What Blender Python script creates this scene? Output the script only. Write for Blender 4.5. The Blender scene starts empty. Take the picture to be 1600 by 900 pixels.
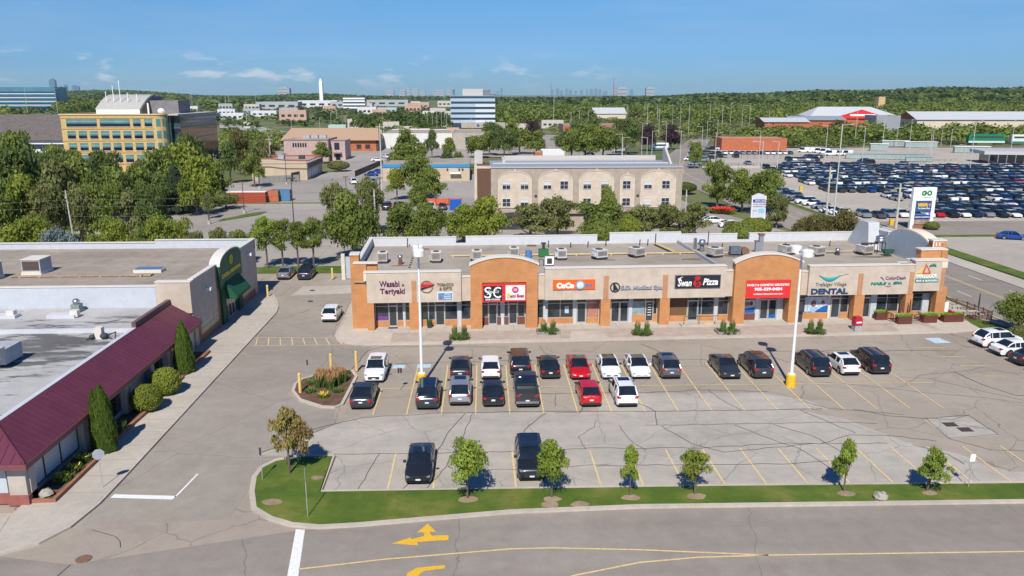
import bpy, bmesh, math, random
import numpy as np
from mathutils import Vector, Matrix
random.seed(7)
rad = math.radians
C = bpy.context.scene.collection
SC = bpy.context.scene

# ---------------------------------------------------------------- camera, sky, sun, exposure
F, PITCH, CH, YAW = 1250.0, math.atan(302 / 1250), 25.0, rad(2.45)
cam_d = bpy.data.cameras.new('camera')
cam_d.sensor_width = 36; cam_d.lens = 36 * F / 1600
cam_d.clip_start = 0.5; cam_d.clip_end = 90000
cam = bpy.data.objects.new('camera', cam_d); C.objects.link(cam)
cam.location = (0, 0, CH); cam.rotation_euler = (math.pi / 2 - PITCH, 0, -YAW)
SC.camera = cam
SUN_EL, SUN_AZ = rad(46.5), rad(9.75)          # shadows fall along (sin az, cos az)
sd = bpy.data.lights.new('sun', 'SUN'); sd.energy = 4.9; sd.angle = rad(0.53); sd.color = (1, .94, .84)
so = bpy.data.objects.new('sun', sd); C.objects.link(so)
dvec = Vector((math.sin(SUN_AZ) * math.cos(SUN_EL), math.cos(SUN_AZ) * math.cos(SUN_EL), -math.sin(SUN_EL)))
so.rotation_euler = dvec.to_track_quat('-Z', 'Y').to_euler(); so.location = (0, -50, 80)
W = bpy.data.worlds.new('World'); SC.world = W; W.use_nodes = True
nt = W.node_tree; N = nt.nodes; L = nt.links; N.clear()
out = N.new('ShaderNodeOutputWorld'); bg = N.new('ShaderNodeBackground'); bg.inputs[1].default_value = .071
sky = N.new('ShaderNodeTexSky'); sky.sky_type = 'NISHITA'; sky.sun_disc = False
sky.sun_elevation = SUN_EL; sky.sun_rotation = math.pi + SUN_AZ
sky.air_density = 1.0; sky.dust_density = .0; sky.ozone_density = 3.0; sky.altitude = 100
# thin fair-weather clouds, a property of the sky itself
tc = N.new('ShaderNodeTexCoord'); sep = N.new('ShaderNodeSeparateXYZ'); L.new(tc.outputs['Generated'], sep.inputs[0])
mp = N.new('ShaderNodeMapping'); mp.inputs['Scale'].default_value = (15, 15, 48); L.new(tc.outputs['Generated'], mp.inputs[0])
n1 = N.new('ShaderNodeTexNoise'); n1.inputs['Scale'].default_value = 1.25; n1.inputs['Detail'].default_value = 9; n1.inputs['Roughness'].default_value = .6
L.new(mp.outputs[0], n1.inputs[0])
r1 = N.new('ShaderNodeValToRGB'); r1.color_ramp.elements[0].position = .53; r1.color_ramp.elements[1].position = .64; L.new(n1.outputs[0], r1.inputs[0])
band = N.new('ShaderNodeValToRGB'); cr = band.color_ramp
cr.elements[0].position = 0; cr.elements[0].color = (0, 0, 0, 1); cr.elements[1].position = 1; cr.elements[1].color = (0, 0, 0, 1)
for p_, v_ in ((.004, .2), (.018, 1), (.034, .85), (.05, .0)):
    e = cr.elements.new(p_); e.color = (v_, v_, v_, 1)
L.new(sep.outputs[2], band.inputs[0])
# cumulus banks stand to the left (west) of the view
lr = N.new('ShaderNodeMapRange'); lr.inputs[1].default_value = -.02; lr.inputs[2].default_value = .25; lr.inputs[3].default_value = 1; lr.inputs[4].default_value = .0
L.new(sep.outputs[0], lr.inputs[0])
m1 = N.new('ShaderNodeMath'); m1.operation = 'MULTIPLY'; L.new(r1.outputs[0], m1.inputs[0]); L.new(band.outputs[0], m1.inputs[1])
m1b = N.new('ShaderNodeMath'); m1b.operation = 'MULTIPLY'; L.new(m1.outputs[0], m1b.inputs[0]); L.new(lr.outputs[0], m1b.inputs[1])
mp2 = N.new('ShaderNodeMapping'); mp2.inputs['Scale'].default_value = (2.2, 2.2, 22); mp2.inputs['Rotation'].default_value = (.05, .08, 0); L.new(tc.outputs['Generated'], mp2.inputs[0])
n2 = N.new('ShaderNodeTexNoise'); n2.inputs['Scale'].default_value = 1.3; n2.inputs['Detail'].default_value = 7; n2.inputs['Roughness'].default_value = .62; L.new(mp2.outputs[0], n2.inputs[0])
r2 = N.new('ShaderNodeMapRange'); r2.inputs[1].default_value = .45; r2.inputs[2].default_value = .8; r2.inputs[3].default_value = 0; r2.inputs[4].default_value = .13; L.new(n2.outputs[0], r2.inputs[0])
m2 = N.new('ShaderNodeMath'); m2.operation = 'ADD'; m2.use_clamp = True
m1c = N.new('ShaderNodeMath'); m1c.operation = 'MULTIPLY'; m1c.inputs[1].default_value = .85; L.new(m1b.outputs[0], m1c.inputs[0])
L.new(m1c.outputs[0], m2.inputs[0]); L.new(r2.outputs[0], m2.inputs[1])
mixc = N.new('ShaderNodeMixRGB'); mixc.inputs[2].default_value = (11, 11.3, 12, 1)
hs_ = N.new('ShaderNodeHueSaturation'); hs_.inputs['Saturation'].default_value = 1.45; hs_.inputs['Value'].default_value = .95; L.new(sky.outputs[0], hs_.inputs['Color'])
L.new(m2.outputs[0], mixc.inputs[0]); tn_ = N.new('ShaderNodeMixRGB'); tn_.blend_type = 'MULTIPLY'; tn_.inputs[0].default_value = 1; tn_.inputs[2].default_value = (.72, 1.0, 1.55, 1); L.new(hs_.outputs[0], tn_.inputs[1]); el_ = N.new('ShaderNodeValToRGB'); er_ = el_.color_ramp.elements; er_[0].position = .0; er_[0].color = (.49, .75, 1, 1); er_[1].position = .115; er_[1].color = (1, .96, .82, 1)
for p_, c_ in ((.036, (.51, .70, .90, 1)), (.072, (.74, .78, .80, 1))):
    e = er_.new(p_); e.color = c_
L.new(sep.outputs[2], el_.inputs[0]); tm_ = N.new('ShaderNodeMixRGB'); tm_.blend_type = 'MULTIPLY'; tm_.inputs[0].default_value = 1; L.new(tn_.outputs[0], tm_.inputs[1]); L.new(el_.outputs[0], tm_.inputs[2]); L.new(tm_.outputs[0], mixc.inputs[1]); L.new(mixc.outputs[0], bg.inputs[0]); L.new(bg.outputs[0], out.inputs[0])
SC.view_settings.view_transform = 'Standard'; SC.view_settings.look = 'None'; SC.view_settings.gamma = 1
SC.view_settings.exposure = .17; SC.view_settings.use_curve_mapping = False
SC.cycles.max_bounces = 6; SC.cycles.diffuse_bounces = 2; SC.cycles.glossy_bounces = 3; SC.cycles.transmission_bounces = 3
SC.cycles.transparent_max_bounces = 4; SC.cycles.volume_bounces = 0; SC.cycles.use_fast_gi = False

# ---------------------------------------------------------------- layout helpers (site frame: x along the shops, y away from the camera)
def ray(px, py):
    a = (px - 800) / F; b = (py - 450) / F
    x, y, z = a, math.cos(PITCH) - b * math.sin(PITCH), -(math.sin(PITCH) + b * math.cos(PITCH))
    c, s = math.cos(YAW), math.sin(YAW)
    return c * x + s * y, -s * x + c * y, z
def at(px, py, z=0.0):
    d = ray(px, py); t = (z - CH) / d[2]
    return d[0] * t, d[1] * t
def at_y(px, v, fw=1.012):                       # x of the point at distance v seen in column px
    a = (px - 800) / F; c, s = math.cos(YAW), math.sin(YAW)
    return (c * a + s * fw) / (-s * a + c * fw) * v
def ztop(py, v):
    b = (py - 450) / F
    return CH - math.tan(PITCH + math.atan(b)) * v

# ---------------------------------------------------------------- materials
MATS = {}
def mat(name, col, rough=.7, var=.12, scale=3.0, metal=0, spec=.4, bump=0.0, col2=None, detail=5, emit=0):
    if name in MATS: return MATS[name]
    m = bpy.data.materials.new(name); m.use_nodes = True; MATS[name] = m
    t = m.node_tree; b = t.nodes['Principled BSDF']
    b.inputs['Roughness'].default_value = rough; b.inputs['Metallic'].default_value = metal
    b.inputs['Specular IOR Level'].default_value = spec
    if var or col2:
        c = t.nodes.new('ShaderNodeTexCoord'); n = t.nodes.new('ShaderNodeTexNoise'); n.inputs['Scale'].default_value = scale; n.inputs['Detail'].default_value = detail
        n.inputs['Roughness'].default_value = .62
        t.links.new(c.outputs['Object'], n.inputs[0])
        r = t.nodes.new('ShaderNodeValToRGB'); r.color_ramp.elements[0].position = .3; r.color_ramp.elements[1].position = .7
        r.color_ramp.elements[0].color = tuple(x * (1 - var) for x in col) + (1,)
        r.color_ramp.elements[1].color = (tuple(min(1, x * (1 + var)) for x in (col2 or col))) + (1,)
        t.links.new(n.outputs[0], r.inputs[0]); t.links.new(r.outputs[0], b.inputs['Base Color'])
        if bump:
            bp = t.nodes.new('ShaderNodeBump'); bp.inputs['Strength'].default_value = bump; bp.inputs['Distance'].default_value = .05
            t.links.new(n.outputs[0], bp.inputs['Height']); t.links.new(bp.outputs[0], b.inputs['Normal'])
    else:
        b.inputs['Base Color'].default_value = tuple(col) + (1,)
    if emit:
        b.inputs['Emission Color'].default_value = tuple(col) + (1,); b.inputs['Emission Strength'].default_value = emit
    return m
def nodes(m): return m.node_tree.nodes, m.node_tree.links, m.node_tree.nodes['Principled BSDF']

def wall_coords(m):
    """object coords -> (x+y, z) so courses run level round corners"""
    n, l, b = nodes(m)
    c = n.new('ShaderNodeTexCoord'); s = n.new('ShaderNodeSeparateXYZ'); l.new(c.outputs['Object'], s.inputs[0])
    a = n.new('ShaderNodeMath'); a.operation = 'ADD'; l.new(s.outputs[0], a.inputs[0]); l.new(s.outputs[1], a.inputs[1])
    k = n.new('ShaderNodeCombineXYZ'); l.new(a.outputs[0], k.inputs[0]); l.new(s.outputs[2], k.inputs[1])
    return k.outputs[0], c.outputs['Object']
def brick(name, c1, c2, mortar, bw=.4, bh=.2, ms=.012, rough=.85):
    if name in MATS: return MATS[name]
    m = mat(name, c1, rough, 0); n, l, b = nodes(m)
    uv, ob = wall_coords(m)
    t = n.new('ShaderNodeTexBrick'); t.inputs['Scale'].default_value = 1; t.inputs['Brick Width'].default_value = bw; t.inputs['Row Height'].default_value = bh
    t.inputs['Mortar Size'].default_value = ms; t.inputs['Color1'].default_value = c1 + (1,); t.inputs['Color2'].default_value = c2 + (1,); t.inputs['Mortar'].default_value = mortar + (1,)
    l.new(uv, t.inputs[0])
    nz = n.new('ShaderNodeTexNoise'); nz.inputs['Scale'].default_value = .9; nz.inputs['Detail'].default_value = 6; l.new(ob, nz.inputs[0])
    mr = n.new('ShaderNodeMapRange'); mr.inputs[1].default_value = .3; mr.inputs[2].default_value = .7; mr.inputs[3].default_value = .88; mr.inputs[4].default_value = 1.1; l.new(nz.outputs[0], mr.inputs[0])
    mx = n.new('ShaderNodeVectorMath'); mx.operation = 'SCALE'; l.new(t.outputs[0], mx.inputs[0]); l.new(mr.outputs[0], mx.inputs['Scale']); l.new(mx.outputs[0], b.inputs['Base Color'])
    bp = n.new('ShaderNodeBump'); bp.inputs['Strength'].default_value = .4; bp.inputs['Distance'].default_value = .01; l.new(t.outputs['Fac'], bp.inputs['Height']); bp.invert = True; l.new(bp.outputs[0], b.inputs['Normal'])
    return m
def panel(name, col, pw=1.2, ph=1.2, ms=.012, dark=.7, rough=.8, var=.04):
    """render or metal panels with thin joints and faint streaks"""
    if name in MATS: return MATS[name]
    c2 = tuple(x * (1 - var) for x in col)
    return brick(name, tuple(col), c2, tuple(x * dark for x in col), pw, ph, ms, rough)
def ribs(name, col, scale=2.0, rough=.5, metal=.0, axis='x', strength=.6, dist=.05):
    if name in MATS: return MATS[name]
    m = mat(name, col, rough, .06, 1.5, metal); n, l, b = nodes(m)
    c = n.new('ShaderNodeTexCoord'); w = n.new('ShaderNodeTexWave'); w.bands_direction = axis.upper(); w.inputs['Scale'].default_value = scale; l.new(c.outputs['Object'], w.inputs[0])
    bp = n.new('ShaderNodeBump'); bp.inputs['Strength'].default_value = strength; bp.inputs['Distance'].default_value = dist; l.new(w.outputs[0], bp.inputs['Height']); l.new(bp.outputs[0], b.inputs['Normal'])
    return m
def glass(name, col=(.03, .04, .05), rough=.07):
    if name in MATS: return MATS[name]
    return mat(name, col, rough, .35, .9, 0, .7)
def ground(name, base, lite, dark, s1=.05, s2=1.2, grain=9., crack=0., ck=.18, rough=.9, streak=0, stain=.0):
    """worn paving: broad tone patches, grain, optional fine crack network"""
    if name in MATS: return MATS[name]
    m = mat(name, base, rough, 0); n, l, b = nodes(m)
    c = n.new('ShaderNodeTexCoord').outputs['Object']
    def noise(s, d=6, r=.6):
        x = n.new('ShaderNodeTexNoise'); x.inputs['Scale'].default_value = s; x.inputs['Detail'].default_value = d; x.inputs['Roughness'].default_value = r; l.new(c, x.inputs[0]); return x.outputs[0]
    r = n.new('ShaderNodeValToRGB'); e = r.color_ramp.elements; e[0].position = .28; e[0].color = dark + (1,); e[1].position = .74; e[1].color = lite + (1,)
    k = e.new(.5); k.color = base + (1,)
    l.new(noise(s1, 9, .62), r.inputs[0]); cur = r.outputs[0]
    def scale_by(cur, src, lo, hi, a=.3, z=.7):
        mr = n.new('ShaderNodeMapRange'); mr.inputs[1].default_value = a; mr.inputs[2].default_value = z; mr.inputs[3].default_value = lo; mr.inputs[4].default_value = hi; l.new(src, mr.inputs[0])
        mx = n.new('ShaderNodeVectorMath'); mx.operation = 'SCALE'; l.new(cur, mx.inputs[0]); l.new(mr.outputs[0], mx.inputs['Scale']); return mx.outputs[0]
    cur = scale_by(cur, noise(s2, 7, .7), .9, 1.09); cur = scale_by(cur, noise(grain, 3, .6), .93, 1.07)
    if stain: cur = scale_by(cur, noise(.9, 8, .66), 1, 1 - stain, .56, .72); cur = scale_by(cur, noise(.33, 6, .6), 1, 1 - stain * .6, .55, .64)
    if streak:
        mpn = n.new('ShaderNodeMapping'); mpn.inputs['Scale'].default_value = (.02, .55, 1) if streak == 1 else (.55, .02, 1); l.new(c, mpn.inputs[0])
        x = n.new('ShaderNodeTexNoise'); x.inputs['Scale'].default_value = 1; x.inputs['Detail'].default_value = 5; l.new(mpn.outputs[0], x.inputs[0]); cur = scale_by(cur, x.outputs[0], .92, 1.07)
    if crack:
        wn = n.new('ShaderNodeTexNoise'); wn.inputs['Scale'].default_value = .6; wn.inputs['Detail'].default_value = 5; l.new(c, wn.inputs[0])
        ad = n.new('ShaderNodeMixRGB'); ad.blend_type = 'ADD'; ad.inputs[0].default_value = 1.6; l.new(c, ad.inputs[1]); l.new(wn.outputs[1], ad.inputs[2])
        v = n.new('ShaderNodeTexVoronoi'); v.feature = 'DISTANCE_TO_EDGE'; v.inputs['Scale'].default_value = ck; l.new(ad.outputs[0], v.inputs[0])
        cur = scale_by(cur, v.outputs['Distance'], 1 - crack, 1, 0, .045 * ck)
    l.new(cur, b.inputs['Base Color'])
    bp = n.new('ShaderNodeBump'); bp.inputs['Strength'].default_value = .25; bp.inputs['Distance'].default_value = .02; l.new(noise(grain * 2, 3), bp.inputs['Height']); l.new(bp.outputs[0], b.inputs['Normal'])
    return m

# ---------------------------------------------------------------- object helpers
def tag(o, label=None, cat=None, group=None, kind=None):
    if label: o['label'] = label
    if cat: o['category'] = cat
    if group: o['group'] = group
    if kind: o['kind'] = kind
    return o
def thing(name, label, cat, loc=(0, 0, 0), rz=0, group=None):
    o = bpy.data.objects.new(name, None); C.objects.link(o); o.location = loc; o.rotation_euler = (0, 0, rz); o.empty_display_size = .3
    return tag(o, label, cat, group)
class MB:
    def __init__(s): s.v = []; s.f = []; s.mi = []
    def add(s, vs, fs, mi=0):
        b = len(s.v); s.v += [tuple(v) for v in vs]
        for f in fs: s.f.append(tuple(b + i for i in f)); s.mi.append(mi)
        return s
    def box(s, x0, x1, y0, y1, z0, z1, mi=0):
        if x0 > x1: x0, x1 = x1, x0
        if y0 > y1: y0, y1 = y1, y0
        v = [(x0, y0, z0), (x1, y0, z0), (x1, y1, z0), (x0, y1, z0), (x0, y0, z1), (x1, y0, z1), (x1, y1, z1), (x0, y1, z1)]
        return s.add(v, [(0, 3, 2, 1), (4, 5, 6, 7), (0, 1, 5, 4), (1, 2, 6, 5), (2, 3, 7, 6), (3, 0, 4, 7)], mi)
    def prism(s, poly, z0, z1, mi=0, bottom=True):
        n = len(poly)
        a = sum(poly[i][0] * poly[(i + 1) % n][1] - poly[(i + 1) % n][0] * poly[i][1] for i in range(n))
        if a < 0: poly = poly[::-1]
        v = [(x, y, z0) for x, y in poly] + [(x, y, z1) for x, y in poly]
        f = [tuple(range(n, 2 * n))] + ([tuple(range(n))[::-1]] if bottom else [])
        f += [(i, (i + 1) % n, n + (i + 1) % n, n + i) for i in range(n)]
        return s.add(v, f, mi)
    def slab_xz(s, poly, y0, y1, mi=0):              # outline in the x-z plane given thickness along y
        n = len(poly)
        a = sum(poly[i][0] * poly[(i + 1) % n][1] - poly[(i + 1) % n][0] * poly[i][1] for i in range(n))
        if a < 0: poly = poly[::-1]
        v = [(x, y0, z) for x, z in poly] + [(x, y1, z) for x, z in poly]
        f = [tuple(range(n)), tuple(range(n, 2 * n))[::-1]] + [(i, n + i, n + (i + 1) % n, (i + 1) % n) for i in range(n)]
        return s.add(v, f, mi)
    def slab_yz(s, poly, x0, x1, mi=0):
        n = len(poly)
        a = sum(poly[i][0] * poly[(i + 1) % n][1] - poly[(i + 1) % n][0] * poly[i][1] for i in range(n))
        if a < 0: poly = poly[::-1]
        v = [(x1, y, z) for y, z in poly] + [(x0, y, z) for y, z in poly]
        f = [tuple(range(n)), tuple(range(n, 2 * n))[::-1]] + [(i, n + i, n + (i + 1) % n, (i + 1) % n) for i in range(n)]
        return s.add(v, f, mi)
    def tube(s, p0, p1, r0, r1=None, n=8, mi=0, cap=True):
        if r1 is None: r1 = r0
        p0, p1 = Vector(p0), Vector(p1); d = (p1 - p0).normalized()
        a = d.orthogonal().normalized(); b = d.cross(a)
        v = []
        for p, r in ((p0, r0), (p1, r1)):
            for i in range(n):
                t = 2 * math.pi * i / n; v.append(p + (a * math.cos(t) + b * math.sin(t)) * r)
        f = [(i, (i + 1) % n, n + (i + 1) % n, n + i) for i in range(n)]
        if cap: f += [tuple(range(n))[::-1], tuple(range(n, 2 * n))]
        return s.add(v, f, mi)
    def path(s, pts, r, n=6, mi=0):
        for a, b in zip(pts[:-1], pts[1:]): s.tube(a, b, r, r, n, mi)
        return s
    def ball(s, c, r, sz=1, seg=10, rings=6, mi=0, noise=0):
        v = []; f = []
        for j in range(rings + 1):
            ph = math.pi * j / rings
            for i in range(seg):
                t = 2 * math.pi * i / seg; k = 1 + noise * (random.random() - .5)
                v.append((c[0] + r * k * math.sin(ph) * math.cos(t), c[1] + r * k * math.sin(ph) * math.sin(t), c[2] + r * sz * k * math.cos(ph)))
        for j in range(rings):
            for i in range(seg):
                f.append((j * seg + i, (j + 1) * seg + i, (j + 1) * seg + (i + 1) % seg, j * seg + (i + 1) % seg))
        return s.add(v, f, mi)
    def quad(s, a, b, c, d, mi=0): return s.add([a, b, c, d], [(0, 1, 2, 3)], mi)
    def ribbon(s, pts, w, z, mi=0):                   # flat strip on the ground
        pts = [Vector((p[0], p[1])) for p in pts]; n = len(pts); v = []
        for i, p in enumerate(pts):
            d = (pts[min(i + 1, n - 1)] - pts[max(i - 1, 0)]).normalized(); q = Vector((-d.y, d.x)) * w / 2
            v += [(p.x + q.x, p.y + q.y, z), (p.x - q.x, p.y - q.y, z)]
        return s.add(v, [(2 * i, 2 * i + 1, 2 * i + 3, 2 * i + 2) for i in range(n - 1)], mi)
    def kerb(s, pts, w, z0, z1, mi=0):                # raised strip along a line
        pts = [Vector((p[0], p[1])) for p in pts]; n = len(pts); v = []
        for i, p in enumerate(pts):
            d = (pts[min(i + 1, n - 1)] - pts[max(i - 1, 0)]).normalized(); q = Vector((-d.y, d.x)) * w / 2
            v += [(p.x + q.x, p.y + q.y, z0), (p.x + q.x, p.y + q.y, z1), (p.x - q.x, p.y - q.y, z1), (p.x - q.x, p.y - q.y, z0)]
        f = []
        for i in range(n - 1):
            a = 4 * i
            f += [(a + k, a + k + 1, a + k + 5, a + k + 4) for k in range(3)]
        f += [(0, 3, 2, 1), (4 * n - 4, 4 * n - 3, 4 * n - 2, 4 * n - 1)]
        return s.add(v, f, mi)
    def mesh(s, name, mats, smooth=False):
        me = bpy.data.meshes.new(name); me.from_pydata(s.v, [], s.f)
        if not isinstance(mats, (list, tuple)): mats = [mats]
        for m in mats: me.materials.append(m)
        if len(mats) > 1: me.polygons.foreach_set('material_index', s.mi)
        if smooth: me.polygons.foreach_set('use_smooth', [True] * len(me.polygons))
        me.update(); return me
    def build(s, name, mats, parent=None, loc=(0, 0, 0), rz=0, smooth=False, label=None, fix=False):
        me = s.mesh(name, mats, smooth)
        if fix:
            bm = bmesh.new(); bm.from_mesh(me); bmesh.ops.recalc_face_normals(bm, faces=bm.faces); bm.to_mesh(me); bm.free()
        o = bpy.data.objects.new(name, me); C.objects.link(o); o.location = loc; o.rotation_euler = (0, 0, rz)
        if parent: o.parent = parent
        if label: o['label'] = label
        return o
def boxes(name, parent, m, lst): return [MB().box(*a).build(name, m, parent) for a in lst]
def box(name, parent, m, *a): return MB().box(*a).build(name, m, parent)
def struct(mb, name, m, loc=(0, 0, 0), rz=0, **k):
    return tag(mb.build(name, m, None, loc, rz, **k), kind='structure')
def copy_tree(o, parent=None):
    c = o.copy(); C.objects.link(c)
    if parent: c.parent = parent
    for ch in KIDS.get(o.name, ()): copy_tree(ch, c)
    return c
KIDS = {}
def index_kids(root):
    for o in list(C.objects):
        if o.parent: KIDS.setdefault(o.parent.name, [])
    KIDS.clear()
    for o in C.objects:
        if o.parent: KIDS.setdefault(o.parent.name, []).append(o)
ORD = ['first', 'second', 'third', 'fourth', 'fifth', 'sixth', 'seventh', 'eighth', 'ninth', 'tenth', 'eleventh', 'twelfth', 'thirteenth', 'fourteenth', 'fifteenth', 'sixteenth', 'seventeenth', 'eighteenth', 'nineteenth', 'twentieth']
def nth(n):
    if n <= 20: return ORD[n - 1]
    t, u = divmod(n, 10); T = {2: 'twent', 3: 'thirt', 4: 'fort', 5: 'fift', 6: 'sixt', 7: 'sevent'}[t]
    return T + 'ieth' if u == 0 else T + 'y-' + ORD[u - 1]
def fit_text(parent, name, s, x0, x1, z0, z1, y, m, depth=.05, bold=0, shear=0, plane='xz', spacing=1):
    """lettering as real raised letters, fitted to a box on a wall"""
    cu = bpy.data.curves.new('t', 'FONT'); cu.body = s; cu.size = 1; cu.extrude = .05; cu.offset = bold; cu.shear = shear; cu.space_character = spacing; cu.resolution_u = 3
    ob = bpy.data.objects.new('t', cu); C.objects.link(ob)
    bpy.context.view_layer.update()
    me = bpy.data.meshes.new_from_object(ob.evaluated_get(bpy.context.evaluated_depsgraph_get()))
    bpy.data.objects.remove(ob); bpy.data.curves.remove(cu)
    n = len(me.vertices)
    if not n: return None
    co = np.empty(n * 3, 'f'); me.vertices.foreach_get('co', co); co = co.reshape(-1, 3)
    lo, hi = co.min(0), co.max(0); u = (co - lo) / np.maximum(hi - lo, 1e-6)
    X = x0 + u[:, 0] * (x1 - x0); Z = z0 + u[:, 1] * (z1 - z0); D = depth * (u[:, 2])
    if plane == 'xz': new = np.stack([X, y - D, Z], 1)
    elif plane == 'yz': new = np.stack([y + D, X, Z], 1)      # wall facing +x, reading along +y
    else: new = np.stack([X, Z, y + D], 1)
    me.vertices.foreach_set('co', new.astype('f').ravel()); me.name = name
    me.materials.clear(); me.materials.append(m); me.update()
    o = bpy.data.objects.new(name, me); C.objects.link(o); o.parent = parent
    return o
def disc_pts(cx, cz, r, n=24, a0=0, a1=2 * math.pi):
    return [(cx + r * math.cos(a0 + (a1 - a0) * i / n), cz + r * math.sin(a0 + (a1 - a0) * i / n)) for i in range(n + (abs(a1 - a0) < 6.28))]
def ring_xz(mb, cx, cz, r0, r1, y0, y1, n=28, mi=0, sx=1):
    for i in range(n):
        a, b = 2 * math.pi * i / n, 2 * math.pi * (i + 1) / n
        P = [(cx + sx * r0 * math.cos(a), cz + r0 * math.sin(a)), (cx + sx * r1 * math.cos(a), cz + r1 * math.sin(a)), (cx + sx * r1 * math.cos(b), cz + r1 * math.sin(b)), (cx + sx * r0 * math.cos(b), cz + r0 * math.sin(b))]
        mb.slab_xz(P, y0, y1, mi)
    return mb
# ---------------------------------------------------------------- the setting: ground, paving, kerbs, markings
def hill(x, y):
    d = math.hypot(x, y)
    def ss(a, b, t): t = max(0, min(1, (t - a) / (b - a))); return t * t * (3 - 2 * t)
    ang = math.degrees(math.atan2(x, y))
    right = ss(4, 20, ang) * (9 + 21 * ss(8, 36, ang) + 2.5 * math.sin(ang * .9))
    left = ss(-4, -12, ang) * (1 - .4 * ss(-27, -33, ang)) * (6 + 5 * math.sin(ang * .55 + 1) + 14 * ss(-18, -26, ang))
    return right * ss(900, 2600, d) + left * ss(2600, 4800, d) * 1.6 - 0.6 * ss(140, 600, d)
G_ground = ground('ground_meadow', (.13, .145, .05), (.24, .215, .105), (.075, .10, .035), .02, .35, 3.)
def ground_sheet():
    rs = [0, 15, 30, 45, 60, 80, 100, 125, 150, 180, 220, 270, 330, 400, 500, 600, 750, 900, 1100, 1300, 1500, 1800, 2100, 2500, 3000, 3600, 4200, 5000, 6500, 9000, 13000, 20000, 30000, 45000]
    na = 120; v = []; f = []
    for r in rs:
        for i in range(na):
            t = 2 * math.pi * i / na; x, y = r * math.sin(t), r * math.cos(t)
            z = hill(x, y) if y > 0 else 0
            if r > 4999: z *= max(0, 1 - (r - 5000) / 4000)
            v.append((x, y, z - .05))
    for j in range(len(rs) - 1):
        for i in range(na):
            a, b = j * na + i, j * na + (i + 1) % na
            f.append((a, b, b + na, a + na)) if j else f.append((b, b + na, a + na))
    m = MB(); m.v = v; m.f = f; m.mi = [0] * len(f)
    struct(m, 'ground', G_ground, smooth=True, fix=True)
ground_sheet()
A_lot = ground('asphalt_lot', (.335, .29, .236), (.39, .342, .282), (.275, .238, .195), .045, .9, 11, .45, .13, stain=.16)
A_slab = ground('asphalt_pale', (.40, .365, .315), (.455, .415, .362), (.335, .305, .264), .09, .8, 11, .4, .16, streak=1, stain=.12)
A_road = ground('asphalt_road', (.272, .238, .203), (.318, .282, .242), (.22, .194, .166), .035, .8, 12, .35, .05, streak=1, stain=.08)
A_lane = ground('asphalt_lane', (.298, .262, .222), (.348, .31, .265), (.237, .208, .176), .06, .8, 12, .4, .07, stain=.10)
A_old = ground('asphalt_old', (.33, .30, .265), (.42, .385, .34), (.25, .228, .20), .03, .5, 6, .4, .06)
A_far = ground('asphalt_commuter', (.42, .375, .315), (.48, .43, .365), (.34, .305, .26), .03, .5, 5, .0)
CONC = ground('concrete', (.47, .415, .35), (.54, .48, .41), (.39, .345, .295), .12, 1.6, 10)
CONC2 = ground('concrete_walk', (.44, .395, .34), (.50, .45, .39), (.37, .333, .285), .12, 1.6, 10)
PAVER = brick('pavers', (.40, .325, .275), (.44, .36, .305), (.33, .275, .235), .6, .3, .015)
n_, l_, b_ = nodes(PAVER)
for lk in list(l_):
    if lk.to_node.type == 'TEX_BRICK' and lk.to_socket.name == 'Vector': l_.remove(lk)
tcn = [q for q in n_ if q.type == 'TEX_COORD'][0]; brn = [q for q in n_ if q.type == 'TEX_BRICK'][0]; l_.new(tcn.outputs['Object'], brn.inputs[0])
TAR = mat('tar_seal', (.085, .08, .075), .7, .2)
GRASS = ground('lawn', (.085, .132, .012), (.19, .185, .04), (.045, .095, .008), .30, 2.2, 16, stain=.25)
MULCH = ground('mulch', (.13, .075, .045), (.19, .115, .07), (.08, .045, .03), 1.2, 6, 20)
YEL = mat('paint_yellow', (.66, .50, .24), .8, .22, 6)
YELB = mat('paint_bright_yellow', (.72, .42, .03), .75, .15, 6)
WHT = mat('paint_white', (.74, .74, .72), .8, .12, 6)
BLU = mat('paint_blue', (.42, .56, .66), .8, .3, 5)

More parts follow.
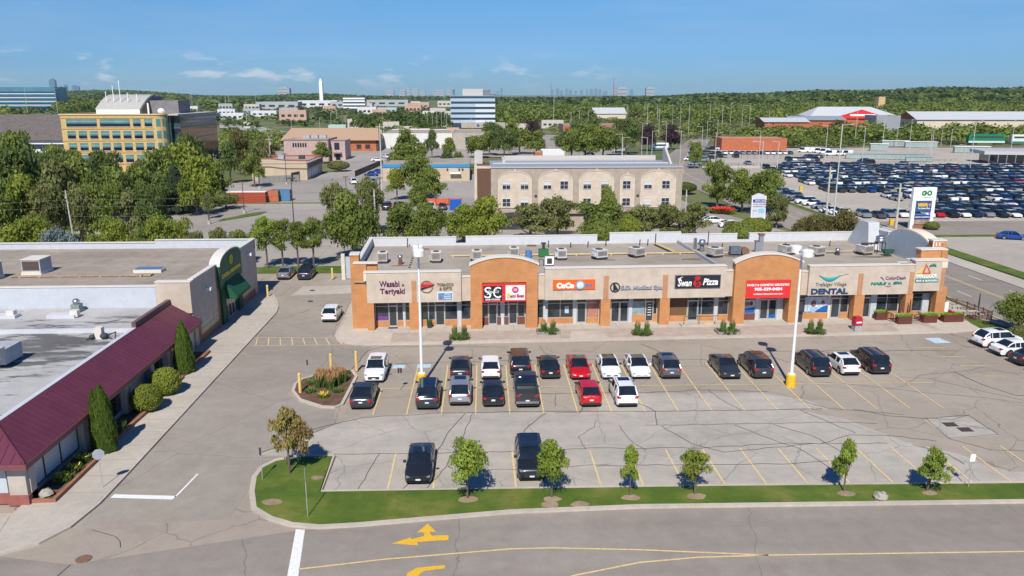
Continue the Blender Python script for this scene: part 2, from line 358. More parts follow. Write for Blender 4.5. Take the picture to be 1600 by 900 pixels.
# main lot of the plaza with tar-sealed cracks worked into its surface
lot = MB().prism([(-60, 28), (59.3, 28), (59.3, 84), (59.3, 104), (-15.5, 104), (-15.5, 113.5), (-45, 113.5), (-60, 104)], -.04, 0, 0)
CR = [  # crack seals traced in plan
    [(-13.3, 57.6), (-9.3, 59.9), (-3.2, 60.6), (5.2, 60.6), (13, 60.2), (21, 60.1), (28, 60.2)],
    [(-10.9, 53.3), (-7, 53.3), (-.5, 53.1), (8, 53.5), (16, 53.2), (22, 53.7), (30, 53.4)],
    [(-8, 47.9), (-7.2, 53.2)], [(-5.2, 47.6), (-3.2, 53.1), (-2.3, 57.2), (-1.2, 60.4)], [(-3.6, 47.6), (-2.4, 51), (-1.6, 54.2), (-.6, 60.4)],
    [(3.0, 52), (3.3, 56.9), (4.2, 58.5), (5.3, 60.2)], [(7.6, 53.4), (7.4, 55.6), (8.8, 57.2), (9.2, 58.6)], [(12, 53.0), (11.2, 54.4), (10.8, 57.6)],
    [(12.8, 57.5), (20, 57.4), (28, 57.4), (31, 57.0)], [(14, 57.3), (15.6, 54.0), (17.6, 52.4), (20, 52.8), (24.6, 53.6)],
    [(19.8, 57.2), (21.2, 55.0), (23.1, 52.9), (23.9, 50.3), (24.1, 48.9)], [(22.8, 57.2), (25, 55), (25.9, 52.3)],
    [(12.5, 64.9), (13.2, 62.1), (14.2, 60.3), (13.7, 57.4)], [(19.8, 65.0), (20.4, 62.2), (21.3, 60.1)], [(4, 64.5), (9, 64.6), (14, 64.4), (19, 64.8), (25, 64.3)],
    [(24.8, 50.7), (21, 50.4), (13, 50.6), (8, 50.6)], [(-2, 50.4), (4, 50.3), (9, 50.9)], [(6.2, 61.5), (6.5, 64.3)], [(6, 60.3), (8, 60.2), (8.8, 62.2)],
    [(30.5, 66.4), (34, 65.3), (38, 63.5), (43, 62.0), (47, 59.6), (50, 58.8)], [(38, 65.8), (40.5, 67.8), (44, 68.4), (47.5, 69.6), (49.5, 67.4)],
    [(40.6, 66.8), (43.5, 63.5), (46.0, 61.0), (49.8, 57.7)], [(44, 68.4), (44.5, 65), (45.8, 62.4), (49, 62.4), (49.8, 65)], [(30.5, 60), (33, 58.3), (37.2, 57.5), (39.2, 58.4)],
    [(27, 62), (28.6, 60.2), (31, 59.6), (34, 58.7)], [(26, 60), (28.5, 55.3)], [(25.2, 53.6), (28, 55.0), (31, 54.7), (33.8, 53.6)],
    [(27.2, 76.0), (29, 72.8), (31.2, 70.4), (31.5, 68.8)], [(33.8, 75.5), (36.6, 72.5), (38.1, 70.1)], [(28.5, 75.3), (33, 75.2), (39, 74.8), (45, 74.9), (48, 74.5)],
    [(33, 74.6), (33.2, 71.8), (36.6, 73.6)], [(-12, 70.8), (-11.2, 77.2), (-9.6, 78.6), (-2, 78.2), (3, 77.8)], [(-8, 73), (-2, 73.3), (7, 73.5), (14, 73.3), (22, 73)],
    [(16.6, 78.2), (18, 75.6), (18.6, 73.2)], [(6.2, 78), (6.4, 75.8), (7.3, 74.5)], [(35.4, 57.9), (35.0, 54.0), (36.9, 52.0), (42, 51.5), (48, 49)], [(35, 57.8), (39.1, 58.3), (39.2, 54.6), (35, 54.1)],
    [(31.8, 53.2), (33.4, 51.4), (33.6, 49.8)], [(-20.4, 41.6), (-21.3, 42.8), (-23, 43.6)], [(-22.4, 40), (-22.7, 38), (-21.8, 36)],
    [(-15.7, 53.8), (-12, 57.9)]]
for c in CR:
    pts = []
    for (x0, y0), (x1, y1) in zip(c[:-1], c[1:]):
        k = max(2, int(math.hypot(x1 - x0, y1 - y0) / .7))
        for i in range(k):
            t = i / k; pts.append((x0 + (x1 - x0) * t + random.uniform(-.07, .07), y0 + (y1 - y0) * t + random.uniform(-.09, .09)))
    pts.append(c[-1]); lot.ribbon(pts, random.uniform(.035, .06), .034, 1)
struct(lot, 'parking_lot', [A_lot, TAR])
def sheet(name, m, poly, z, mi=None): return struct(MB().prism(poly, z - .03, z, 0, False), name, m)
sheet('repaved_slab', A_slab, [(-15.9, 53.4), (-10.2, 59.8), (-5, 60.6), (12.9, 60.3), (25.9, 60.1), (29, 57.9), (31.5, 53.6), (34.2, 51.4), (36, 48.6), (44, 48), (44, 46.95), (-10.2, 47.4), (-10.2, 52.9)], .012)
sheet('repaved_slab', A_slab, [(9.7, 60.5), (9.4, 64.4), (24, 64.0), (27.5, 62.2), (28.5, 60.2)], .010)
sheet('drain_apron', A_slab, [(35, 57.8), (39, 58.2), (39.1, 54.5), (35.1, 54.1)], .018)
sheet('main_road', A_road, [(-70, 20), (75, 20), (75, 44.35), (34.2, 44.4), (9.9, 44.8), (1.9, 44.5), (-3, 43.9), (-7.3, 43.3), (-10.4, 43.1), (-22.5, 40.0), (-27, 41.0), (-70, 41)], .014)
sheet('side_lane', A_lane, [(-23.9, 44), (-15.3, 44.5), (-14.9, 52.4), (-11.2, 58), (-11.9, 62.2), (-16.5, 65), (-16.5, 70.5), (-11.8, 72), (-11, 78.5), (-14.9, 80.2), (-13.6, 100), (-15.8, 104), (-24.6, 100), (-23.9, 92)], .010)
sheet('concrete_pad', CONC2, [(-24.0, 100.5), (-15.4, 101.5), (-15.4, 106), (-23.5, 105.5)], .016)
# lawn strip and kerbs
isl = [(-10.5, 52.8), (-10.4, 47.55), (-4, 47.5), (16, 47.2), (35.4, 46.75), (75, 46.2), (75, 44.5), (34.2, 44.6), (9.9, 45.0), (1.9, 44.7), (-3, 44.1), (-7.3, 43.55), (-9.6, 43.4), (-11.2, 43.75), (-12.6, 44.5), (-13.9, 45.7), (-14.6, 47.8), (-15, 49.8), (-14.9, 51.2), (-14.2, 52.2), (-12.6, 52.8)]
struct(MB().prism(isl, -.03, .13), 'lawn', GRASS)
def gk(x): return 44.35 + 0 * x
struct(MB().kerb(isl[5:][:] and [(75, 44.35), (34.2, 44.45), (9.9, 44.85), (1.9, 44.55), (-3, 43.95), (-7.3, 43.4), (-9.6, 43.25), (-11.3, 43.6), (-12.75, 44.38), (-14.05, 45.62), (-14.75, 47.75), (-15.15, 49.8), (-15.05, 51.3), (-14.3, 52.35), (-12.6, 52.95), (-10.4, 52.95)], .34, -.03, .15)
       .kerb([(-10.38, 52.9), (-10.28, 47.62), (16, 47.35), (35.4, 46.9), (75, 46.35)], .16, -.03, .16), 'kerb', CONC)
# bare soil scuffs in the lawn
SOIL = ground('soil', (.30, .22, .14), (.38, .29, .19), (.2, .15, .09), .8, 4, 16)
sm = MB()
for x, y, r in [(-.8, 46.1, .55), (4.5, 45.9, .5), (9.5, 45.9, .5), (13.7, 45.9, .55), (23.4, 45.85, .5), (28.8, 45.7, .42), (-13.1, 46.3, .55), (-10.9, 49.5, .38), (4.3, 45.2, .5), (6.2, 45.2, .5)]:
    sm.prism([(x + r * (1 + .35 * random.random()) * math.cos(t * .524), y + r * .62 * (1 + .4 * random.random()) * math.sin(t * .524)) for t in range(12)], .13, .138 + random.random() * .004, 0, False)
struct(sm, 'bare_soil', SOIL)
# walk and kerb of the left shops
lw = [(-28.6, 101.5), (-28.6, 45.6), (-40, 45.2), (-60, 45), (-60, 38), (-40, 39), (-31, 39.8), (-27, 41.2), (-25.4, 42.25), (-24.5, 43.9), (-24.08, 46.6), (-24.02, 51), (-24.02, 79.4), (-24.0, 91.8), (-24.4, 94.6), (-25.2, 97.2), (-26.6, 100.8)]
struct(MB().prism(lw, -.03, .14), 'sidewalk', CONC2)
struct(MB().kerb([(-60, 37.9), (-40, 38.9), (-31, 39.7), (-26.95, 41.1), (-25.3, 42.15), (-24.38, 43.85), (-23.95, 46.6), (-23.9, 51), (-23.9, 79.4), (-23.88, 91.8), (-24.3, 94.7), (-25.1, 97.3), (-26.5, 100.9)], .2, -.03, .155), 'kerb', CONC)
# scored joints
jm = MB()
for y in np.arange(48, 96, 2.4): jm.ribbon([(-28.5, y), (-24.05, y)], .03, .144)
for x in (-32, -28.6): jm.ribbon([(x, 45.3), (x + 1.2, 40.3)], .04, .144)
struct(jm, 'walk_joints', mat('joint', (.22, .205, .19), .9, .2))
# shop walk in front of the mall (follows the mall frame)
MX, MY, MR = -11.9, 83.9, rad(1.5)
def mp_(u, w): return MX + u * math.cos(MR) - w * math.sin(MR), MY + u * math.sin(MR) + w * math.cos(MR)
wk = [mp_(*p) for p in [(-3.3, 14), (-3.3, -1.5), (-2.9, -3.0), (-1.8, -4.2), (0, -4.75), (3, -4.9), (30, -4.9), (63, -4.7), (66, -4.0), (70.2, -3.0), (70.6, 9), (68, 20), (66, 22), (-1, 22)]]
struct(MB().prism(wk, -.03, .13), 'shop_walk', CONC)
struct(MB().prism([mp_(*p) for p in [(2.6, -4.4), (30, -4.4), (46, -4.3), (62, -4.2), (62, -1.1), (30, -1.1), (2.6, -1.1)]], .12, .138, 0, False), 'paver_band', PAVER)
for u0 in (21.3, 57.2): struct(MB().prism([mp_(u0, -4.45), mp_(u0 + 4.2, -4.45), mp_(u0 + 3.6, -1.9), mp_(u0 + .5, -1.9)], .13, .143, 0, False), 'ramp', CONC)
struct(MB().kerb([mp_(*p) for p in [(-3.4, 14), (-3.4, -1.5), (-3.0, -3.1), (-1.9, -4.3), (0, -4.86), (3, -5.0), (30, -5.0), (63, -4.8), (66.2, -4.1)]], .18, -.03, .15), 'kerb', CONC)
jm = MB()
for u in np.arange(.5, 66, 1.9): jm.ribbon([mp_(u, -1.05), mp_(u, 1.25)], .03, .134)
struct(jm, 'walk_joints', MATS['joint'])
# mulch island with grasses
mi_ = [(-11.9, 71.1), (-11.2, 69.3), (-11.4, 62.6), (-11.9, 62.0), (-13.0, 62.2), (-15.1, 63.8), (-16.1, 65.8), (-16.3, 67.6), (-15.9, 68.9), (-14.4, 70.2)]
struct(MB().prism(mi_, -.03, .14), 'mulch_island', MULCH)
struct(MB().kerb(mi_ + [mi_[0]], .26, -.03, .18), 'kerb', CONC)
# painted markings
pm = MB(); Z = .026
xs_mid = [-8.6, -5.9, -3.1, -.35, 2.4, 5.15, 7.9, 10.65, 13.4, 16.1, 18.85, 21.55, 24.25, 26.95, 29.7, 32.45, 35.2, 37.95]
for i, x in enumerate(xs_mid):
    dy = -.012 * (x + 5); pm.ribbon([(x + .0, 60.35 + dy), (x + .05, 66.2 + dy)], .11, Z)
    if x < -8 or x > 38: continue
    pm.ribbon([(x + .05, 66.45 + dy), (x + .1, 72.3 + dy)], .11, Z)
pm.ribbon([(-9, 66.35), (15, 66.1), (40.5, 65.75)], .11, Z)
for x in [-6.05, -3.1, 2.3, 7.9, 10.7, 13.4, 16.1, 18.85, 21.6, 24.4, 27.3, 29.9, 32.6, 35.2, 38, 40.8]:
    pm.ribbon([(x, 47.6 - .015 * x), (x, 53.25 - .015 * x)], .12, Z)
for (x0, y0), (x1, y1) in [((47.2, 75.6), (44.3, 75.7)), ((47.6, 72.7), (45.2, 72.8)), ((47.8, 70), (45.6, 70.1)), ((48, 67.1), (46, 67.2))]: pm.ribbon([(x0, y0), (x1, y1)], .12, Z)
pm.ribbon([(-23.8, 82.2), (-15.2, 81.6)], .1, Z); pm.ribbon([(-23.4, 79.3), (-14, 79.2), (-12.4, 78.9)], .1, Z)
for i in range(8): pm.ribbon([(-23.4 + i * 1.2, 82.0 - i * .06), (-22.9 + i * 1.25, 79.4)], .1, Z)
for x in (-28.7, -26.0, -23.2, -20.6): pm.ribbon([(x, 108), (x, 113.2)], .1, Z)
pm.ribbon([(-9.9, 39.0), (-5.4, 39.75), (1.7, 40.5), (4, 40.5), (8.9, 40.1), (16, 39.25), (30.5, 39.0), (70, 38.6)], .12, Z)
pm.ribbon([(16, 39.25), (12, 39.2), (8.7, 38.85), (5, 37.8), (2, 36.4)], .12, Z)
struct(pm, 'painted_lines', YEL)
wm = MB()
wm.prism([(-10.95, 43.15), (-10.4, 43.05), (-9.6, 37), (-10.2, 37)], .02, .026); wm.prism([(-23.55, 47.95), (-19.45, 47.55), (-19.55, 47.1), (-23.6, 47.5)], .02, .026); wm.ribbon([(-19.5, 47.4), (-19.15, 50.6)], .13, .026)
struct(wm, 'stop_lines', WHT)
am = MB()
def arrow(pts, z=.027): am.prism(pts, .02, z, 0, False)
arrow([(-3.2, 43.45), (-3.75, 42.5), (-3.4, 42.5), (-3.3, 42.1), (-2.9, 42.1), (-3.05, 42.5), (-2.65, 42.5)]); arrow([(-1.9, 42.09), (-1.9, 41.6), (-3.7, 41.45), (-3.6, 41.1), (-5.1, 41.35), (-4.1, 41.95), (-4.0, 41.75), (-3.3, 42.09)])
arrow([(-2.0, 39.05), (-2.0, 38.75), (-3.1, 38.55), (-3.35, 38.2), (-3.3, 37.5), (-4.05, 37.5), (-4.0, 38.4), (-3.5, 38.85)])
struct(am, 'painted_arrows', YELB)
hm = MB()
hm.prism([(-5.9, 72.7), (-4.6, 72.7), (-4.6, 71.7), (-5.9, 71.7)], .02, .027); hm.prism([(-8.2, 72.6), (-7.0, 72.6), (-7.0, 71.6), (-8.2, 71.6)], .02, .027); hm.prism([(46.9, 78.9), (48.5, 79.0), (48.9, 77.2), (47.1, 77.1)], .02, .027)
struct(hm, 'painted_bay_symbol', BLU)
hs = MB(); hs.ribbon([(47.7, 78.4), (47.75, 77.9), (48.15, 77.85), (48.25, 77.5)], .12, .031); hs.ribbon([(-5.3, 72.5), (-5.28, 72.2), (-5.05, 72.15), (-5, 71.9)], .08, .031)
struct(hs, 'bay_symbol_lines', WHT)
# manholes and drain grates
IRON = mat('cast_iron', (.07, .05, .045), .6, .3, 12)
RUST = mat('rusty_iron', (.20, .11, .07), .8, .3, 9)
def manhole(x, y, r, m, label):
    tag(MB().tube((x, y, .02), (x, y, .036), r, r, 24).build('manhole_cover', m), label, 'manhole cover')
manhole(-22.0, 40.5, .42, RUST, 'rusty round manhole cover in the road below the left shops')
manhole(*at(803, 546), .4, RUST, 'rusty manhole cover in the driveway before the orange bubble tea sign')
manhole(*at(488, 454), .35, IRON, 'dark manhole cover in the lane nearest the two parked cars by the gate')
manhole(*at(485, 471), .35, IRON, 'dark manhole cover in the lane just ahead of the white car')
g_ = MB()
def grate(x, y, label):
    o = MB()
    o.box(x - .5, x + .5, y - .4, y + .4, .0, .024)
    for i in range(6): o.box(x - .46 + i * .17, x - .38 + i * .17, y - .38, y + .38, .024, .03)
    tag(o.build('drain_grate', IRON), label, 'drain grate')
grate(36.6, 56.6, 'dark square drain grate on the pale apron, the left of the pair'); grate(37.2, 55.6, 'dark square drain grate on the pale apron, the right of the pair')

# right hand arterial road, cross street, far lots
sheet('arterial_road', A_road, [(59.3, 20), (72.1, 20), (72.1, 240), (74.4, 262), (80, 290), (98, 350), (140, 480), (146, 480), (128, 480), (84, 350), (66, 290), (60.0, 262), (59.3, 240)][:7] + [(128, 480), (84, 350), (66, 290), (60.0, 262), (59.3, 240)], .016)
sheet('cross_street', A_road, [(72.1, 141.5), (320, 141.5), (320, 157.5), (72.1, 157.5)], .020)
dm = MB()
for off in (-.25, .15): dm.ribbon([(66.2 + off, 30), (66.2 + off, 236), (68 + off, 262), (74 + off, 290), (92 + off, 350)], .13, .03)
dm.ribbon([(74, 149.5), (320, 149.5)], .14, .03)
struct(dm, 'centre_line', YEL)
dm = MB()
for x in (69.6, 62.6):
    for y in np.arange(60, 236, 9): dm.ribbon([(x, y), (x, y + 3.2)], .12, .03)
struct(dm, 'lane_dashes', WHT)
struct(MB().prism([(76.5, 140.6), (330, 140.6), (330, 139.2), (78.6, 139.2), (78.6, 60), (77.4, 60), (76.2, 100), (75.7, 122), (75.4, 139)], -.03, .12), 'verge', GRASS)
struct(MB().prism([(72.1, 141), (72.1, 40), (75.2, 40), (75.2, 139), (76.4, 140.4), (76.4, 141.3)], -.03, .13), 'roadside_walk', CONC2)
sheet('corner_lot', A_far, [(78.7, 60), (330, 60), (330, 139.1), (78.7, 139.1)], .014)
struct(MB().prism([(56.2, 88), (59.2, 80), (59.2, 60), (58, 60), (54.5, 78), (55, 84)], -.03, .14).prism([(59.2, 88), (57.6, 112), (55.5, 146), (59.2, 146)], -.03, .12), 'verge', GRASS)
struct(MB().kerb([(59.35, 46), (59.35, 240)], .2, -.03, .15).kerb([(72.05, 40), (72.05, 141)], .2, -.03, .15).kerb([(72.1, 157.8), (72.1, 240), (74.5, 262), (80, 290)], .25, -.03, .15).kerb([(76, 157.8), (320, 157.8)], .25, -.03, .15), 'kerb', CONC)
sheet('commuter_lot', A_far, [(74.6, 158.6), (330, 158.6), (330, 281), (82, 281), (76.5, 262), (74.6, 240)], .012)
sheet('upper_lot', A_far, [(84, 283.5), (330, 283.5), (330, 385), (110, 385), (101, 350)], .010)
struct(MB().prism([(72.4, 158.2), (74.4, 160), (74.4, 240), (78.5, 270), (82, 283), (80.6, 283), (74, 258), (72.4, 240)], -.03, .12), 'verge', GRASS)
# lots behind the mall and left, hotel forecourt
sheet('hotel_lot', A_old, [(-15, 106), (56, 107.5), (58.2, 146), (50, 182), (48, 260), (-28, 260), (-28, 146), (-15, 138)], .006)
sheet('rear_lot', A_old, [(-75, 150), (-28.5, 140), (-28.5, 300), (-44, 300), (-50, 262), (-78, 230), (-80, 180)], .008)
sheet('slender_lot', A_old, [(-62, 118.5), (-15, 118), (-15, 150), (-30, 150), (-62, 152)], .011)
sheet('back_street', A_old, [(-46, 262), (-26, 262), (-22, 300), (0, 300), (0, 345), (-60, 345), (-48, 300)], .012)
sheet('plaza_yard', A_old, [(-120, 345), (58, 330), (80, 420), (60, 520), (-140, 520), (-130, 420)], .004)
struct(MB().prism([(-72, 190.3), (-30, 190.3), (-30, 191.6), (-72, 191.6)], -.03, .1).prism([(-52.4, 163), (-46.6, 172), (-46.2, 176.5), (-48.3, 176), (-52.8, 166)], -.03, .12).prism([(-31, 287), (2, 286), (2, 299), (-30, 300)], -.03, .1)
       .prism([(-32, 114.5), (-16, 113.8), (-16, 118), (-32, 118.5)], -.03, .1), 'verge', GRASS)
sheet('highway', ground('highway', (.36, .34, .31), (.42, .40, .37), (.30, .28, .26), .03, .5, 4), [at(343, 190), at(400, 197), at(455, 207), at(520, 213), at(620, 219), at(760, 222), at(760, 226), at(600, 225), at(500, 219), at(440, 213), at(395, 205), at(343, 200)], .05)
sheet('feeder_road', MATS['highway'], [at(668, 192), at(676, 191), at(712, 208), at(704, 212)], .06)
sheet('rail_bed', ground('ballast', (.20, .175, .15), (.26, .23, .2), (.15, .13, .11), .1, 1, 5), [(110, 392), (420, 366), (420, 378), (110, 404)], .03)
# ---------------------------------------------------------------- the orange-brick plaza
BRK = brick('orange_brick', (.50, .225, .085), (.54, .25, .10), (.42, .20, .09), .6, .2, .014)
BRKD = brick('orange_brick_strip', (.46, .23, .12), (.50, .26, .14), (.40, .21, .12), .6, .2, .012)
CRM = panel('cream_render', (.54, .455, .37), 1.5, 1.15, .008, .9)
CRML = mat('cream_trim', (.72, .62, .49), .8, .05)
CAP = mat('coping_white', (.66, .62, .56), .6, .05)
WPAR = ribs('parapet_metal', (.56, .58, .61), 3.2, .45, .0, 'x', .25, .03)
BPAR = ribs('arch_ribbed_metal', (.40, .46, .53), 1.5, .5, .0, 'y', .8, .06)
ROOF = ground('gravel_roof', (.35, .305, .25), (.42, .37, .31), (.28, .24, .195), .12, .9, 14, 0, .1, streak=1, stain=.2)
ALU = mat('aluminium', (.55, .56, .56), .4, .05, 3, .5)
GLS = glass('shop_glass'); DKW = mat('dark_brick', (.16, .06, .05), .8, .2, 5)
GRYP = mat('grey_panel', (.50, .53, .55), .6, .08, 2); 
PIPE = mat('gas_pipe', (.60, .47, .25), .6, .15, 2)
mall = thing('shopping_plaza', 'long single storey orange brick and cream plaza with two arched gables', 'building', (MX, MY, 0), MR)
TOPZ = 5.45
m = MB(); m.box(-1.55, 64.2, 1.42, 21, .1, TOPZ - .12)
m.build('wall', CRML, mall)
box('roof', mall, ROOF, -1.5, 64.4, .6, 21.2, TOPZ - .12, TOPZ)
# back parapet in stepped runs
m = MB()
for a, b, z in [(-1.9, 9.5, 6.55), (10.8, 28.5, 6.6), (30.2, 40.0, 6.85), (40.0, 47.8, 6.55), (49.5, 65.2, 6.6)]: m.box(a, b, 21.22, 21.6, TOPZ - .2, z)
m.box(9.5, 10.8, 21.25, 21.55, TOPZ - .2, 5.75).box(28.5, 30.2, 21.25, 21.55, TOPZ - .2, 5.75).box(47.8, 49.5, 21.25, 21.55, TOPZ - .2, 5.75)
m.build('rear_parapet', WPAR, mall)
m = MB()
for a, b, z in [(-1.95, 9.55, 6.55), (10.75, 28.55, 6.6), (30.15, 40.0, 6.85), (40.0, 47.85, 6.55), (49.45, 65.2, 6.6)]: m.box(a, b, 21.18, 21.64, z, z + .08)
m.build('rear_coping', CAP, mall)
# left side wall + tower
m = MB(); m.box(-1.9, -1.56, 2.4, 21.2, .1, 6.5).build('side_wall', CRML, mall)
box('side_parapet_lining', mall, BPAR, -1.555, -1.52, 3.2, 21.1, TOPZ, 6.45)
box('side_coping', mall, CAP, -1.97, -1.48, 2.4, 21.2, 6.5, 6.58)
m = MB(); m.box(-1.85, -.14, .8, 1.6, .1, 7.35).box(-.14, 1.0, 1.05, 1.6, 5.3, 7.35).box(-1.95, -1.0, 1.6, 3.0, .1, 8.15).build('brick_tower', BRK, mall)
m = MB(); m.box(-1.55, 1.06, .74, 1.66, 7.35, 7.46).box(-2.0, -.94, 1.5, 3.06, 8.15, 8.27).build('tower_coping', CAP, mall)
# cream sign bands
def band(u0, u1, z1, w0=0, w1=.75, z0=3.18, cap=True):
    box('sign_band', mall, CRM, u0, u1, w0, w1, z0, z1)
    if cap: box('band_coping', mall, CAP, u0 - .02, u1 + .02, w0 - .06, w1 + .05, z1, z1 + .1)
box('sign_band', mall, CRM, -.1, 10.0, 0, .75, 3.18, 6.5); box('band_coping', mall, CAP, -.4, 10.02, -.06, .8, 6.5, 6.6)
box('band_return', mall, CRML, -.38, -.102, -.03, 1.0, 5.63, 6.5)
band(10.0, 11.02, 5.82, .35, .9); band(18.32, 19.1, 5.9, .35, .9)
band(19.1, 39.2, 6.68); band(39.2, 40.1, 6.08, .35, .9); band(47.65, 48.6, 5.85, .35, .9); band(48.6, 60.7, 6.5)
box('sign_band', mall, CRM, 60.72, 63.8, -.04, .75, 3.5, 6.95); box('band_return', mall, CRML, 63.8, 64.45, -.04, 1.0, 6.15, 6.95)
box('band_coping', mall, CAP, 60.6, 64.5, -.1, 1.05, 6.95, 7.07); box('band_coping', mall, CAP, 59.3, 60.6, .5, 1.6, 6.5, 6.6)
box('band_coping', mall, CAP, 60.6, 64.4, 1.05, 2.0, 6.75, 6.9)
for a, b, z in [(4.68, 5.18, 5.6), (25.55, 26.1, 5.8), (32.12, 32.68, 5.82), (54.28, 54.82, 5.62), (60.2, 60.72, 5.72), (63.8, 64.25, 6.14)]:
    box('brick_strip', mall, BRKD, a, b, -.06, .3, 3.16, z)
for a, b in [(-.14, .58), (4.38, 5.5), (25.3, 26.38), (31.9, 32.98), (54.08, 55.2), (60.02, 60.85)]:
    box('brick_pillar', mall, BRK, a, b, -.02, .92, .1, 3.17)
box('brick_pillar', mall, BRK, 63.6, 64.75, -.02, .92, .1, 3.9)
# the two brick arches
def arch(u0, u1, z_edge, z_mid, o0, o1, oz):
    m = MB(); cx = (u0 + u1) / 2; hw = (u1 - u0) / 2; rise = z_mid - z_edge; R = (hw * hw + rise * rise) / (2 * rise); cz = z_mid - R
    top = [(u0 + (u1 - u0) * i / 20, cz + math.sqrt(R * R - (u0 + (u1 - u0) * i / 20 - cx) ** 2)) for i in range(21)]
    for p, q in zip(top[:-1], top[1:]): m.slab_xz([(p[0], oz), (q[0], oz), q, p], -.22, .75)
    m.box(u0, o0, -.22, .75, .1, oz).box(o1, u1, -.22, .75, .1, oz)
    m.build('brick_arch', BRK, mall)
    m = MB()
    for p, q in zip(top[:-1], top[1:]): m.slab_xz([p, q, (q[0], q[1] + .16), (p[0], p[1] + .16)], -.32, .85)
    m.box(u0 - .12, u0, -.32, .85, z_edge - .05, z_edge + .15).box(u1, u1 + .12, -.32, .85, z_edge - .05, z_edge + .15)
    m.build('arch_coping', CAP, mall)
    boxes('arch_return', mall, BRKD, [(u0, o0 - .05, .76, 1.4, .1, 5.3), (o1 + .05, u1, .76, 1.4, .1, 5.3)])
arch(11.02, 18.3, 7.22, 8.05, 12.25, 17.07, 5.3); arch(40.1, 47.65, 7.05, 7.98, 41.42, 46.45, 5.1)
# right end: pier with number, vaulted side parapet, corner turret
m = MB(); m.box(61.9, 64.9, 1.1, 2.2, 5.0, 7.95).box(64.25, 64.9, .93, 2.2, .1, 7.95).box(64.9, 65.35, 2.0, 3.2, .1, 8.6).box(63.9, 65.35, 2.2, 3.2, 7.0, 8.75).build('brick_pier', BRK, mall)
m = MB(); m.box(61.8, 64.98, 1.02, 2.3, 7.95, 8.08).box(63.8, 65.45, 2.15, 3.3, 8.75, 8.9).box(63.78, 63.9, 2.12, 2.2, 8.08, 8.75).build('pier_coping', CAP, mall)
fit_text(mall, 'letters', '117', 64.15, 65.2, 8.2, 8.62, 2.19, WHT, .05, .02)
m = MB(); ys = [3.2 + 11.2 * i / 24 for i in range(25)]
def az(y): return 6.9 + 2.2 * math.sqrt(max(0, 1 - ((y - 8.0) / 5.2) ** 2)) if 2.8 < y < 13.2 else 6.9
for a, b in zip(ys[:-1], ys[1:]): m.slab_yz([(a, .1), (b, .1), (b, az(b)), (a, az(a))], 64.42, 65.9)
m.box(64.42, 65.2, 14.4, 21.6, .1, 6.9).build('side_wall', CRML, mall, fix=True)
m = MB()
for a, b in zip(ys[:-1], ys[1:]): m.slab_yz([(a, TOPZ), (b, TOPZ), (b, az(b) - .12), (a, az(a) - .12)], 64.38, 64.415)
m.box(64.38, 64.415, 14.4, 21.2, TOPZ, 6.8).build('arch_lining', BPAR, mall, fix=True)
m = MB(); m.slab_yz([(14.6, TOPZ), (20.5, TOPZ), (17.6, 8.8), (16.6, 8.9), (15.2, 8.9), (14.9, 7.2)], 62.9, 64.36)
m.box(64.42, 66.0, 12.9, 13.4, 6.5, 8.0).box(64.42, 66.0, 13.4, 16.9, 6.9, 7.9).build('corner_turret', WPAR, mall, fix=True)
m = MB(); m.box(64.3, 66.1, 12.8, 13.1, 8.0, 8.1).box(65.8, 66.1, 13.1, 17, 7.9, 8.05).box(64.3, 64.6, 13.1, 17, 7.9, 8.05).build('turret_coping', CAP, mall)

# shopfronts: frames, panes, doors
W1 = 1.36
def storefront(u0, u1, items, base=.8, base_m=None, head=2.98):
    """items: list of (kind, ua, ub)"""
    bm_ = base_m or BRK
    box('transom', mall, ALU, u0, u1, W1 - .07, W1 + .05, head - .06, head + .02)
    for k, a, b in items:
        if k == 'door':
            d = box('shop_door', mall, ALU, a, b, W1 - .06, W1 + .02, .12, 2.55)
            box('door_glass', d, GLS, a + .1, b - .1, W1 - .075, W1 - .05, .3, 2.4)
            box('door_handle', d, MATS['cast_iron'], b - .2, b - .16, W1 - .14, W1 - .1, 1.1, 1.5)
            w_ = box('window', mall, GLS, a, b, W1, W1 + .03, 2.55, head)
        elif k == 'pane':
            w_ = box('window', mall, GLS, a, b, W1, W1 + .03, base, head)
            f = MB(); f.box(a - .03, a + .03, W1 - .06, W1, base, head).box(b - .03, b + .03, W1 - .06, W1, base, head).box(a, b, W1 - .05, W1, 2.42, 2.48).box(a, b, W1 - .05, W1, base, base + .06)
            f.build('frame', ALU, w_); box('plinth', mall, bm_, a - .03, b + .03, W1 - .12, W1 + .1, .1, base)
        elif k == 'panel':
            box('wall_panel', mall, GRYP, a, b, W1 - .1, W1 + .02, .12, head)
        elif k == 'brown':
            box('blind', mall, mat('brown_blind', (.16, .085, .04), .8, .1), a, b, W1 - .03, W1 + .02, base, head); box('plinth', mall, bm_, a, b, W1 - .12, W1 + .1, .1, base)
    box('soffit', mall, mat('soffit', (.30, .27, .24), .9), u0, u1, .74, 1.41, head + .02, head + .08)
storefront(.58, 4.38, [('pane', .6, 2.02), ('door', 2.02, 2.95), ('pane', 2.98, 3.6), ('panel', 3.6, 3.82), ('pane', 3.85, 4.36)])
storefront(5.5, 11.0, [('pane', 5.5, 6.35), ('pane', 6.4, 7.1), ('door', 7.13, 8.17), ('pane', 8.2, 9.55), ('panel', 9.58, 9.98), ('pane', 10.0, 11.0)])
storefront(12.3, 17.0, [('pane', 12.3, 12.95), ('door', 12.98, 13.95), ('pane', 14.0, 14.35), ('panel', 14.38, 14.72), ('pane', 14.75, 15.18), ('door', 15.22, 16.2), ('pane', 16.25, 17.0)], 1.0, DKW)
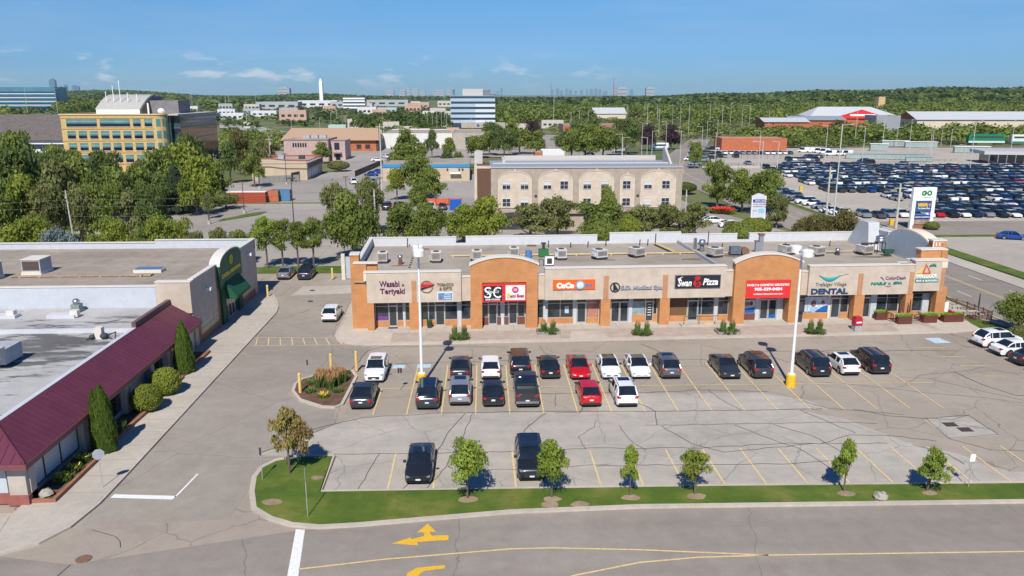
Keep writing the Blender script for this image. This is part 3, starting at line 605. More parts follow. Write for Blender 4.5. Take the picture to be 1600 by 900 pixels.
storefront(18.3, 25.3, [('pane', 18.35, 19.08), ('panel', 19.1, 19.55), ('pane', 19.58, 20.97), ('pane', 21.0, 22.42), ('panel', 22.45, 22.82), ('door', 22.84, 23.88), ('pane', 23.95, 25.28)])
storefront(26.4, 31.9, [('door', 26.7, 27.68), ('door', 27.7, 28.68), ('panel', 28.7, 29.1), ('pane', 29.15, 30.58), ('door', 30.6, 31.5), ('pane', 31.52, 31.88)], 1.0)
storefront(33.0, 40.1, [('pane', 33.05, 33.35), ('brown', 33.4, 35.35), ('door', 35.42, 36.6), ('pane', 36.65, 37.0), ('pane', 37.02, 38.45), ('panel', 38.48, 38.85), ('pane', 38.9, 40.08)])
storefront(41.5, 46.4, [('pane', 41.5, 43.2), ('panel', 43.22, 43.7), ('door', 43.76, 44.72), ('door', 44.74, 45.7), ('panel', 45.72, 46.4)], .9, DKW)
storefront(48.0, 54.1, [('pane', 48.2, 49.3), ('pane', 49.35, 51.7), ('door', 52.05, 53.1), ('pane', 53.15, 54.05)])
storefront(55.2, 60.0, [('pane', 55.25, 55.5), ('door', 55.6, 56.65), ('panel', 56.7, 57.4), ('pane', 57.4, 58.6), ('pane', 58.62, 59.95)])
storefront(60.9, 63.6, [('pane', 60.95, 62.8), ('panel', 62.85, 63.55)])
# window graphics: faded portraits and blue swoosh film on the dental windows, posters
def poster(u0, u1, z0, z1, cols):
    p = MB(); p.box(u0, u1, W1 - .035, W1 - .012, z0, z1)
    P_ = p.build('window_graphic', mat('film_pale', (.50, .58, .66), .4, .25, 2.2), mall)
    for (a, b, c, d, colr) in cols:
        ob = MB().ball((0, 0, 0), 1, 1, 10, 8); o = ob.build('figure', mat('film_' + '%02d%02d%02d' % tuple(int(q * 99) for q in colr), colr, .5, .1), P_)
        o.location = (a, W1 - .04, b); o.scale = (c, .012, d)
    return P_
P1 = poster(49.0, 51.7, .95, 2.7, [(50.0, 1.9, .3, .4, (.18, .10, .07)), (50.05, 1.85, .2, .28, (.50, .30, .22)), (50.1, 1.2, .5, .35, (.30, .45, .60)), (51.1, 2.0, .22, .3, (.20, .09, .05)), (51.1, 1.92, .17, .24, (.55, .33, .22))])
q = MB(); q.slab_xz([(50.2, .95), (51.7, .95), (51.7, 1.7), (51.2, 1.6), (50.7, 1.3)], W1 - .07, W1 - .05).build('blue_swoosh', mat('film_blue', (.01, .11, .40), .5, .1), P1)
P2 = poster(41.55, 43.15, .95, 2.45, [(41.9, 2.0, .22, .28, (.05, .03, .03)), (42.35, 2.0, .2, .26, (.30, .17, .12)), (42.75, 2.05, .2, .26, (.12, .06, .05))])
MB().slab_xz([(41.55, .95), (43.15, .95), (43.15, 1.6), (42.4, 1.45), (41.55, 1.2)], W1 - .07, W1 - .05).build('blue_swoosh', MATS['film_blue'], P2)
MB().slab_xz([(44.85, .35), (45.6, .35), (45.6, .8), (44.85, .65)], W1 - .12, W1 - .1).build('door_graphic', MATS['film_blue'], mall)
box('window_graphic', mall, mat('film_fruit', (.45, .20, .16), .5, .5, 3), 24.05, 25.2, W1 - .035, W1 - .012, .9, 2.9)
box('window_graphic', mall, mat('film_star', (.45, .55, .60), .5, .2, 3), 21.5, 21.95, W1 - .035, W1 - .012, 1.3, 2.1)
box('window_graphic', mall, mat('film_spa', (.26, .33, .36), .5, .35, 1.5), 29.2, 30.5, W1 - .035, W1 - .012, 1.05, 2.5)
box('window_graphic', mall, mat('film_purple', (.16, .06, .24), .5, .4, 3), .7, 1.9, W1 - .035, W1 - .012, .85, 1.35)
for i in range(5): box('door_lettering', mall, WHT, 30.85, 31.25, W1 - .11, W1 - .09, .9 + i * .3, .98 + i * .3)

# signs on the band
def sign(label, name='shop_sign'):
    o = thing(name, None, None); o.parent = mall; return tag(o, label)
TXP = mat('letters_plum', (.12, .02, .10), .5, 0); TXB = mat('letters_brown', (.16, .12, .07), .5, 0); TXR = mat('letters_red', (.50, .02, .03), .45, 0)
TXW = mat('letters_white', (.85, .85, .85), .5, 0); TXK = mat('letters_black', (.02, .02, .025), .45, 0); TXN = mat('letters_navy', (.012, .05, .13), .5, 0)
TXG = mat('letters_green', (.0, .22, .15), .5, 0); TXV = mat('letters_violet', (.14, .07, .22), .5, 0); RED = mat('panel_red', (.68, .035, .035), .45, .06)
ORG = mat('panel_orange', (.82, .13, .01), .45, .03); BLK = mat('panel_black', (.022, .024, .032), .4, .1); GLD = mat('panel_gold', (.75, .50, .05), .45, 0)
S = sign('plum serif lettering for a noodle shop')
fit_text(S, 'letters', 'Wasabi', 1.25, 3.4, 4.98, 5.62, -.005, TXP, .07, .02); fit_text(S, 'letters', '&', 3.66, 3.9, 5.02, 5.26, -.005, TXP, .05); fit_text(S, 'letters', 'Teriyaki', 1.3, 3.95, 4.02, 4.78, -.005, TXP, .07, .02)
S = sign('round red script badge beside brown tobacco shop lettering')
m = MB(); ring_xz(m, 6.3, 4.9, .60, .68, -.07, -.002); m.build('badge_ring', TXB, S)
m = MB(); m.slab_xz([(5.66, 4.55), (6.95, 5.0), (7.15, 5.17), (6.9, 5.22), (5.66, 4.75)], -.09, -.03); m.build('badge_bar', TXK, S)
m = MB(); m.slab_xz([(5.62, 4.74), (6.92, 5.12), (7.12, 5.2), (6.7, 5.45), (6.2, 5.4), (5.62, 5.1)], -.1, -.09); m.build('badge_flag', mat('flag_rose', (.55, .12, .10), .5, .1), S)
fit_text(S, 'letters', 'Makers', 5.7, 6.8, 4.86, 5.3, -.1, TXR, .03, .02, .3)
fit_text(S, 'letters', 'TOBACCO', 7.4, 9.2, 4.95, 5.28, -.005, TXB, .06, .03); fit_text(S, 'letters', '& GIFTS', 7.65, 9.0, 4.5, 4.84, -.005, TXB, .06, .03)
pb = box('panel', S, mat('panel_sky', (.10, .26, .46), .5, .25, 2), 7.5, 9.02, -.05, -.002, 3.42, 4.2); box('panel_rim', S, TXW, 7.44, 9.08, -.03, -.001, 3.36, 4.26)
for i, (t, x1) in enumerate([('LOTTO', 8.85), ('SNACKS', 8.9), ('CHARGERS', 8.92)]): fit_text(pb, 'letters', t, 8.15, x1, 3.98 - i * .23, 4.12 - i * .23, -.055, TXW, .02, .02)
MB().slab_xz([(7.6, 3.5), (7.95, 3.5), (7.9, 3.75), (7.75, 3.85)], -.07, -.052).build('panel_picture', mat('picture_rust', (.35, .10, .08), .5, .3), pb)
S = sign('black hair studio panel in a red frame'); box('sign_box', S, RED, 12.26, 14.6, -.35, -.24, 3.15, 5.22); box('panel', S, BLK, 12.4, 14.42, -.37, -.351, 3.3, 4.95)
fit_text(S, 'letters', 'S', 12.5, 13.25, 3.62, 4.86, -.375, TXW, .03, .0); fit_text(S, 'letters', 'C', 13.45, 14.3, 3.62, 4.86, -.375, TXW, .03, .0)
fit_text(S, 'letters', 'Jay', 12.75, 13.5, 4.0, 4.55, -.42, TXW, .02, 0, .4); fit_text(S, 'letters', 'Cut', 13.65, 14.1, 4.2, 4.55, -.42, TXW, .02, 0, .4); fit_text(S, 'letters', 'HAIR STUDIO', 12.6, 14.2, 3.36, 3.55, -.375, TXW, .03, .03)
S = sign('white dessert shop panel in a red frame'); box('sign_box', S, RED, 14.64, 17.05, -.35, -.24, 3.2, 5.22); box('panel', S, mat('panel_white', (.78, .78, .76), .5, .04), 14.8, 16.9, -.37, -.351, 3.36, 5.0)
m = MB(); m.slab_xz(disc_pts(15.85, 4.5, .36), -.39, -.371); m.build('badge', mat('badge_plum', (.42, .03, .12), .5, 0), S); m = MB(); m.slab_xz([(15.65, 4.35), (16.05, 4.35), (16.05, 4.65), (15.65, 4.65)], -.405, -.391); m.build('badge_centre', mat('badge_pink', (.75, .35, .42), .5), S)
fit_text(S, 'letters', 'B', 14.95, 15.3, 3.64, 4.15, -.375, GLD, .04, .04); fit_text(S, 'letters', 'ami Boat', 15.3, 16.8, 3.64, 4.02, -.375, mat('letters_crimson', (.42, .01, .05), .5, 0), .04, .04); box('panel_stripe', S, mat('stripe_grey', (.60, .62, .64), .5), 14.95, 16.8, -.38, -.372, 3.45, 3.56)
S = sign('orange bubble tea panel with white rounded letters'); box('panel', S, ORG, 19.97, 24.6, -.12, -.002, 4.35, 5.45)
fit_text(S, 'letters', 'CoCo', 20.35, 22.3, 4.5, 5.15, -.125, TXW, .06, .08); m = MB(); m.slab_xz(disc_pts(22.95, 4.88, .48), -.16, -.121); m.build('badge', mat('badge_ice', (.50, .66, .72), .5, .1), S)
m = MB(); ring_xz(m, 22.95, 4.88, .4, .52, -.18, -.161); m.build('badge_ring', mat('badge_grey', (.22, .30, .36), .5), S); fit_text(S, 'letters', 'CC', 22.68, 23.22, 4.7, 5.05, -.162, TXW, .02, .03)
fit_text(S, 'letters', '\u90fd\u53ef', 23.5, 24.35, 4.62, 5.0, -.125, mat('letters_sky', (.08, .25, .55), .5, 0), .05, .02)
S = sign('round initial badge and medical spa lettering'); m = MB(); ring_xz(m, 26.82, 4.5, .44, .56, -.06, -.002); m.build('badge_ring', TXK, S); m = MB(); m.slab_xz([(26.62, 4.15), (26.72, 4.15), (26.78, 4.9), (26.62, 4.95)], -.07, -.003); m.slab_xz([(26.7, 4.85), (26.82, 4.85), (27.15, 4.25), (26.7, 4.15), (27.0, 4.3)][:4], -.075, -.003); m.build('badge_leaf', TXK, S)
fit_text(S, 'letters', 'S.D. Medical Spa', 27.45, 32.05, 4.12, 4.72, -.02, mat('letters_steel', (.42, .46, .52), .35, 0, 1, .3), .12, .03)
fit_text(S, 'letter_shadow', 'S.D. Medical Spa', 27.5, 32.1, 4.07, 4.67, -.004, TXK, .02, .05)  # black copy shifted right and down paints the shadow of the raised letters
S = sign('black pizza panel with red bird crest'); box('panel', S, BLK, 33.5, 38.5, -.13, -.002, 4.33, 5.72); box('panel_rim', S, mat('rim_grey', (.16, .16, .18), .5), 33.43, 38.57, -.1, -.001, 4.27, 5.78)
fit_text(S, 'letters', 'Swan', 33.75, 35.3, 4.52, 5.3, -.135, TXW, .04, .025, .25); m = MB(); m.slab_xz([(33.72, 5.35), (34.1, 5.55), (34.3, 5.62), (34.0, 5.38), (34.2, 5.2), (33.8, 5.15)], -.17, -.132); m.build('wing_mark', TXW, S)
m = MB(); m.slab_xz([(35.45, 4.75), (35.7, 4.45), (36.15, 4.4), (36.4, 4.7), (36.3, 5.0), (36.0, 5.1), (36.15, 5.3), (36.35, 5.35), (36.2, 5.6), (35.85, 5.65), (35.6, 5.5), (35.7, 5.2), (35.5, 5.0)], -.17, -.132, 0); m.build('bird_crest', TXR, S, fix=True); fit_text(S, 'letters', 'S', 35.75, 36.15, 4.55, 5.2, -.172, TXK, .02, .02)
fit_text(S, 'letters', 'Pizza', 36.55, 38.25, 4.62, 5.38, -.135, TXW, .04, .025, .25)
S = sign('red dentist panel with white phone number'); box('panel', S, RED, 41.42, 46.45, -.33, -.225, 3.05, 5.08)
fit_text(S, 'letters', 'FAMILY & COSMETIC DENTISTRY', 41.5, 46.3, 4.45, 4.7, -.332, TXW, .03, .03); fit_text(S, 'letters', '905-339-0404', 42.35, 45.5, 3.92, 4.28, -.332, TXW, .03, .04); fit_text(S, 'letters', 'trafalgarvillagedental.com', 42.25, 45.6, 3.42, 3.64, -.332, TXW, .03, .02)
S = sign('navy dental lettering under a teal smile curve')
def cres(a, b, z, dz, th, n=14):
    up = [(a + (b - a) * i / n, z - dz * math.sin(math.pi * i / n)) for i in range(n + 1)]; dn = [(a + (b - a) * i / n, z - (dz + th) * math.sin(math.pi * i / n) - .01) for i in range(n + 1)]
    mm = MB()
    for i in range(n): mm.slab_xz([dn[i], dn[i + 1], up[i + 1], up[i]], -.05, -.002)
    return mm
cres(49.75, 52.2, 5.5, .28, .26).build('smile_top', mat('smile_green', (.05, .42, .30), .5, 0), S); o = cres(49.72, 52.22, 5.48, .5, .2); o.build('smile_low', mat('smile_blue', (.02, .22, .42), .5, 0), S)
MB().slab_xz([(52.1, 5.36), (52.8, 5.62), (53.1, 5.62), (53.08, 5.58), (52.8, 5.56)], -.05, -.002).build('smile_tail', mat('smile_grey', (.2, .26, .22), .5), S)
fit_text(S, 'letters', 'Trafalgar Village', 49.4, 52.95, 4.12, 4.66, -.005, mat('letters_grey', (.16, .15, .13), .5, 0), .05); fit_text(S, 'letters', 'DENTAL', 48.95, 53.2, 3.32, 3.98, -.005, TXN, .06, .045)
S = sign('violet and green nail salon lettering'); fit_text(S, 'letters', 'ColorDash', 57.4, 59.75, 4.88, 5.25, -.005, TXV, .05, .01)
fit_text(S, 'letters', 'NAILS', 55.75, 57.55, 4.28, 4.62, -.005, TXG, .05, .05, .15); fit_text(S, 'letters', '&', 57.75, 58.05, 4.3, 4.55, -.005, TXG, .05, .05, .3); fit_text(S, 'letters', 'SPA', 58.35, 59.4, 4.32, 4.64, -.005, TXG, .05, .05, .15)
cres(57.4, 58.2, 4.2, .1, .05).build('flourish', TXV, S); MB().slab_xz([(56.75, 5.15), (56.95, 5.2), (57.2, 4.95), (57.3, 4.7), (57.15, 4.85), (57.0, 5.0)], -.04, -.002).build('flourish', TXV, S)
S = sign('sailboat and palm logo above grill house lettering')
m = MB(); m.slab_xz([(61.6, 5.62), (61.78, 5.62), (62.0, 6.5), (61.9, 6.66)], -.12, -.042); m.slab_xz([(61.6, 5.5), (62.55, 5.5), (62.5, 5.64), (61.6, 5.64)], -.12, -.042); m.slab_xz([(61.9, 6.66), (62.02, 6.4), (62.4, 5.64), (62.55, 5.64)], -.121, -.042); m.build('sail', mat('sail_orange', (.60, .12, .03), .5, 0), S)
MB().slab_xz([(60.95, 5.55), (61.5, 5.55), (61.6, 6.25), (61.35, 5.95)], -.12, -.042).build('sail', mat('sail_yellow', (.72, .50, .10), .5), S)
m = MB()
for a in range(7):
    t = math.pi * (.0 + a / 6); m.slab_xz([(62.7, 6.4), (62.7 + .38 * math.cos(t), 6.38 + .3 * math.sin(t)), (62.7 + .42 * math.cos(t - .25), 6.3 + .2 * math.sin(t))], -.12 - .002 * a, -.042)
m.build('palm', TXG, S, fix=True); fit_text(S, 'letters', "PIERS DOCK", 60.95, 63.3, 5.0, 5.42, -.045, TXW, .08, .02, .1); box('panel', S, TXG, 60.85, 63.55, -.09, -.041, 4.52, 4.9); fit_text(S, 'letters', 'BAR & BURGERS', 60.95, 63.45, 4.6, 4.82, -.095, TXW, .03, .02)

# rooftop plant
UNIT = panel('unit_grey', (.44, .41, .38), .5, .4, .02, .75); UND = mat('unit_dark', (.05, .05, .055), .6, .3); STEEL = mat('stainless', (.55, .57, .6), .3, .1, 3, .9)
pairs = []
def rtu(u, w, sx=1.1, sy=1.5, h=.95, label='', col=None, rz=.0):
    x, y = mp_(u, w); t = thing('rooftop_unit', label, 'rooftop unit', (x, y, TOPZ), MR + rz, 'air conditioners on the plaza roof')
    box('curb', t, UND, -sx / 2 + .08, sx / 2 - .08, -sy / 2 + .1, sy / 2 - .1, 0, .3); c = MB().box(-sx / 2, sx / 2, -sy / 2, sy / 2, .3, .3 + h)
    c.box(-sx / 2 - .28, -sx / 2, -sy / 2 + .2, sy / 2 - .5, .45, .3 + h * .6).build('casing', col or UNIT, t)
    box('top_lid', t, CAP, -sx / 2 - .03, sx / 2 + .03, -sy / 2 - .03, sy / 2 + .03, .3 + h, .34 + h)
    m = MB(); m.tube((0, .1, .34 + h), (0, .1, .40 + h), sx * .32, n=16); m.build('fan_grille', UND, t)
    m = MB(); m.box(-sx / 2 + .12, sx / 2 - .12, -sy / 2 - .012, -sy / 2, .5, .2 + h); m.build('louvre', mat('louvre_grey', (.20, .19, .18), .6, .2), t)
    return t
for u, w, lb, c, r in [(.75, 10.5, 'grey boxy rooftop unit nearest the brick tower at the left end', None, 0), (7.1, 10.4, 'grey boxy rooftop unit between the ladder marks and the left arch', None, 0), (12.0, 10.9, 'grey boxy rooftop unit half hidden behind the left shoulder of the left arch', None, 0), (16.6, 12.4, 'grey boxy rooftop unit behind the right shoulder of the left arch', None, 0),
                (22.3, 11.0, 'plain slab grey rooftop unit right of the green machine', MATS['grey_panel'], 0), (27.0, 11.0, 'tilted dark grey rooftop unit with a round drip stain beside it', MATS['grey_panel'], .35), (31.8, 11.9, 'pale boxy rooftop unit above the medical spa sign', None, .5), (41.5, 11.2, 'squat grey rooftop unit left of the right arch beside the silver hood', None, .4),
                (51.0, 12.2, 'pale rooftop unit just behind the right arch top', None, .3), (54.4, 11.1, 'pale rooftop unit above the dental sign beside two white domes', None, .35), (60.8, 11.5, 'pale rooftop unit nearest the vaulted right parapet', None, .3)]:
    rtu(u, w, 1.5 if r else 1.15, 1.5, .85 if r else .95, lb, c, r)
def mth(name, label, cat, u, w, group=None): x, y = mp_(u, w); return thing(name, label, cat, (x, y, TOPZ), MR, group)
def vent(u, w, label, h=1.0):
    t = mth('turbine_vent', label, 'roof vent', u, w, 'round vents on the plaza roof'); box('stand', t, DKW if h > .9 else UND, -.22, .22, -.22, .22, 0, h * .6); m = MB(); m.tube((0, 0, h * .6), (0, 0, h * .8), .2, .2, 12); m.ball((0, 0, h * .95), .33, .75, 12, 8); m.build('cap', STEEL, t, smooth=True)
vent(2.9, 9.3, 'silver domed vent on a dark red stand near the left end of the plaza roof'); vent(57.2, 11.3, 'squat silver domed vent right of the dental sign rooftop unit', .7)
t = mth('exhaust_hood', 'tall silver exhaust hood with side duct on the plaza roof', 'exhaust fan', 41.0, 15.0); m = MB(); m.box(-1.1, -.75, -.2, .2, 0, 1.7); m.build('duct', STEEL, t); m = MB(); m.tube((0, 0, 0), (0, 0, .9), .3); m.tube((0, 0, .9), (0, 0, 1.5), .55, .35, 14); m.build('hood', STEEL, t, smooth=True)
t = mth('kitchen_exhaust', 'large mushroom exhaust fan on legs with ducts by the vaulted parapet', 'exhaust fan', 63.0, 12.0); m = MB(); [m.tube((a, b, 0), (a, b, 1.5), .05) for a in (-.5, .5) for b in (-.4, .4)]; m.box(-2.4, -.4, -.1, .1, 1.2, 1.4); m.build('legs', UND, t); m = MB(); m.tube((0, 0, 1.4), (0, 0, 2.0), .65, .55, 14).ball((0, 0, 2.05), .62, .45, 14, 8); m.build('fan', STEEL, t, smooth=True); m = MB(); m.tube((-2.1, 0, .1), (-2.1, 0, 1.3), .12).tube((-1.2, 0, .1), (-1.2, 0, 1.3), .12); m.build('duct', UND, t)
t = mth('green_machine', 'small green roof machine beside the left arch', 'rooftop unit', 20.3, 12.7); MB().box(-.6, .6, -.4, .4, .1, 1.0).build('casing', mat('machine_green', (.03, .16, .06), .5, .15), t); MB().tube((0, 0, 1.0), (0, 0, 1.6), .18).box(-.3, .3, -.2, .2, 1.6, 1.8).build('stack', UND, t)
t = mth('blue_drum', 'blue drum on the roof just behind the left arch', 'drum', 18.4, 12.2); MB().tube((0, 0, 0), (0, 0, .9), .4, .4, 14).build('body', mat('drum_blue', (.08, .2, .42), .5, .2), t)
t = mth('condenser', 'small white condenser on a frame beside the left arch shoulder', 'condenser', 20.4, 7.3); MB().box(-.5, .5, -.25, .25, .15, 1.1).build('casing', TXW, t); MB().box(-.3, .3, -.27, -.252, .3, .95).build('grille', UND, t); MB().path([(-.7, 0, 0), (-.7, 0, .8), (-1.2, 0, .8), (-1.2, 0, 0)], .05).build('frame', UND, t)
t = mth('green_bin', 'small dark green trough on the roof below the mushroom exhaust', 'trough', 63.2, 10.4); MB().slab_xz([(-.4, .3), (.4, .3), (.7, .8), (-.7, .8)], -.4, .4).build('body', mat('bin_green', (.02, .09, .05), .5, .15), t)
t = mth('vent_stack', 'tall square steel chimney stack behind the right arch', 'chimney', 47.7, 13.3); MB().box(-.35, .1, -.25, .25, 0, 1.5).box(.1, .6, -.25, .25, 0, 2.3).build('stack', mat('galvanised', (.32, .36, .40), .45, .15, 3, .4), t); MB().box(0, .7, -.35, .35, 2.3, 2.5).box(-.5, .15, -.3, .3, 1.5, 1.6).build('cap', mat('rust_cap', (.25, .10, .12), .6, .2), t)
t = mth('exhaust_fan', 'brown round exhaust fan with dark duct left of the steel chimney', 'exhaust fan', 45.6, 12.2); MB().tube((0, -.4, .5), (0, .4, .5), .5, .5, 14).build('drum', RUST, t); MB().box(-1.9, -.6, -.4, .4, .2, 1.1).build('duct', mat('duct_slate', (.12, .15, .19), .5, .2), t)
for k, (u, lb) in enumerate([(52.6, 'white dome cover, the left and rear of the pair on the plaza roof'), (53.4, 'white dome cover, the right and nearer of the pair on the plaza roof')]):
    x, y = mp_(u, 12.2 - k * 1.2); tag(MB().ball((0, 0, .25), .62, .55, 14, 8).box(-.5, .5, -.5, .5, 0, .25).build('dome_cover', TXW, None, (x, y, TOPZ), MR, True), lb, 'roof dome', 'white domes on the plaza roof')
m = MB()
for i in range(9): m.box(3.95 + i * .02, 4.2 + i * .02, 7.2 + i * 1.35, 7.7 + i * 1.35, TOPZ, TOPZ + .06)
m.build('roof_blocks', UND, mall)
t = mth('gas_pipe', 'long yellowish gas pipe run along the plaza roof', 'pipe', 0, 0); m = MB(); m.box(8.8, 39.6, 13.2, 13.45, .12, .26).box(41.5, 62, 13.0, 13.12, .1, .2); [m.box(u, u + .15, 13.1, 13.55, 0, .12) for u in np.arange(9, 39.5, 2.2)]
m.build('pipe', PIPE, t); m = MB(); m.ribbon([(36.0, 19.6), (37.0, 13.3), (39.6, 13.4)], .55, .34).build('walkway_board', mat('board_yellow', (.58, .43, .18), .7, .2), t)
m = MB(); m.kerb([(39.5, 20.9), (40.0, 1.3)], .28, TOPZ, TOPZ + .38).build('roof_divider', mat('divider_steel', (.36, .40, .44), .5, .2), mall)
m = MB()
for u, w, h in [(3.1, 20.3, 1.2), (21.6, 19, .9), (24.5, 18.6, .7), (26.8, 18.6, .8), (29.3, 19.2, 1.0), (33.9, 19.4, .8), (36.0, 19.4, 1.6), (34.9, 19.1, .9), (43.0, 18.9, 1.9), (44.4, 17.2, .6), (59, 17.3, .7), (52.8, 17, .6)]: m.tube((u, w, TOPZ), (u + .05, w, TOPZ + h), .07)
m.build('vent_pipes', UND, mall)
m = MB(); m.box(4.5, 6.0, 18.3, 18.6, TOPZ, TOPZ + .15).box(37.0, 39.2, 9.6, 9.8, TOPZ, TOPZ + .12).box(18.9, 20.1, 19.6, 20, TOPZ, TOPZ + .2).build('roof_sleepers', RUST, mall)
# wet and drip stains keep to the roof membrane as thin sheets
STN = mat('roof_stain', (.15, .13, .11), .8, .3, 3); m = MB()
for u, w, a, b in [(61, 9.9, 2.6, .5), (47.0, 10.4, 2.0, .6), (28.0, 10.2, 1.1, .3), (2.9, 8.6, 1.2, .3), (44.0, 11.8, 1.4, .8), (56.5, 12.7, 2.2, .35)]:
    m.prism([(u + a * math.cos(q * .449) * random.uniform(.75, 1.1), w + b * math.sin(q * .449) * random.uniform(.7, 1.2)) for q in range(14)], TOPZ, TOPZ + .012, 0, False)
m.build('roof_stains', STN, mall)
# ---------------------------------------------------------------- left shops: dollar store and maroon canopy building
GBE = panel('grey_beige_render', (.46, .41, .36), 3.0, 1.8, .008, .9); GRN = mat('sign_green', (.012, .10, .05), .5, .08); GRN2 = mat('awning_green', (.01, .085, .04), .8, .1)
WMET = ribs('white_wall_metal', (.50, .53, .58), 1.6, .5, 0, 'x', .25, .03); LBRK = brick('red_brown_brick', (.30, .13, .07), (.35, .16, .09), (.26, .14, .09), .4, .2, .014)
MEMB = ground('pale_membrane', (.40, .395, .39), (.50, .495, .49), (.29, .285, .275), .07, .5, 5, 0, .1); n_, l_, b_ = nodes(MEMB)
def add_stains(m, lo, hi, c0, rad_, rot):                   # ponding dirt: streaky noise gathered round one low spot of the roof
    n, l, b = nodes(m); src = b.inputs['Base Color'].links[0].from_socket; c = n.new('ShaderNodeTexCoord').outputs['Object']
    mp = n.new('ShaderNodeMapping'); mp.inputs['Rotation'].default_value = (0, 0, rot); mp.inputs['Scale'].default_value = (.35, 1.3, 1); l.new(c, mp.inputs[0]); x = n.new('ShaderNodeTexNoise'); x.inputs['Scale'].default_value = .75; x.inputs['Detail'].default_value = 9; x.inputs['Roughness'].default_value = .68; l.new(mp.outputs[0], x.inputs[0])
    d = n.new('ShaderNodeVectorMath'); d.operation = 'DISTANCE'; l.new(c, d.inputs[0]); d.inputs[1].default_value = c0; mr = n.new('ShaderNodeMapRange'); mr.inputs[1].default_value = 0; mr.inputs[2].default_value = rad_; mr.inputs[3].default_value = .16; mr.inputs[4].default_value = -.10; l.new(d.outputs['Value'], mr.inputs[0])
    a = n.new('ShaderNodeMath'); a.operation = 'ADD'; l.new(x.outputs[0], a.inputs[0]); l.new(mr.outputs[0], a.inputs[1]); m2_ = n.new('ShaderNodeMapRange'); m2_.inputs[1].default_value = lo; m2_.inputs[2].default_value = hi; m2_.inputs[3].default_value = 1; m2_.inputs[4].default_value = .30; l.new(a.outputs[0], m2_.inputs[0])
    s = n.new('ShaderNodeVectorMath'); s.operation = 'SCALE'; l.new(src, s.inputs[0]); l.new(m2_.outputs[0], s.inputs['Scale']); l.new(s.outputs[0], b.inputs['Base Color'])
add_stains(MEMB, .50, .62, (-36.0, 66.0, 4.4), 12, .75)
TEXY = mat('letters_yellow', (.72, .60, .05), .5, 0)
ds = thing('dollar_store', 'flat roofed store with a green arched sign facing the lane', 'building', (0, 0, 0))
m = MB(); m.box(-62, -28.62, 78.62, 102.0, .1, 5.88).build('wall', GBE, ds)
box('roof', ds, ground('tan_roof', (.31, .265, .215), (.37, .32, .265), (.25, .215, .178), .10, .8, 14, 0, .1, streak=1, stain=.2), -62, -28.7, 78.7, 102, 5.88, 6.0)
m = MB(); m.box(-62, -32.0, 78.4, 78.75, 4.0, 6.55).build('front_parapet', WMET, ds); m = MB(); m.box(-31.98, -28.6, 78.38, 78.75, 3.8, 6.95).build('cream_return', CRM, ds)
m = MB(); m.box(-28.95, -28.6, 78.76, 86.3, 2.7, 7.0).box(-28.95, -28.6, 78.76, 79.7, .1, 2.7).build('street_wall', GBE, ds); m = MB(); m.box(-28.95, -28.6, 95.0, 102.2, 3.1, 7.08).box(-28.95, -28.6, 94.9, 95.1, .1, 3.1).box(-28.95, -28.6, 101.0, 102.2, .1, 3.1).build('street_wall', GBE, ds)
m = MB(); m.box(-62, -41, 101.9, 102.3, 5.9, 6.75).box(-41, -28.6, 101.9, 102.25, 5.9, 7.05).build('rear_parapet', WMET, ds)
m = MB(); m.box(-62, -31.9, 78.34, 78.82, 6.55, 6.65).box(-32.0, -28.5, 78.32, 79.1, 6.95, 7.06).box(-29.05, -28.5, 79.1, 86.4, 7.0, 7.11).box(-29.05, -28.5, 94.9, 102.3, 7.08, 7.18).box(-62, -41, 101.8, 102.4, 6.75, 6.83).box(-41, -29.05, 101.8, 102.35, 7.05, 7.13).build('coping', CAP, ds)
m = MB(); m.box(-28.9, -28.58, 79.72, 80.5, .1, 2.72).box(-28.9, -28.58, 86.15, 86.9, .1, 7.0).box(-28.9, -28.55, 94.45, 94.9, .1, 3.1).build('brick_pier', LBRK, ds); m = MB(); m.box(-28.9, -28.57, 80.52, 86.13, .1, .85).box(-28.9, -28.57, 94.95, 100.9, .1, .9).build('brick_plinth', LBRK, ds)
for y0, y1, z0, z1 in [(80.55, 86.1, .87, 2.62), (94.95, 100.9, .92, 3.0)]:
    w_ = MB().box(-28.8, -28.66, y0, y1, z0, z1).build('window', GLS, ds); f = MB()
    for i in range(6): y = y0 + (y1 - y0) * i / 5; f.box(-28.66, -28.6, y - .04, y + .04, z0, z1)
    f.box(-28.659, -28.601, y0, y1, z0 + .9, z0 + .97); f.build('frame', ALU, w_)
    MB().box(-28.6, -28.58, y0 + .1, y1 - .1, z0 + .35, z0 + .5).build('window_stripe', TEXY, w_)
m = MB()
pts = [(94.6, .1), (94.6, 6.9)] + [(90.5 + 4.1 * math.cos(math.pi * i / 16), 6.9 + 1.1 * math.sin(math.pi * i / 16)) for i in range(17)] + [(86.4, 6.9), (86.4, 4.4), (94.6, 4.4)][:2]
arc = [(90.6 + 4.1 * math.cos(math.pi * i / 16), 6.75 + 1.2 * math.sin(math.pi * i / 16)) for i in range(17)]
for p, q in zip(arc[:-1], arc[1:]): m.slab_yz([(p[0], 4.3), (q[0], 4.3), q, p], -28.9, -28.25)
m.build('sign_arch', GRN, ds, fix=True); m = MB()
for p, q in zip(arc[:-1], arc[1:]): m.slab_yz([p, q, (q[0], q[1] + .12), (p[0], p[1] + .12)], -29.3, -28.15)
m.build('arch_coping', CAP, ds, fix=True)
boxes('entrance_wall', ds, GRN2, [(-28.9, -28.3, 86.92, 88.3, .1, 4.28), (-28.9, -28.3, 93.1, 94.4, .1, 4.28)])
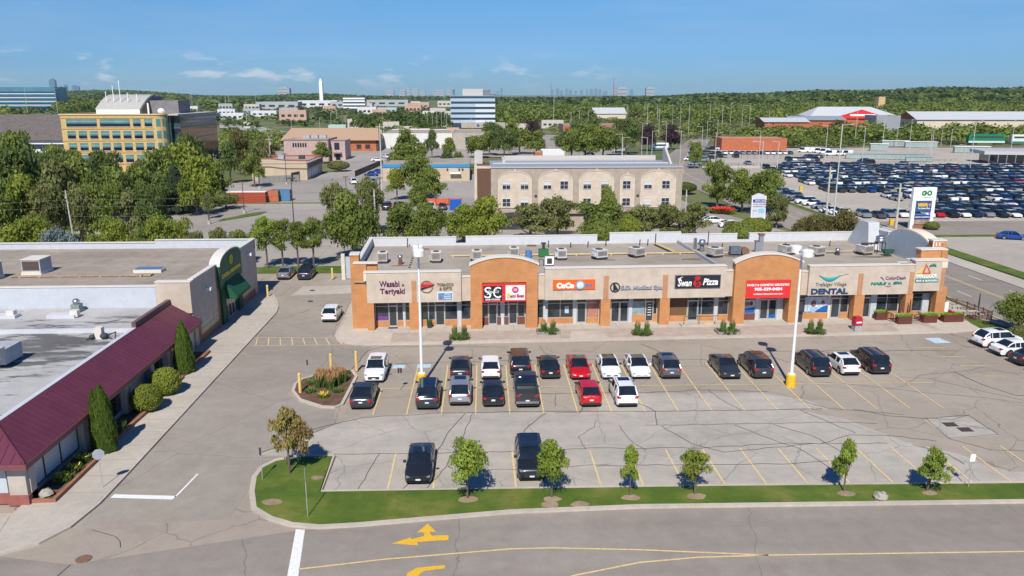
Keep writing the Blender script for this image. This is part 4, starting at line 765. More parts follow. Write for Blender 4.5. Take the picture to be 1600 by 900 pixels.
m = MB(); m.add([(-28.24, 88.0, 4.7), (-28.24, 93.3, 4.7), (-27.0, 93.3, 3.1), (-27.0, 88.0, 3.1), (-27.0, 93.3, 2.8), (-27.0, 88.0, 2.8), (-28.24, 88, 2.8), (-28.24, 93.3, 2.8)], [(0, 1, 2, 3), (3, 2, 4, 5), (0, 3, 5, 6), (1, 7, 4, 2)]); m.build('awning', GRN2, ds, fix=True)
for i in range(4):
    y = 88.4 + i * 1.17; d = MB().box(-28.62, -28.55, y, y + 1.1, .12, 2.6).build('shop_door', ALU, ds); MB().box(-28.55, -28.53, y + .12, y + .98, .3, 2.45).build('door_glass', GLS, d)
fit_text(ds, 'letters', 'DOLLARAMA', 87.2, 94.2, 5.25, 5.72, -28.24, TEXY, .06, .05, plane='yz'); 
m = MB()
for i in range(20):
    a, b = 2 * math.pi * i / 20, 2 * math.pi * (i + 1) / 20
    m.slab_yz([(90.7 + .5 * math.cos(a), 6.8 + .42 * math.sin(a)), (90.7 + .62 * math.cos(a), 6.8 + .54 * math.sin(a)), (90.7 + .62 * math.cos(b), 6.8 + .54 * math.sin(b)), (90.7 + .5 * math.cos(b), 6.8 + .42 * math.sin(b))], -28.24, -28.17)
m.build('emblem_ring', TEXY, ds, fix=True); fit_text(ds, 'emblem', '$', 90.45, 90.95, 6.45, 7.15, -28.24, TEXY, .06, .04, plane='yz')
for y, z in ((82.8, 5.0), (98.5, 5.6)):
    l = MB().box(-28.6, -28.1, y, y + .45, z, z + .3).build('wall_lamp', TXW, ds)
def simple_unit(x, y, z, label, sx, sy, h, grille=True):
    t = thing('rooftop_unit', label, 'rooftop unit', (x, y, z)); MB().box(-sx / 2, sx / 2, -sy / 2, sy / 2, .35, .35 + h).build('casing', panel('casing_pale', (.40, .42, .45), .8, .6, .02, .8), t); MB().slab_xz([(-sx / 2 - .1, 0), (sx / 2 + .1, 0), (sx / 2, .35), (-sx / 2, .35)], -sy / 2 - .1, sy / 2 + .1).build('curb', CAP, t, fix=True)
    if grille: MB().box(-sx / 2 + .12, sx / 2 - .12, -sy / 2 - .02, -sy / 2 - .002, .5, .2 + h).build('coil', mat('coil_brown', (.09, .065, .055), .7, .2), t)
    MB().box(-sx / 2 - .05, sx / 2 + .05, -sy / 2 - .05, sy / 2 + .05, .35 + h, .4 + h).build('top_lid', CAP, t); return t
simple_unit(-48.4, 88.0, 6.0, 'large boxy rooftop unit with a brown coil on the dollar store roof', 2.0, 2.4, 1.3); simple_unit(-52.0, 84.6, 6.0, 'grey rooftop unit cut by the left picture edge on the dollar store roof', 2.4, 2.4, 1.4, False)
t = thing('skylight', 'low blue glazed skylight box on the dollar store roof', 'skylight', (-36.3, 88.0, 6.0)); MB().box(-1.5, 1.5, -.7, .7, 0, .35).build('curb', CAP, t); MB().box(-1.4, 1.4, -.62, .62, .35, .42).build('pane', mat('sky_pane', (.10, .16, .26), .25, .1), t)
t = thing('gas_pipe', 'rusty pipe with timber blocks along the dollar store roof', 'pipe', (0, 0, 6.0)); m = MB(); m.box(-50, -36, 85.4, 85.55, .08, .2).box(-36.1, -35.2, 85.4, 86.3, .08, .2); [m.box(x, x + .2, 85.3, 85.7, 0, .08) for x in np.arange(-49, -36, 2.1)]; m.build('pipe', mat('pipe_tan', (.38, .27, .17), .7, .25, 4), t)
STN2 = mat('membrane_stain', (.115, .105, .09), .85, .3, 4)

cn = thing('canopy_shops', 'low shop building with a maroon ribbed metal canopy along the walk', 'building')
m = MB(); m.box(-62, -28.62, 47.0, 78.3, .1, 3.3).box(-62, -31.2, 49.2, 78.3, 3.3, 4.28).build('wall', GBE, cn)
box('roof', cn, MEMB, -62, -30.85, 49.0, 78.3, 4.28, 4.38); m = MB(); m.box(-31.0, -30.62, 48.6, 70, 4.2, 4.78).box(-62, -30.62, 48.3, 48.6, 4.2, 4.78).build('roof_edge', mat('edge_pale', (.55, .57, .60), .5, .06), cn)
m = MB(); m.box(-31.0, -30.62, 70.0, 78.3, 4.2, 5.25).build('raised_fascia', mat('fascia_maroon', (.14, .075, .085), .6, .15), cn); MB().box(-62, -31.0, 69.8, 70.1, 4.38, 4.75).build('roof_step', mat('edge_pale', (.5, .5, .5)), cn)
MAR = mat('maroon_metal', (.120, .030, .052), .42, .12, .8); MARD = mat('maroon_trim', (.19, .065, .075), .5, .1)
EZ, RZ, EX, RX, EY, RY = 3.1, 4.75, -27.75, -30.6, 46.1, 48.6
m = MB(); m.add([(EX, EY, EZ), (EX, 78.3, EZ), (RX, 78.3, RZ), (RX, RY, RZ)], [(0, 1, 2, 3)]); m.add([(-62, EY, EZ), (EX, EY, EZ), (RX, RY, RZ), (-62, RY, RZ)], [(0, 1, 2, 3)])
m.add([(EX, EY, EZ - .06), (EX, 78.3, EZ - .06), (RX, 78.3, RZ - .06), (RX, RY, RZ - .06)], [(3, 2, 1, 0)])
ln = math.hypot(EX - RX, RZ - EZ)
for y in np.arange(47.0, 78.3, .62):
    t0 = max(0, (RY - y) / (RY - EY)); x1 = RX + (EX - RX) * t0; z1 = RZ + (EZ - RZ) * t0
    if t0 < 1: m.tube((x1, y, z1 + .02), (EX, y, EZ + .02), .032, n=4)
for x in np.arange(-61.5, -27.9, .62):
    t0 = max(0, (x - RX) / (EX - RX)); y1 = RY + (EY - RY) * t0; z1 = RZ + (EZ - RZ) * t0; m.tube((x, y1, z1 + .02), (x, EY, EZ + .02), .032, n=4)
m.tube((EX, EY, EZ + .03), (RX, RY, RZ + .03), .07)
m.build('canopy', MAR, cn); m = MB(); m.box(EX - .05, EX + .06, EY - .06, 78.3, EZ - .38, EZ - .01).box(-62, EX - .05, EY - .06, EY + .06, EZ - .38, EZ - .01).build('fascia', MARD, cn)
MB().box(-28.62, EX - .06, 46.15, 78.25, EZ - .36, EZ - .30).build('soffit', MATS['soffit'], cn)
SH = mat('white_window_film', (.50, .55, .60), .35, .06, 1); DGL = glass('dark_shop_glass', (.02, .022, .025))
for y0, y1 in [(48.05, 49.4), (49.45, 51.5), (51.55, 53.9)]:
    w_ = MB().box(-28.62, -28.55, y0, y1, .62, 2.35).build('window', SH, cn); f = MB(); f.box(-28.6, -28.5, y0 - .03, y0 + .03, .6, 2.4).box(-28.6, -28.5, y1 - .03, y1 + .03, .6, 2.4).box(-28.599, -28.501, y0, y1, .55, .62).build('frame', UND, w_)
w_ = MB().box(-28.62, -28.55, 54.9, 55.7, .6, 2.4).build('window', SH, cn)
for y0, y1 in [(59.0, 61.0), (67.1, 68.6), (68.7, 69.8), (72.0, 73.0)]: MB().box(-28.62, -28.55, y0, y1, .55, 2.45).build('window', DGL, cn)
for y0, y1 in [(47.0, 47.6), (54.0, 54.8), (61.1, 61.9), (66.2, 66.9), (70.0, 71.0), (75.5, 76.4)]: MB().box(-28.6, -28.1, y0, y1, .1, EZ - .37).build('pilaster', GBE, cn)
m = MB(); m.box(-29.3, -28.2, 46.7, 47.5, .1, EZ - .37).build('corner_column', GBE, cn); MB().box(-29.4, -28.1, 46.55, 47.6, .1, .75).build('column_base', mat('base_red', (.30, .10, .085), .7, .15), cn)
MB().box(-34, -29.5, 46.9, 47.0, .8, 2.4).build('window', SH, cn); MB().box(-40, -29.42, 46.8, 46.9, .1, .78).build('plinth', MATS['base_red'], cn)
# stained membrane patches, streaky
m = MB(); random.seed(3)
for i in range(7):
    x, y = random.uniform(-43, -33.5), random.uniform(63.5, 73.5)
    a = random.uniform(.5, 2.2); b = random.uniform(.05, .22); th = .5 + random.uniform(-.25, .25)
    P = [(x + math.cos(th) * a * math.cos(q) - math.sin(th) * b * math.sin(q) * random.uniform(.5, 1.4), y + math.sin(th) * a * math.cos(q) + math.cos(th) * b * math.sin(q) * random.uniform(.5, 1.4)) for q in np.arange(0, 6.2, .5)]
    m.prism(P, 4.38, 4.386 + i * .0006, 0, False)
m.build('roof_stains', STN2, cn)
def canopy_top(nm, lb, cat, x, y, z=4.38): return thing(nm, lb, cat, (x, y, z))
t = canopy_top('exhaust_fan', 'square white exhaust with hoses amid dark stains on the pale roof', 'exhaust fan', -33.0, 68.2); MB().box(-.3, .3, -.3, .3, 0, 1.0).build('casing', CAP, t); MB().ball((.5, -.3, .3), .35, .8).ball((-.5, -.4, .25), .25, .8).path([(-.9, -.6, .05), (-.4, -.2, .4), (.4, 0, .3), (1.2, -.4, .05)], .06).path([(.3, .5, .05), (1.3, .2, .5), (1.5, -.5, .05)], .05).build('hoses', UND, t)
t = canopy_top('turbine_vent', 'small slatted vent on the pale roof below the dollar store parapet', 'roof vent', -39.2, 77.2); MB().box(-.4, .4, -.4, .4, 0, .8).build('stand', mat('vent_green', (.22, .26, .25), .6, .15), t); MB().ball((0, 0, 1.05), .38, .8).build('cap', STEEL, t, smooth=True)
t = canopy_top('roof_box', 'low white flat box just left of the slatted roof vent', 'roof hatch', -39.6, 75.2); MB().box(-1.3, 1.3, -.5, .5, 0, .35).build('body', MATS['edge_pale'], t); MB().box(.8, 1.5, -.3, .3, .1, .7).build('hood', CAP, t)
t = canopy_top('roof_box', 'low white flat box at the far left of the pale roof', 'roof hatch', -45.0, 75.4); MB().box(-1.1, 1.1, -.5, .5, 0, .3).build('body', MATS['edge_pale'], t); MB().box(.2, .9, -.3, .3, .1, .7).build('hood', CAP, t)
t = canopy_top('rooftop_unit', 'big grey rooftop unit at the left picture edge above the canopy', 'rooftop unit', -38.6, 61.6); MB().box(-2.0, 2.0, -1.2, 1.2, .3, 1.5).build('casing', MATS['casing_pale'], t); MB().box(-1.5, 1.5, -1.1, 1.1, 0, .3).build('curb', UND, t); MB().box(-1.4, 2.1, -2.0, -1.2, 1.0, 1.8).build('intake_hood', mat('hood_cream', (.5, .47, .4), .5), t)
# planting bed along the canopy
struct(MB().prism([(-28.5, 46.95), (-26.85, 46.95), (-26.75, 59.4), (-26.75, 77.0), (-28.5, 77.0)], .1, .2), 'planting_bed', MULCH)
MB_ = MB().kerb([(-28.4, 46.85), (-26.75, 46.85), (-26.75, 52.6), (-26.85, 59.0), (-26.75, 61.5)], .22, .1, .38).kerb([(-26.75, 66.5), (-26.75, 69.5)], .22, .1, .38).kerb([(-26.8, 71.5), (-26.8, 77)], .22, .1, .38)
struct(MB_, 'bed_edging', LBRK)
def rock(x, y, r, label, z=.1):
    m = MB(); m.ball((0, 0, r * .35), r, .7, 9, 6, 0, .45); tag(m.build('boulder', mat('boulder_stone', (.36, .33, .28), .9, .3, 4, bump=.5), None, (x, y, z)), label, 'boulder')
rock(-27.6, 47.6, .42, 'grey boulder at the end of the planting bed under the canopy', .2); rock(25.3, 45.1, .45, 'pale boulder lying on the lawn strip beside the road', .13)

# ---------------------------------------------------------------- street furniture on the plaza
WPOLE = mat('pole_white', (.78, .78, .76), .4, .04); YCONC = mat('base_yellow', (.78, .46, .02), .7, .12, 4)
def mast(x, y, label, rot):
    t = thing('lamp_post', label, 'lamp post', (x, y, 0), rot, 'tall white parking lot lamp posts')
    m = MB(); m.tube((0, 0, 0), (0, 0, 1.05), .42, .42, 20).tube((0, 0, 1.05), (0, 0, 1.12), .42, .36, 20).build('base', YCONC, t)
    m = MB(); m.tube((0, 0, 1.1), (0, 0, 11.9), .15, .085, 12).tube((0, 0, 1.1), (0, 0, 1.2), .3, .3, 12).build('pole', WPOLE, t, smooth=False)
    for s in (-1, 1):
        h = MB(); h.tube((0, s * .95, 11.85), (0, s * .95, 12.35), .48, .48, 20).tube((0, s * .95, 12.35), (0, s * .95, 12.45), .48, .3, 20); h.build('lamp_head', WPOLE, t); 
    m = MB(); m.tube((0, -.5, 12.05), (0, .5, 12.05), .06).tube((0, 0, 11.9), (0, 0, 12.7), .04).build('arm', ALU, t)
mast(-5.1, 67.1, 'tall white lamp post on a yellow drum base behind the black wagon', .1); mast(27.4, 65.5, 'tall white lamp post on a yellow drum base in the open right rows', .1)
BOL = mat('bollard_yellow', (.72, .50, .17), .6, .15, 4)
for (x, y, h, lb) in [(-15.4, 65.4, 1.75, 'yellow bollard at the left tip of the mulch island'), (-13.6, 70.3, 1.85, 'yellow bollard behind the grasses of the mulch island'), (-11.4, 70.9, 1.85, 'yellow bollard at the top right corner of the mulch island'),
                      (-20.3, 109.4, 1.5, 'yellow bollard on the concrete beside the gate'), (-26.7, 99.5, 1.5, 'yellow bollard at the far end of the left sidewalk'), (-16.9, 108.6, 1.3, 'short yellow bollard tucked against the brick tower')]:
    tag(MB().tube((0, 0, 0), (0, 0, h), .13, .13, 12).ball((0, 0, h), .13, .6, 12, 4).build('bollard', BOL, None, (x, y, .1)), lb, 'bollard', 'yellow steel bollards')
def post_sign(x, y, h, label, w=.32, hh=.5, col=None, back=None, rz=0, z=.13, disc=False, n=1):
    t = thing('sign_post', label, 'sign', (x, y, z), rz); MB().tube((0, 0, 0), (0, 0, h), .028, n=6).build('post', ALU, t)
    m = MB()
    if disc: m.slab_xz(disc_pts(0, h - .05, w, 8, math.pi / 8, 2 * math.pi + math.pi / 8 - .001)[:8], -.05, -.03)
    else:
        for i in range(n): o = (i - (n - 1) / 2) * (w + .05); m.box(o - w / 2, o + w / 2, -.05, -.03, h - hh, h)
    m.build('sign_plate', col or UND, t); return t
SGY = mat('sign_grey', (.42, .45, .50), .35, .1, 3, .3)
post_sign(-24.6, 48.7, 2.4, 'octagonal sign seen from its grey back on the left sidewalk', .38, .4, SGY, disc=True, rz=.35)
post_sign(-14.5, 49.4, 2.3, 'slim sign post with a dark narrow plate at the left tip of the lawn', .14, .55)
post_sign(-10.5, 44.4, 3.2, 'tall thin green signpost on the lawn near the road', .05, .9, mat('post_green', (.16, .22, .17), .6))
post_sign(-15.3, 68.3, 2.0, 'slim sign post with dark narrow plate in the mulch island', .14, .5)
t = post_sign(31.8, 46.4, 2.3, 'white parking sign on a dark post at the right end of the lawn', .34, .5, TXW)
t = post_sign(-6.9, 66.0, 1.9, 'thin post with twin dark plates beside the left yellow lamp base', .16, .45, mat('plate_maroon', (.08, .025, .03), .6), n=2)
# tall grasses in planters
GRS = mat('grass_blade', (.085, .14, .03), .7, .35, 3); PLM = mat('grass_plume', (.42, .25, .11), .8, .3, 3); FLY = mat('flower_yellow', (.70, .55, .05), .7, .2); FLR = mat('flower_red', (.70, .03, .03), .6, .1)
def tufts(mb, x, y, z, r, h, n, w=.05, mi=0, lean=.25):
    for i in range(n):
        a = random.random() * 6.28; q = r * math.sqrt(random.random()); bx, by = x + q * math.cos(a), y + q * math.sin(a); d = random.random() * 6.28; hh = h * random.uniform(.7, 1.05); tx, ty = bx + lean * hh * random.uniform(-.5, .5) + .4 * (bx - x), by + lean * hh * random.uniform(-.5, .5) + .4 * (by - y)
        mb.add([(bx - w * math.cos(d), by - w * math.sin(d), z), (bx + w * math.cos(d), by + w * math.sin(d), z), (tx + w * .5 * math.cos(d), ty + w * .5 * math.sin(d), z + hh), (tx - w * .5 * math.cos(d), ty - w * .5 * math.sin(d), z + hh)], [(0, 1, 2, 3)], mi)
    return mb
def planter(px, py, label, boxed=False, n=2):
    x, y = at(px, py, .14); t = thing('grass_planter', label, 'planter', (x, y + .3, .13), MR, 'ornamental grass clumps on the shop walk')
    if boxed:
        m = MB(); m.box(-1.25, 1.25, -.75, -.6, 0, .3).box(-1.25, 1.25, .6, .75, 0, .3).box(-1.25, -1.1, -.6, .6, 0, .3).box(1.1, 1.25, -.6, .6, 0, .3).build('edging', mat('timber_grey', (.27, .24, .21), .8, .2, 4), t)
    MB().box(-1.1, 1.1, -.6, .6, 0, .1 if boxed else .04).build('soil', MULCH, t)
    for s in (-.5, .5): tufts(MB(), s, 0, .05, .22, 1.15, 150, .03, 0, .12).build('grass_clump', GRS, t); tufts(MB(), s, 0, .9, .18, .65, 60, .028, 0, .1).build('plume', PLM, t)
    tufts(MB(), 0, -.1, .05, .85, .4, 220, .07, 0, .9).build('low_leaves', GRS, t)
planter(718, 530, 'pair of tall grass clumps outside the tobacco shop'); planter(857, 521, 'pair of tall grass clumps in a timber edge outside the bubble tea shop', True); planter(1004, 523, 'pair of tall grass clumps outside the medical spa')
planter(1138, 521, 'pair of tall grass clumps in a timber edge outside the pizza shop', True); planter(1275, 521, 'pair of tall grass clumps outside the blue dental windows')
t = thing('island_grass', 'orange plumed ornamental grasses in the mulch island', 'ornamental grass', (-13.0, 67.2, .14))
for i, (a, b) in enumerate([(-1.0, -.6), (-.5, .3), (0, -.9), (.4, .1), (.1, .9), (.8, .7), (-1.1, .5)]): tufts(MB(), a, b, 0, .38, .95, 130, .035, 0, .3).build('grass_clump', GRS, t); tufts(MB(), a, b, .7, .3, .7, 90, .03, 0, .25).build('plume', PLM, t)
for i, (x, y, c, lb) in enumerate([(-14.6, 65.4, GRS, 'small green tuft at the lower left of the mulch island'), (-13.2, 64.2, FLY, 'yellow flowering tuft near the front of the mulch island'), (-12.2, 65.4, GRS, 'small green tuft nearest the right kerb of the mulch island'), (-12.3, 70.0, GRS, 'small green tuft at the rear of the mulch island'), (-14.9, 67.4, GRS, 'small green tuft at the left of the mulch island')]):
    t = thing('bedding_plant', lb, 'plant', (x, y, .14)); tufts(MB(), 0, 0, 0, .35, .35, 120, .05, 0, .9).build('leaves', GRS, t)
    if c is FLY: tufts(MB(), 0, 0, .2, .35, .25, 60, .05, 0, .9).build('flowers', FLY, t)
for i, (x, y, fl, lb) in enumerate([(-27.6, 49.6, 1, 'yellow lilies, the nearest clump to the boulder in the bed'), (-27.5, 50.9, 1, 'yellow lilies, the middle clump of three below the white windows'), (-27.6, 52.4, 1, 'yellow lilies, the farthest clump below the white windows'), (-27.7, 58.2, 0, 'low green flowering clump between the big cedar and the round shrubs'), (-27.8, 73.4, 1, 'small flowering clump beyond the far cedar')]):
    t = thing('bedding_plant', lb, 'plant', (x, y, .2)); tufts(MB(), 0, 0, 0, .45, .5, 170, .045, 0, .8).build('leaves', GRS, t)
    if fl: tufts(MB(), 0, 0, .35, .35, .2, 50, .05, 0, .9).build('flowers', FLY, t)
# patio by the grill house
PW = mat('patio_wood', (.115, .035, .025), .7, .2, 3); TBL = mat('table_beige', (.45, .40, .34), .6, .1)
def box_planter(u, w, label, l=1.8, fl=None):
    x, y = mp_(u, w); t = thing('patio_planter', label, 'planter', (x, y, .13), MR, 'wooden planters round the patio'); MB().box(-l / 2, l / 2, -.35, .35, 0, .85).build('trough', PW, t); tufts(MB(), 0, 0, .8, .35, .3, 30, .08, 0, .8)
    m = MB(); [tufts(m, a, 0, .8, .35, .28, 50, .07, 0, .8) for a in np.arange(-l / 2 + .3, l / 2, .4)]; m.build('leaves', mat('leaf_lime', (.22, .34, .04), .7, .3, 4), t)
    if fl: tufts(MB(), -.2, 0, 1.0, .25, .22, 60, .06, 0, .9).build('flowers', FLR, t)
box_planter(57.6, .5, 'wooden patio planter against the nail salon front', 1.3); box_planter(59.3, -1.3, 'wooden patio planter at the left front corner of the patio', 1.6); box_planter(62.4, -1.0, 'wooden patio planter between rail and right brick pier', 1.6); box_planter(65.2, -.9, 'wooden patio planter topped with red flowers by the right brick pier', 2.3, True)
def railing(pts, label):
    t = thing('patio_railing', label, 'railing', (0, 0, .13)); m = MB()
    for (a, b) in zip(pts[:-1], pts[1:]):
        for z in (.25, .95): m.tube((*a, z), (*b, z), .04, n=4)
        L_ = math.hypot(b[0] - a[0], b[1] - a[1]); k = max(2, int(L_ / .18))
        for i in range(k + 1): q = i / k; x, y = a[0] + (b[0] - a[0]) * q, a[1] + (b[1] - a[1]) * q; m.tube((x, y, .2 if i % 8 else 0), (x, y, .98 if i % 8 else 1.1), .02 if i % 8 else .06, n=4, cap=False)
    m.build('rails', PW, t)
railing([mp_(58.2, .4), mp_(58.3, -1.0)], 'short side rail at the left of the patio'); railing([mp_(60.2, -1.3), mp_(61.5, -1.25)], 'dark red rail between the two front planters'); railing([mp_(66.5, -.9), mp_(70.0, -.7), mp_(69.8, 3.5), mp_(68.0, 9)], 'long dark red rail round the right side of the patio')
def table(u, w, label, chairs=((.8, 0), (-.8, 0))):
    x, y = mp_(u, w); t = thing('patio_table', label, 'table', (x, y, .13), MR + random.uniform(-.3, .3), 'patio tables'); MB().box(-.6, .6, -.4, .4, .70, .75).build('tabletop', TBL, t)
    for a in (-1, 1):
        for b in (-1, 1): MB().box(a * .5 - .03, a * .5 + .03, b * .32 - .03, b * .32 + .03, 0, .70).build('leg', UND, t)
def chair(u, w, rz, label):
    x, y = mp_(u, w); t = thing('patio_chair', label, 'chair', (x, y, .13), rz, 'patio chairs'); MB().box(-.24, .24, -.24, .24, .42, .47).build('seat', TBL, t); MB().box(-.24, .24, .2, .25, .5, .92).build('backrest', TBL, t)
    m = MB(); [m.box(a * .21 - .02, a * .21 + .02, b * .21 - .02, b * .21 + .02, 0, .42 if b < 0 else .95) for a in (-1, 1) for b in (-1, 1)]; m.build('legs', UND, t)
table(59.2, -.1, 'patio table behind the front left planter'); table(62.6, .3, 'patio table at the foot of the right grill house window'); table(66.9, 1.0, 'patio table just right of the right brick pier'); table(68.6, .6, 'patio table in the right corner of the railing'); table(68.0, 3.0, 'patio table farthest back on the side patio')
for i, (u, w, r, lb) in enumerate([(60.1, .1, 1.6, 'patio chair right of the table behind the front left planter'), (63.5, .2, 1.5, 'patio chair right of the table under the grill house window'), (61.7, .1, -1.5, 'patio chair left of the table under the grill house window'), (67.0, -.1, 3.1, 'patio chair in front of the table by the right brick pier'), (69.4, .2, 1.2, 'patio chair at the outer corner of the side patio'), (68.2, -.1, 3.3, 'patio chair at the front rail of the side patio'), (67.2, 2.4, .3, 'patio chair behind the first side table')]): chair(u, w, r, lb)
for u, w, lb in [(60.3, -.6, 'dark patio umbrella pole at the left front planter'), (66.6, 3.4, 'dark folded patio pole behind the side rail'), (69.9, 1.6, 'dark folded patio pole at the outer side rail')]:
    x, y = mp_(u, w); t = thing('folded_umbrella', lb, 'patio umbrella', (x, y, .13)); MB().tube((0, 0, 0), (0, 0, 2.6), .03).build('pole', UND, t); MB().tube((0, 0, 1.1), (0, 0, 2.5), .11, .05).build('canopy', UND, t); MB().tube((0, 0, 0), (0, 0, .12), .35, .3, 14).build('foot', UND, t)
x, y = mp_(65.3, 2.0); t = thing('banner_board', 'white and blue menu banner on the side rail of the patio', 'banner', (x + .6, y, .13), .2); MB().box(-.7, .7, -.03, 0, .3, 1.5).build('panel', TXW, t); MB().box(-.6, .1, -.04, -.031, .5, 1.3).build('picture', MATS['panel_sky'], t); MB().box(-.7, -.64, 0, .05, 0, 1.5).box(.64, .7, 0, .05, 0, 1.5).build('posts', UND, t)
x, y = mp_(47.9, .9); t = thing('litter_bin', 'black litter bin beside the right arch pier', 'bin', (x, y - .6, .13)); MB().box(-.32, .32, -.32, .32, 0, .95).build('body', UND, t); MB().box(-.36, .36, -.36, .36, .95, 1.08).build('lid', BLK, t)
x, y = at(1338, 516, .13); t = thing('donation_box', 'red and grey newspaper box in front of a brick pillar', 'newspaper box', (x, y, .13), .1); MB().box(-.38, .38, -.35, .35, 0, .6).build('base', mat('box_grey', (.35, .36, .38), .5), t); MB().box(-.42, .42, -.38, .38, .6, 1.35).build('cabinet', mat('box_red', (.42, .02, .04), .5, .1), t); MB().box(-.3, .3, -.4, -.381, .9, 1.05).build('label_strip', TXW, t); MB().box(-.35, .35, -.36, .36, 1.35, 1.55).build('display', MATS['box_red'], t)
# hand rail and step outside the pizza shop, pot outside the tobacco shop
x, y = mp_(35.6, -.7); t = thing('hand_rail', 'black hand rail on a concrete ramp outside the pizza shop', 'railing', (x, y, .13), MR); MB().box(-1.4, 4.3, -.35, .75, 0, .18).build('ramp_slab', CONC, t); m = MB(); [m.tube((a, 0, .1), (a, 0, 1.1), .03) for a in (-1.1, .6, 2.4)]; m.tube((-1.1, 0, 1.1), (2.4, 0, 1.1), .03).tube((2.4, 0, 1.1), (2.9, .4, 1.1), .03).build('rails', UND, t); MB().box(1.2, 2.1, -.05, .25, .18, .26).build('yellow_mat', BOL, t)
x, y = mp_(6.5, .9); t = thing('flower_pot', 'dark round pot with a plant by the tobacco shop door', 'pot', (x, y - .3, .13)); MB().tube((0, 0, 0), (0, 0, .5), .22, .32, 12).build('pot', UND, t); tufts(MB(), 0, 0, .5, .25, .45, 90, .05).build('leaves', GRS, t)
x, y = mp_(2.5, .75); tag(MB().box(-.5, .5, -.25, .25, 0, .04).build('door_mat', UND, None, (x, y, .135), MR), 'dark door mat outside the noodle shop', 'door mat')
# fence gate beside the brick tower
t = thing('yard_gate', 'pale metal yard gate between a white post and the brick tower', 'gate', (-19.0, 109.6, 0)); MB().box(0, .5, -.2, .2, 0, 3.6).build('post', mat('post_cream', (.6, .57, .5), .8), t); MB().box(.6, 2.6, -.04, .04, .1, 3.2).build('gate_leaf', BPAR, t)
# ---------------------------------------------------------------- vehicles
def paint(name, col, metal=.2, rough=.28):
    if name in MATS: return MATS[name]
    m = mat(name, col, rough, 0, metal=metal, spec=.5); m.node_tree.nodes['Principled BSDF'].inputs['Coat Weight'].default_value = .6; m.node_tree.nodes['Principled BSDF'].inputs['Coat Roughness'].default_value = .06; return m
PAINT = dict(white=paint('paint_car_white', (.78, .79, .80), 0), black=paint('paint_car_black', (.018, .02, .024)), charcoal=paint('paint_car_charcoal', (.055, .06, .066), .5), red=paint('paint_car_red', (.52, .008, .012), .1), grey=paint('paint_car_grey', (.16, .165, .17), .6),
             silver=paint('paint_car_silver', (.42, .44, .46), .6), navy=paint('paint_car_navy', (.014, .03, .075), .3), blue=paint('paint_car_blue', (.01, .06, .30), .3), brown=paint('paint_car_brown', (.07, .045, .03), .4), maroon=paint('paint_car_maroon', (.16, .012, .02), .3), teal=paint('paint_car_teal', (.02, .28, .36), .2), yellow=paint('paint_car_yellow', (.7, .6, .03), 0), beige=paint('paint_car_beige', (.42, .38, .30), .4))
CGL = glass('car_glass', (.012, .017, .024), .04); TYRE = mat('tyre', (.018, .018, .02), .85, .1); RIM = mat('rim', (.45, .46, .48), .35, 0, metal=.8); TRIM = mat('black_trim', (.03, .03, .033), .6, .1); HL = mat('headlight', (.22, .25, .28), .12, 0, spec=.8); TL = mat('taillight', (.42, .015, .02), .2, 0); PLT = mat('plate_white', (.68, .70, .72), .5, 0); SUNR = CGL
KINDS = dict(  # length, width, roof height, belt keys [(t, z)], ws base, roof start, roof end, glass end, roof droop
    sedan=(4.8, 1.84, 1.44, [(0, .58), (.03, .70), (.12, .80), (.27, .93), (.5, .95), (.86, 1.0), (.97, .98), (1, .84)], .27, .42, .70, .87, .10),
    fastback=(4.75, 1.88, 1.45, [(0, .52), (.03, .66), (.12, .80), (.25, .92), (.5, .94), (.88, 1.02), (.97, 1.0), (1, .8)], .235, .42, .66, .92, .12),
    suv=(4.65, 1.88, 1.68, [(0, .72), (.025, .88), (.10, .98), (.25, 1.06), (.5, 1.06), (.95, 1.10), (.985, 1.02), (1, .86)], .25, .38, .84, .975, .06),
    wagon=(4.9, 1.96, 1.74, [(0, .74), (.025, .92), (.10, 1.02), (.25, 1.10), (.5, 1.08), (.95, 1.12), (.985, 1.05), (1, .9)], .25, .37, .86, .98, .05),
    hatch=(4.3, 1.80, 1.52, [(0, .62), (.03, .76), (.12, .88), (.26, .98), (.5, 1.0), (.93, 1.05), (.98, .98), (1, .8)], .25, .40, .80, .96, .08),
    pickup=(5.7, 2.0, 1.92, [(0, .85), (.02, 1.05), (.10, 1.12), (.25, 1.18), (.5, 1.20), (.60, 1.2), (.625, .88), (.955, .88), (.975, 1.2), (1, 1.18)], .25, .345, .53, .585, .03),
    van=(5.4, 2.0, 2.3, [(0, .8), (.03, .95), (.12, 1.15), (.18, 1.2), (.5, 1.2), (1, 1.2)], .13, .26, .96, .995, .02))
def stations(kind, n):
    Lc, Wc, H, belt, wb, rs, re, ge, droop = KINDS[kind]; ts = np.linspace(0, 1, n); out_ = []
    for t in ts:
        z = np.interp(t, [k[0] for k in belt], [k[1] for k in belt])
        w = Wc / 2 * (1 - .20 * max(0, (.13 - t) / .13) ** 2.2 - .13 * max(0, (t - .90) / .10) ** 2.2)
        d = min(abs(t - .185), abs(t - .80)) * Lc; zl = .24 + (.10 if t < .02 or t > .98 else 0)
        if d < .40: zl = max(zl, .36 + math.sqrt(max(0, .40 ** 2 - d * d)) - .02)
        out_.append((t, w, zl, z))
    return out_
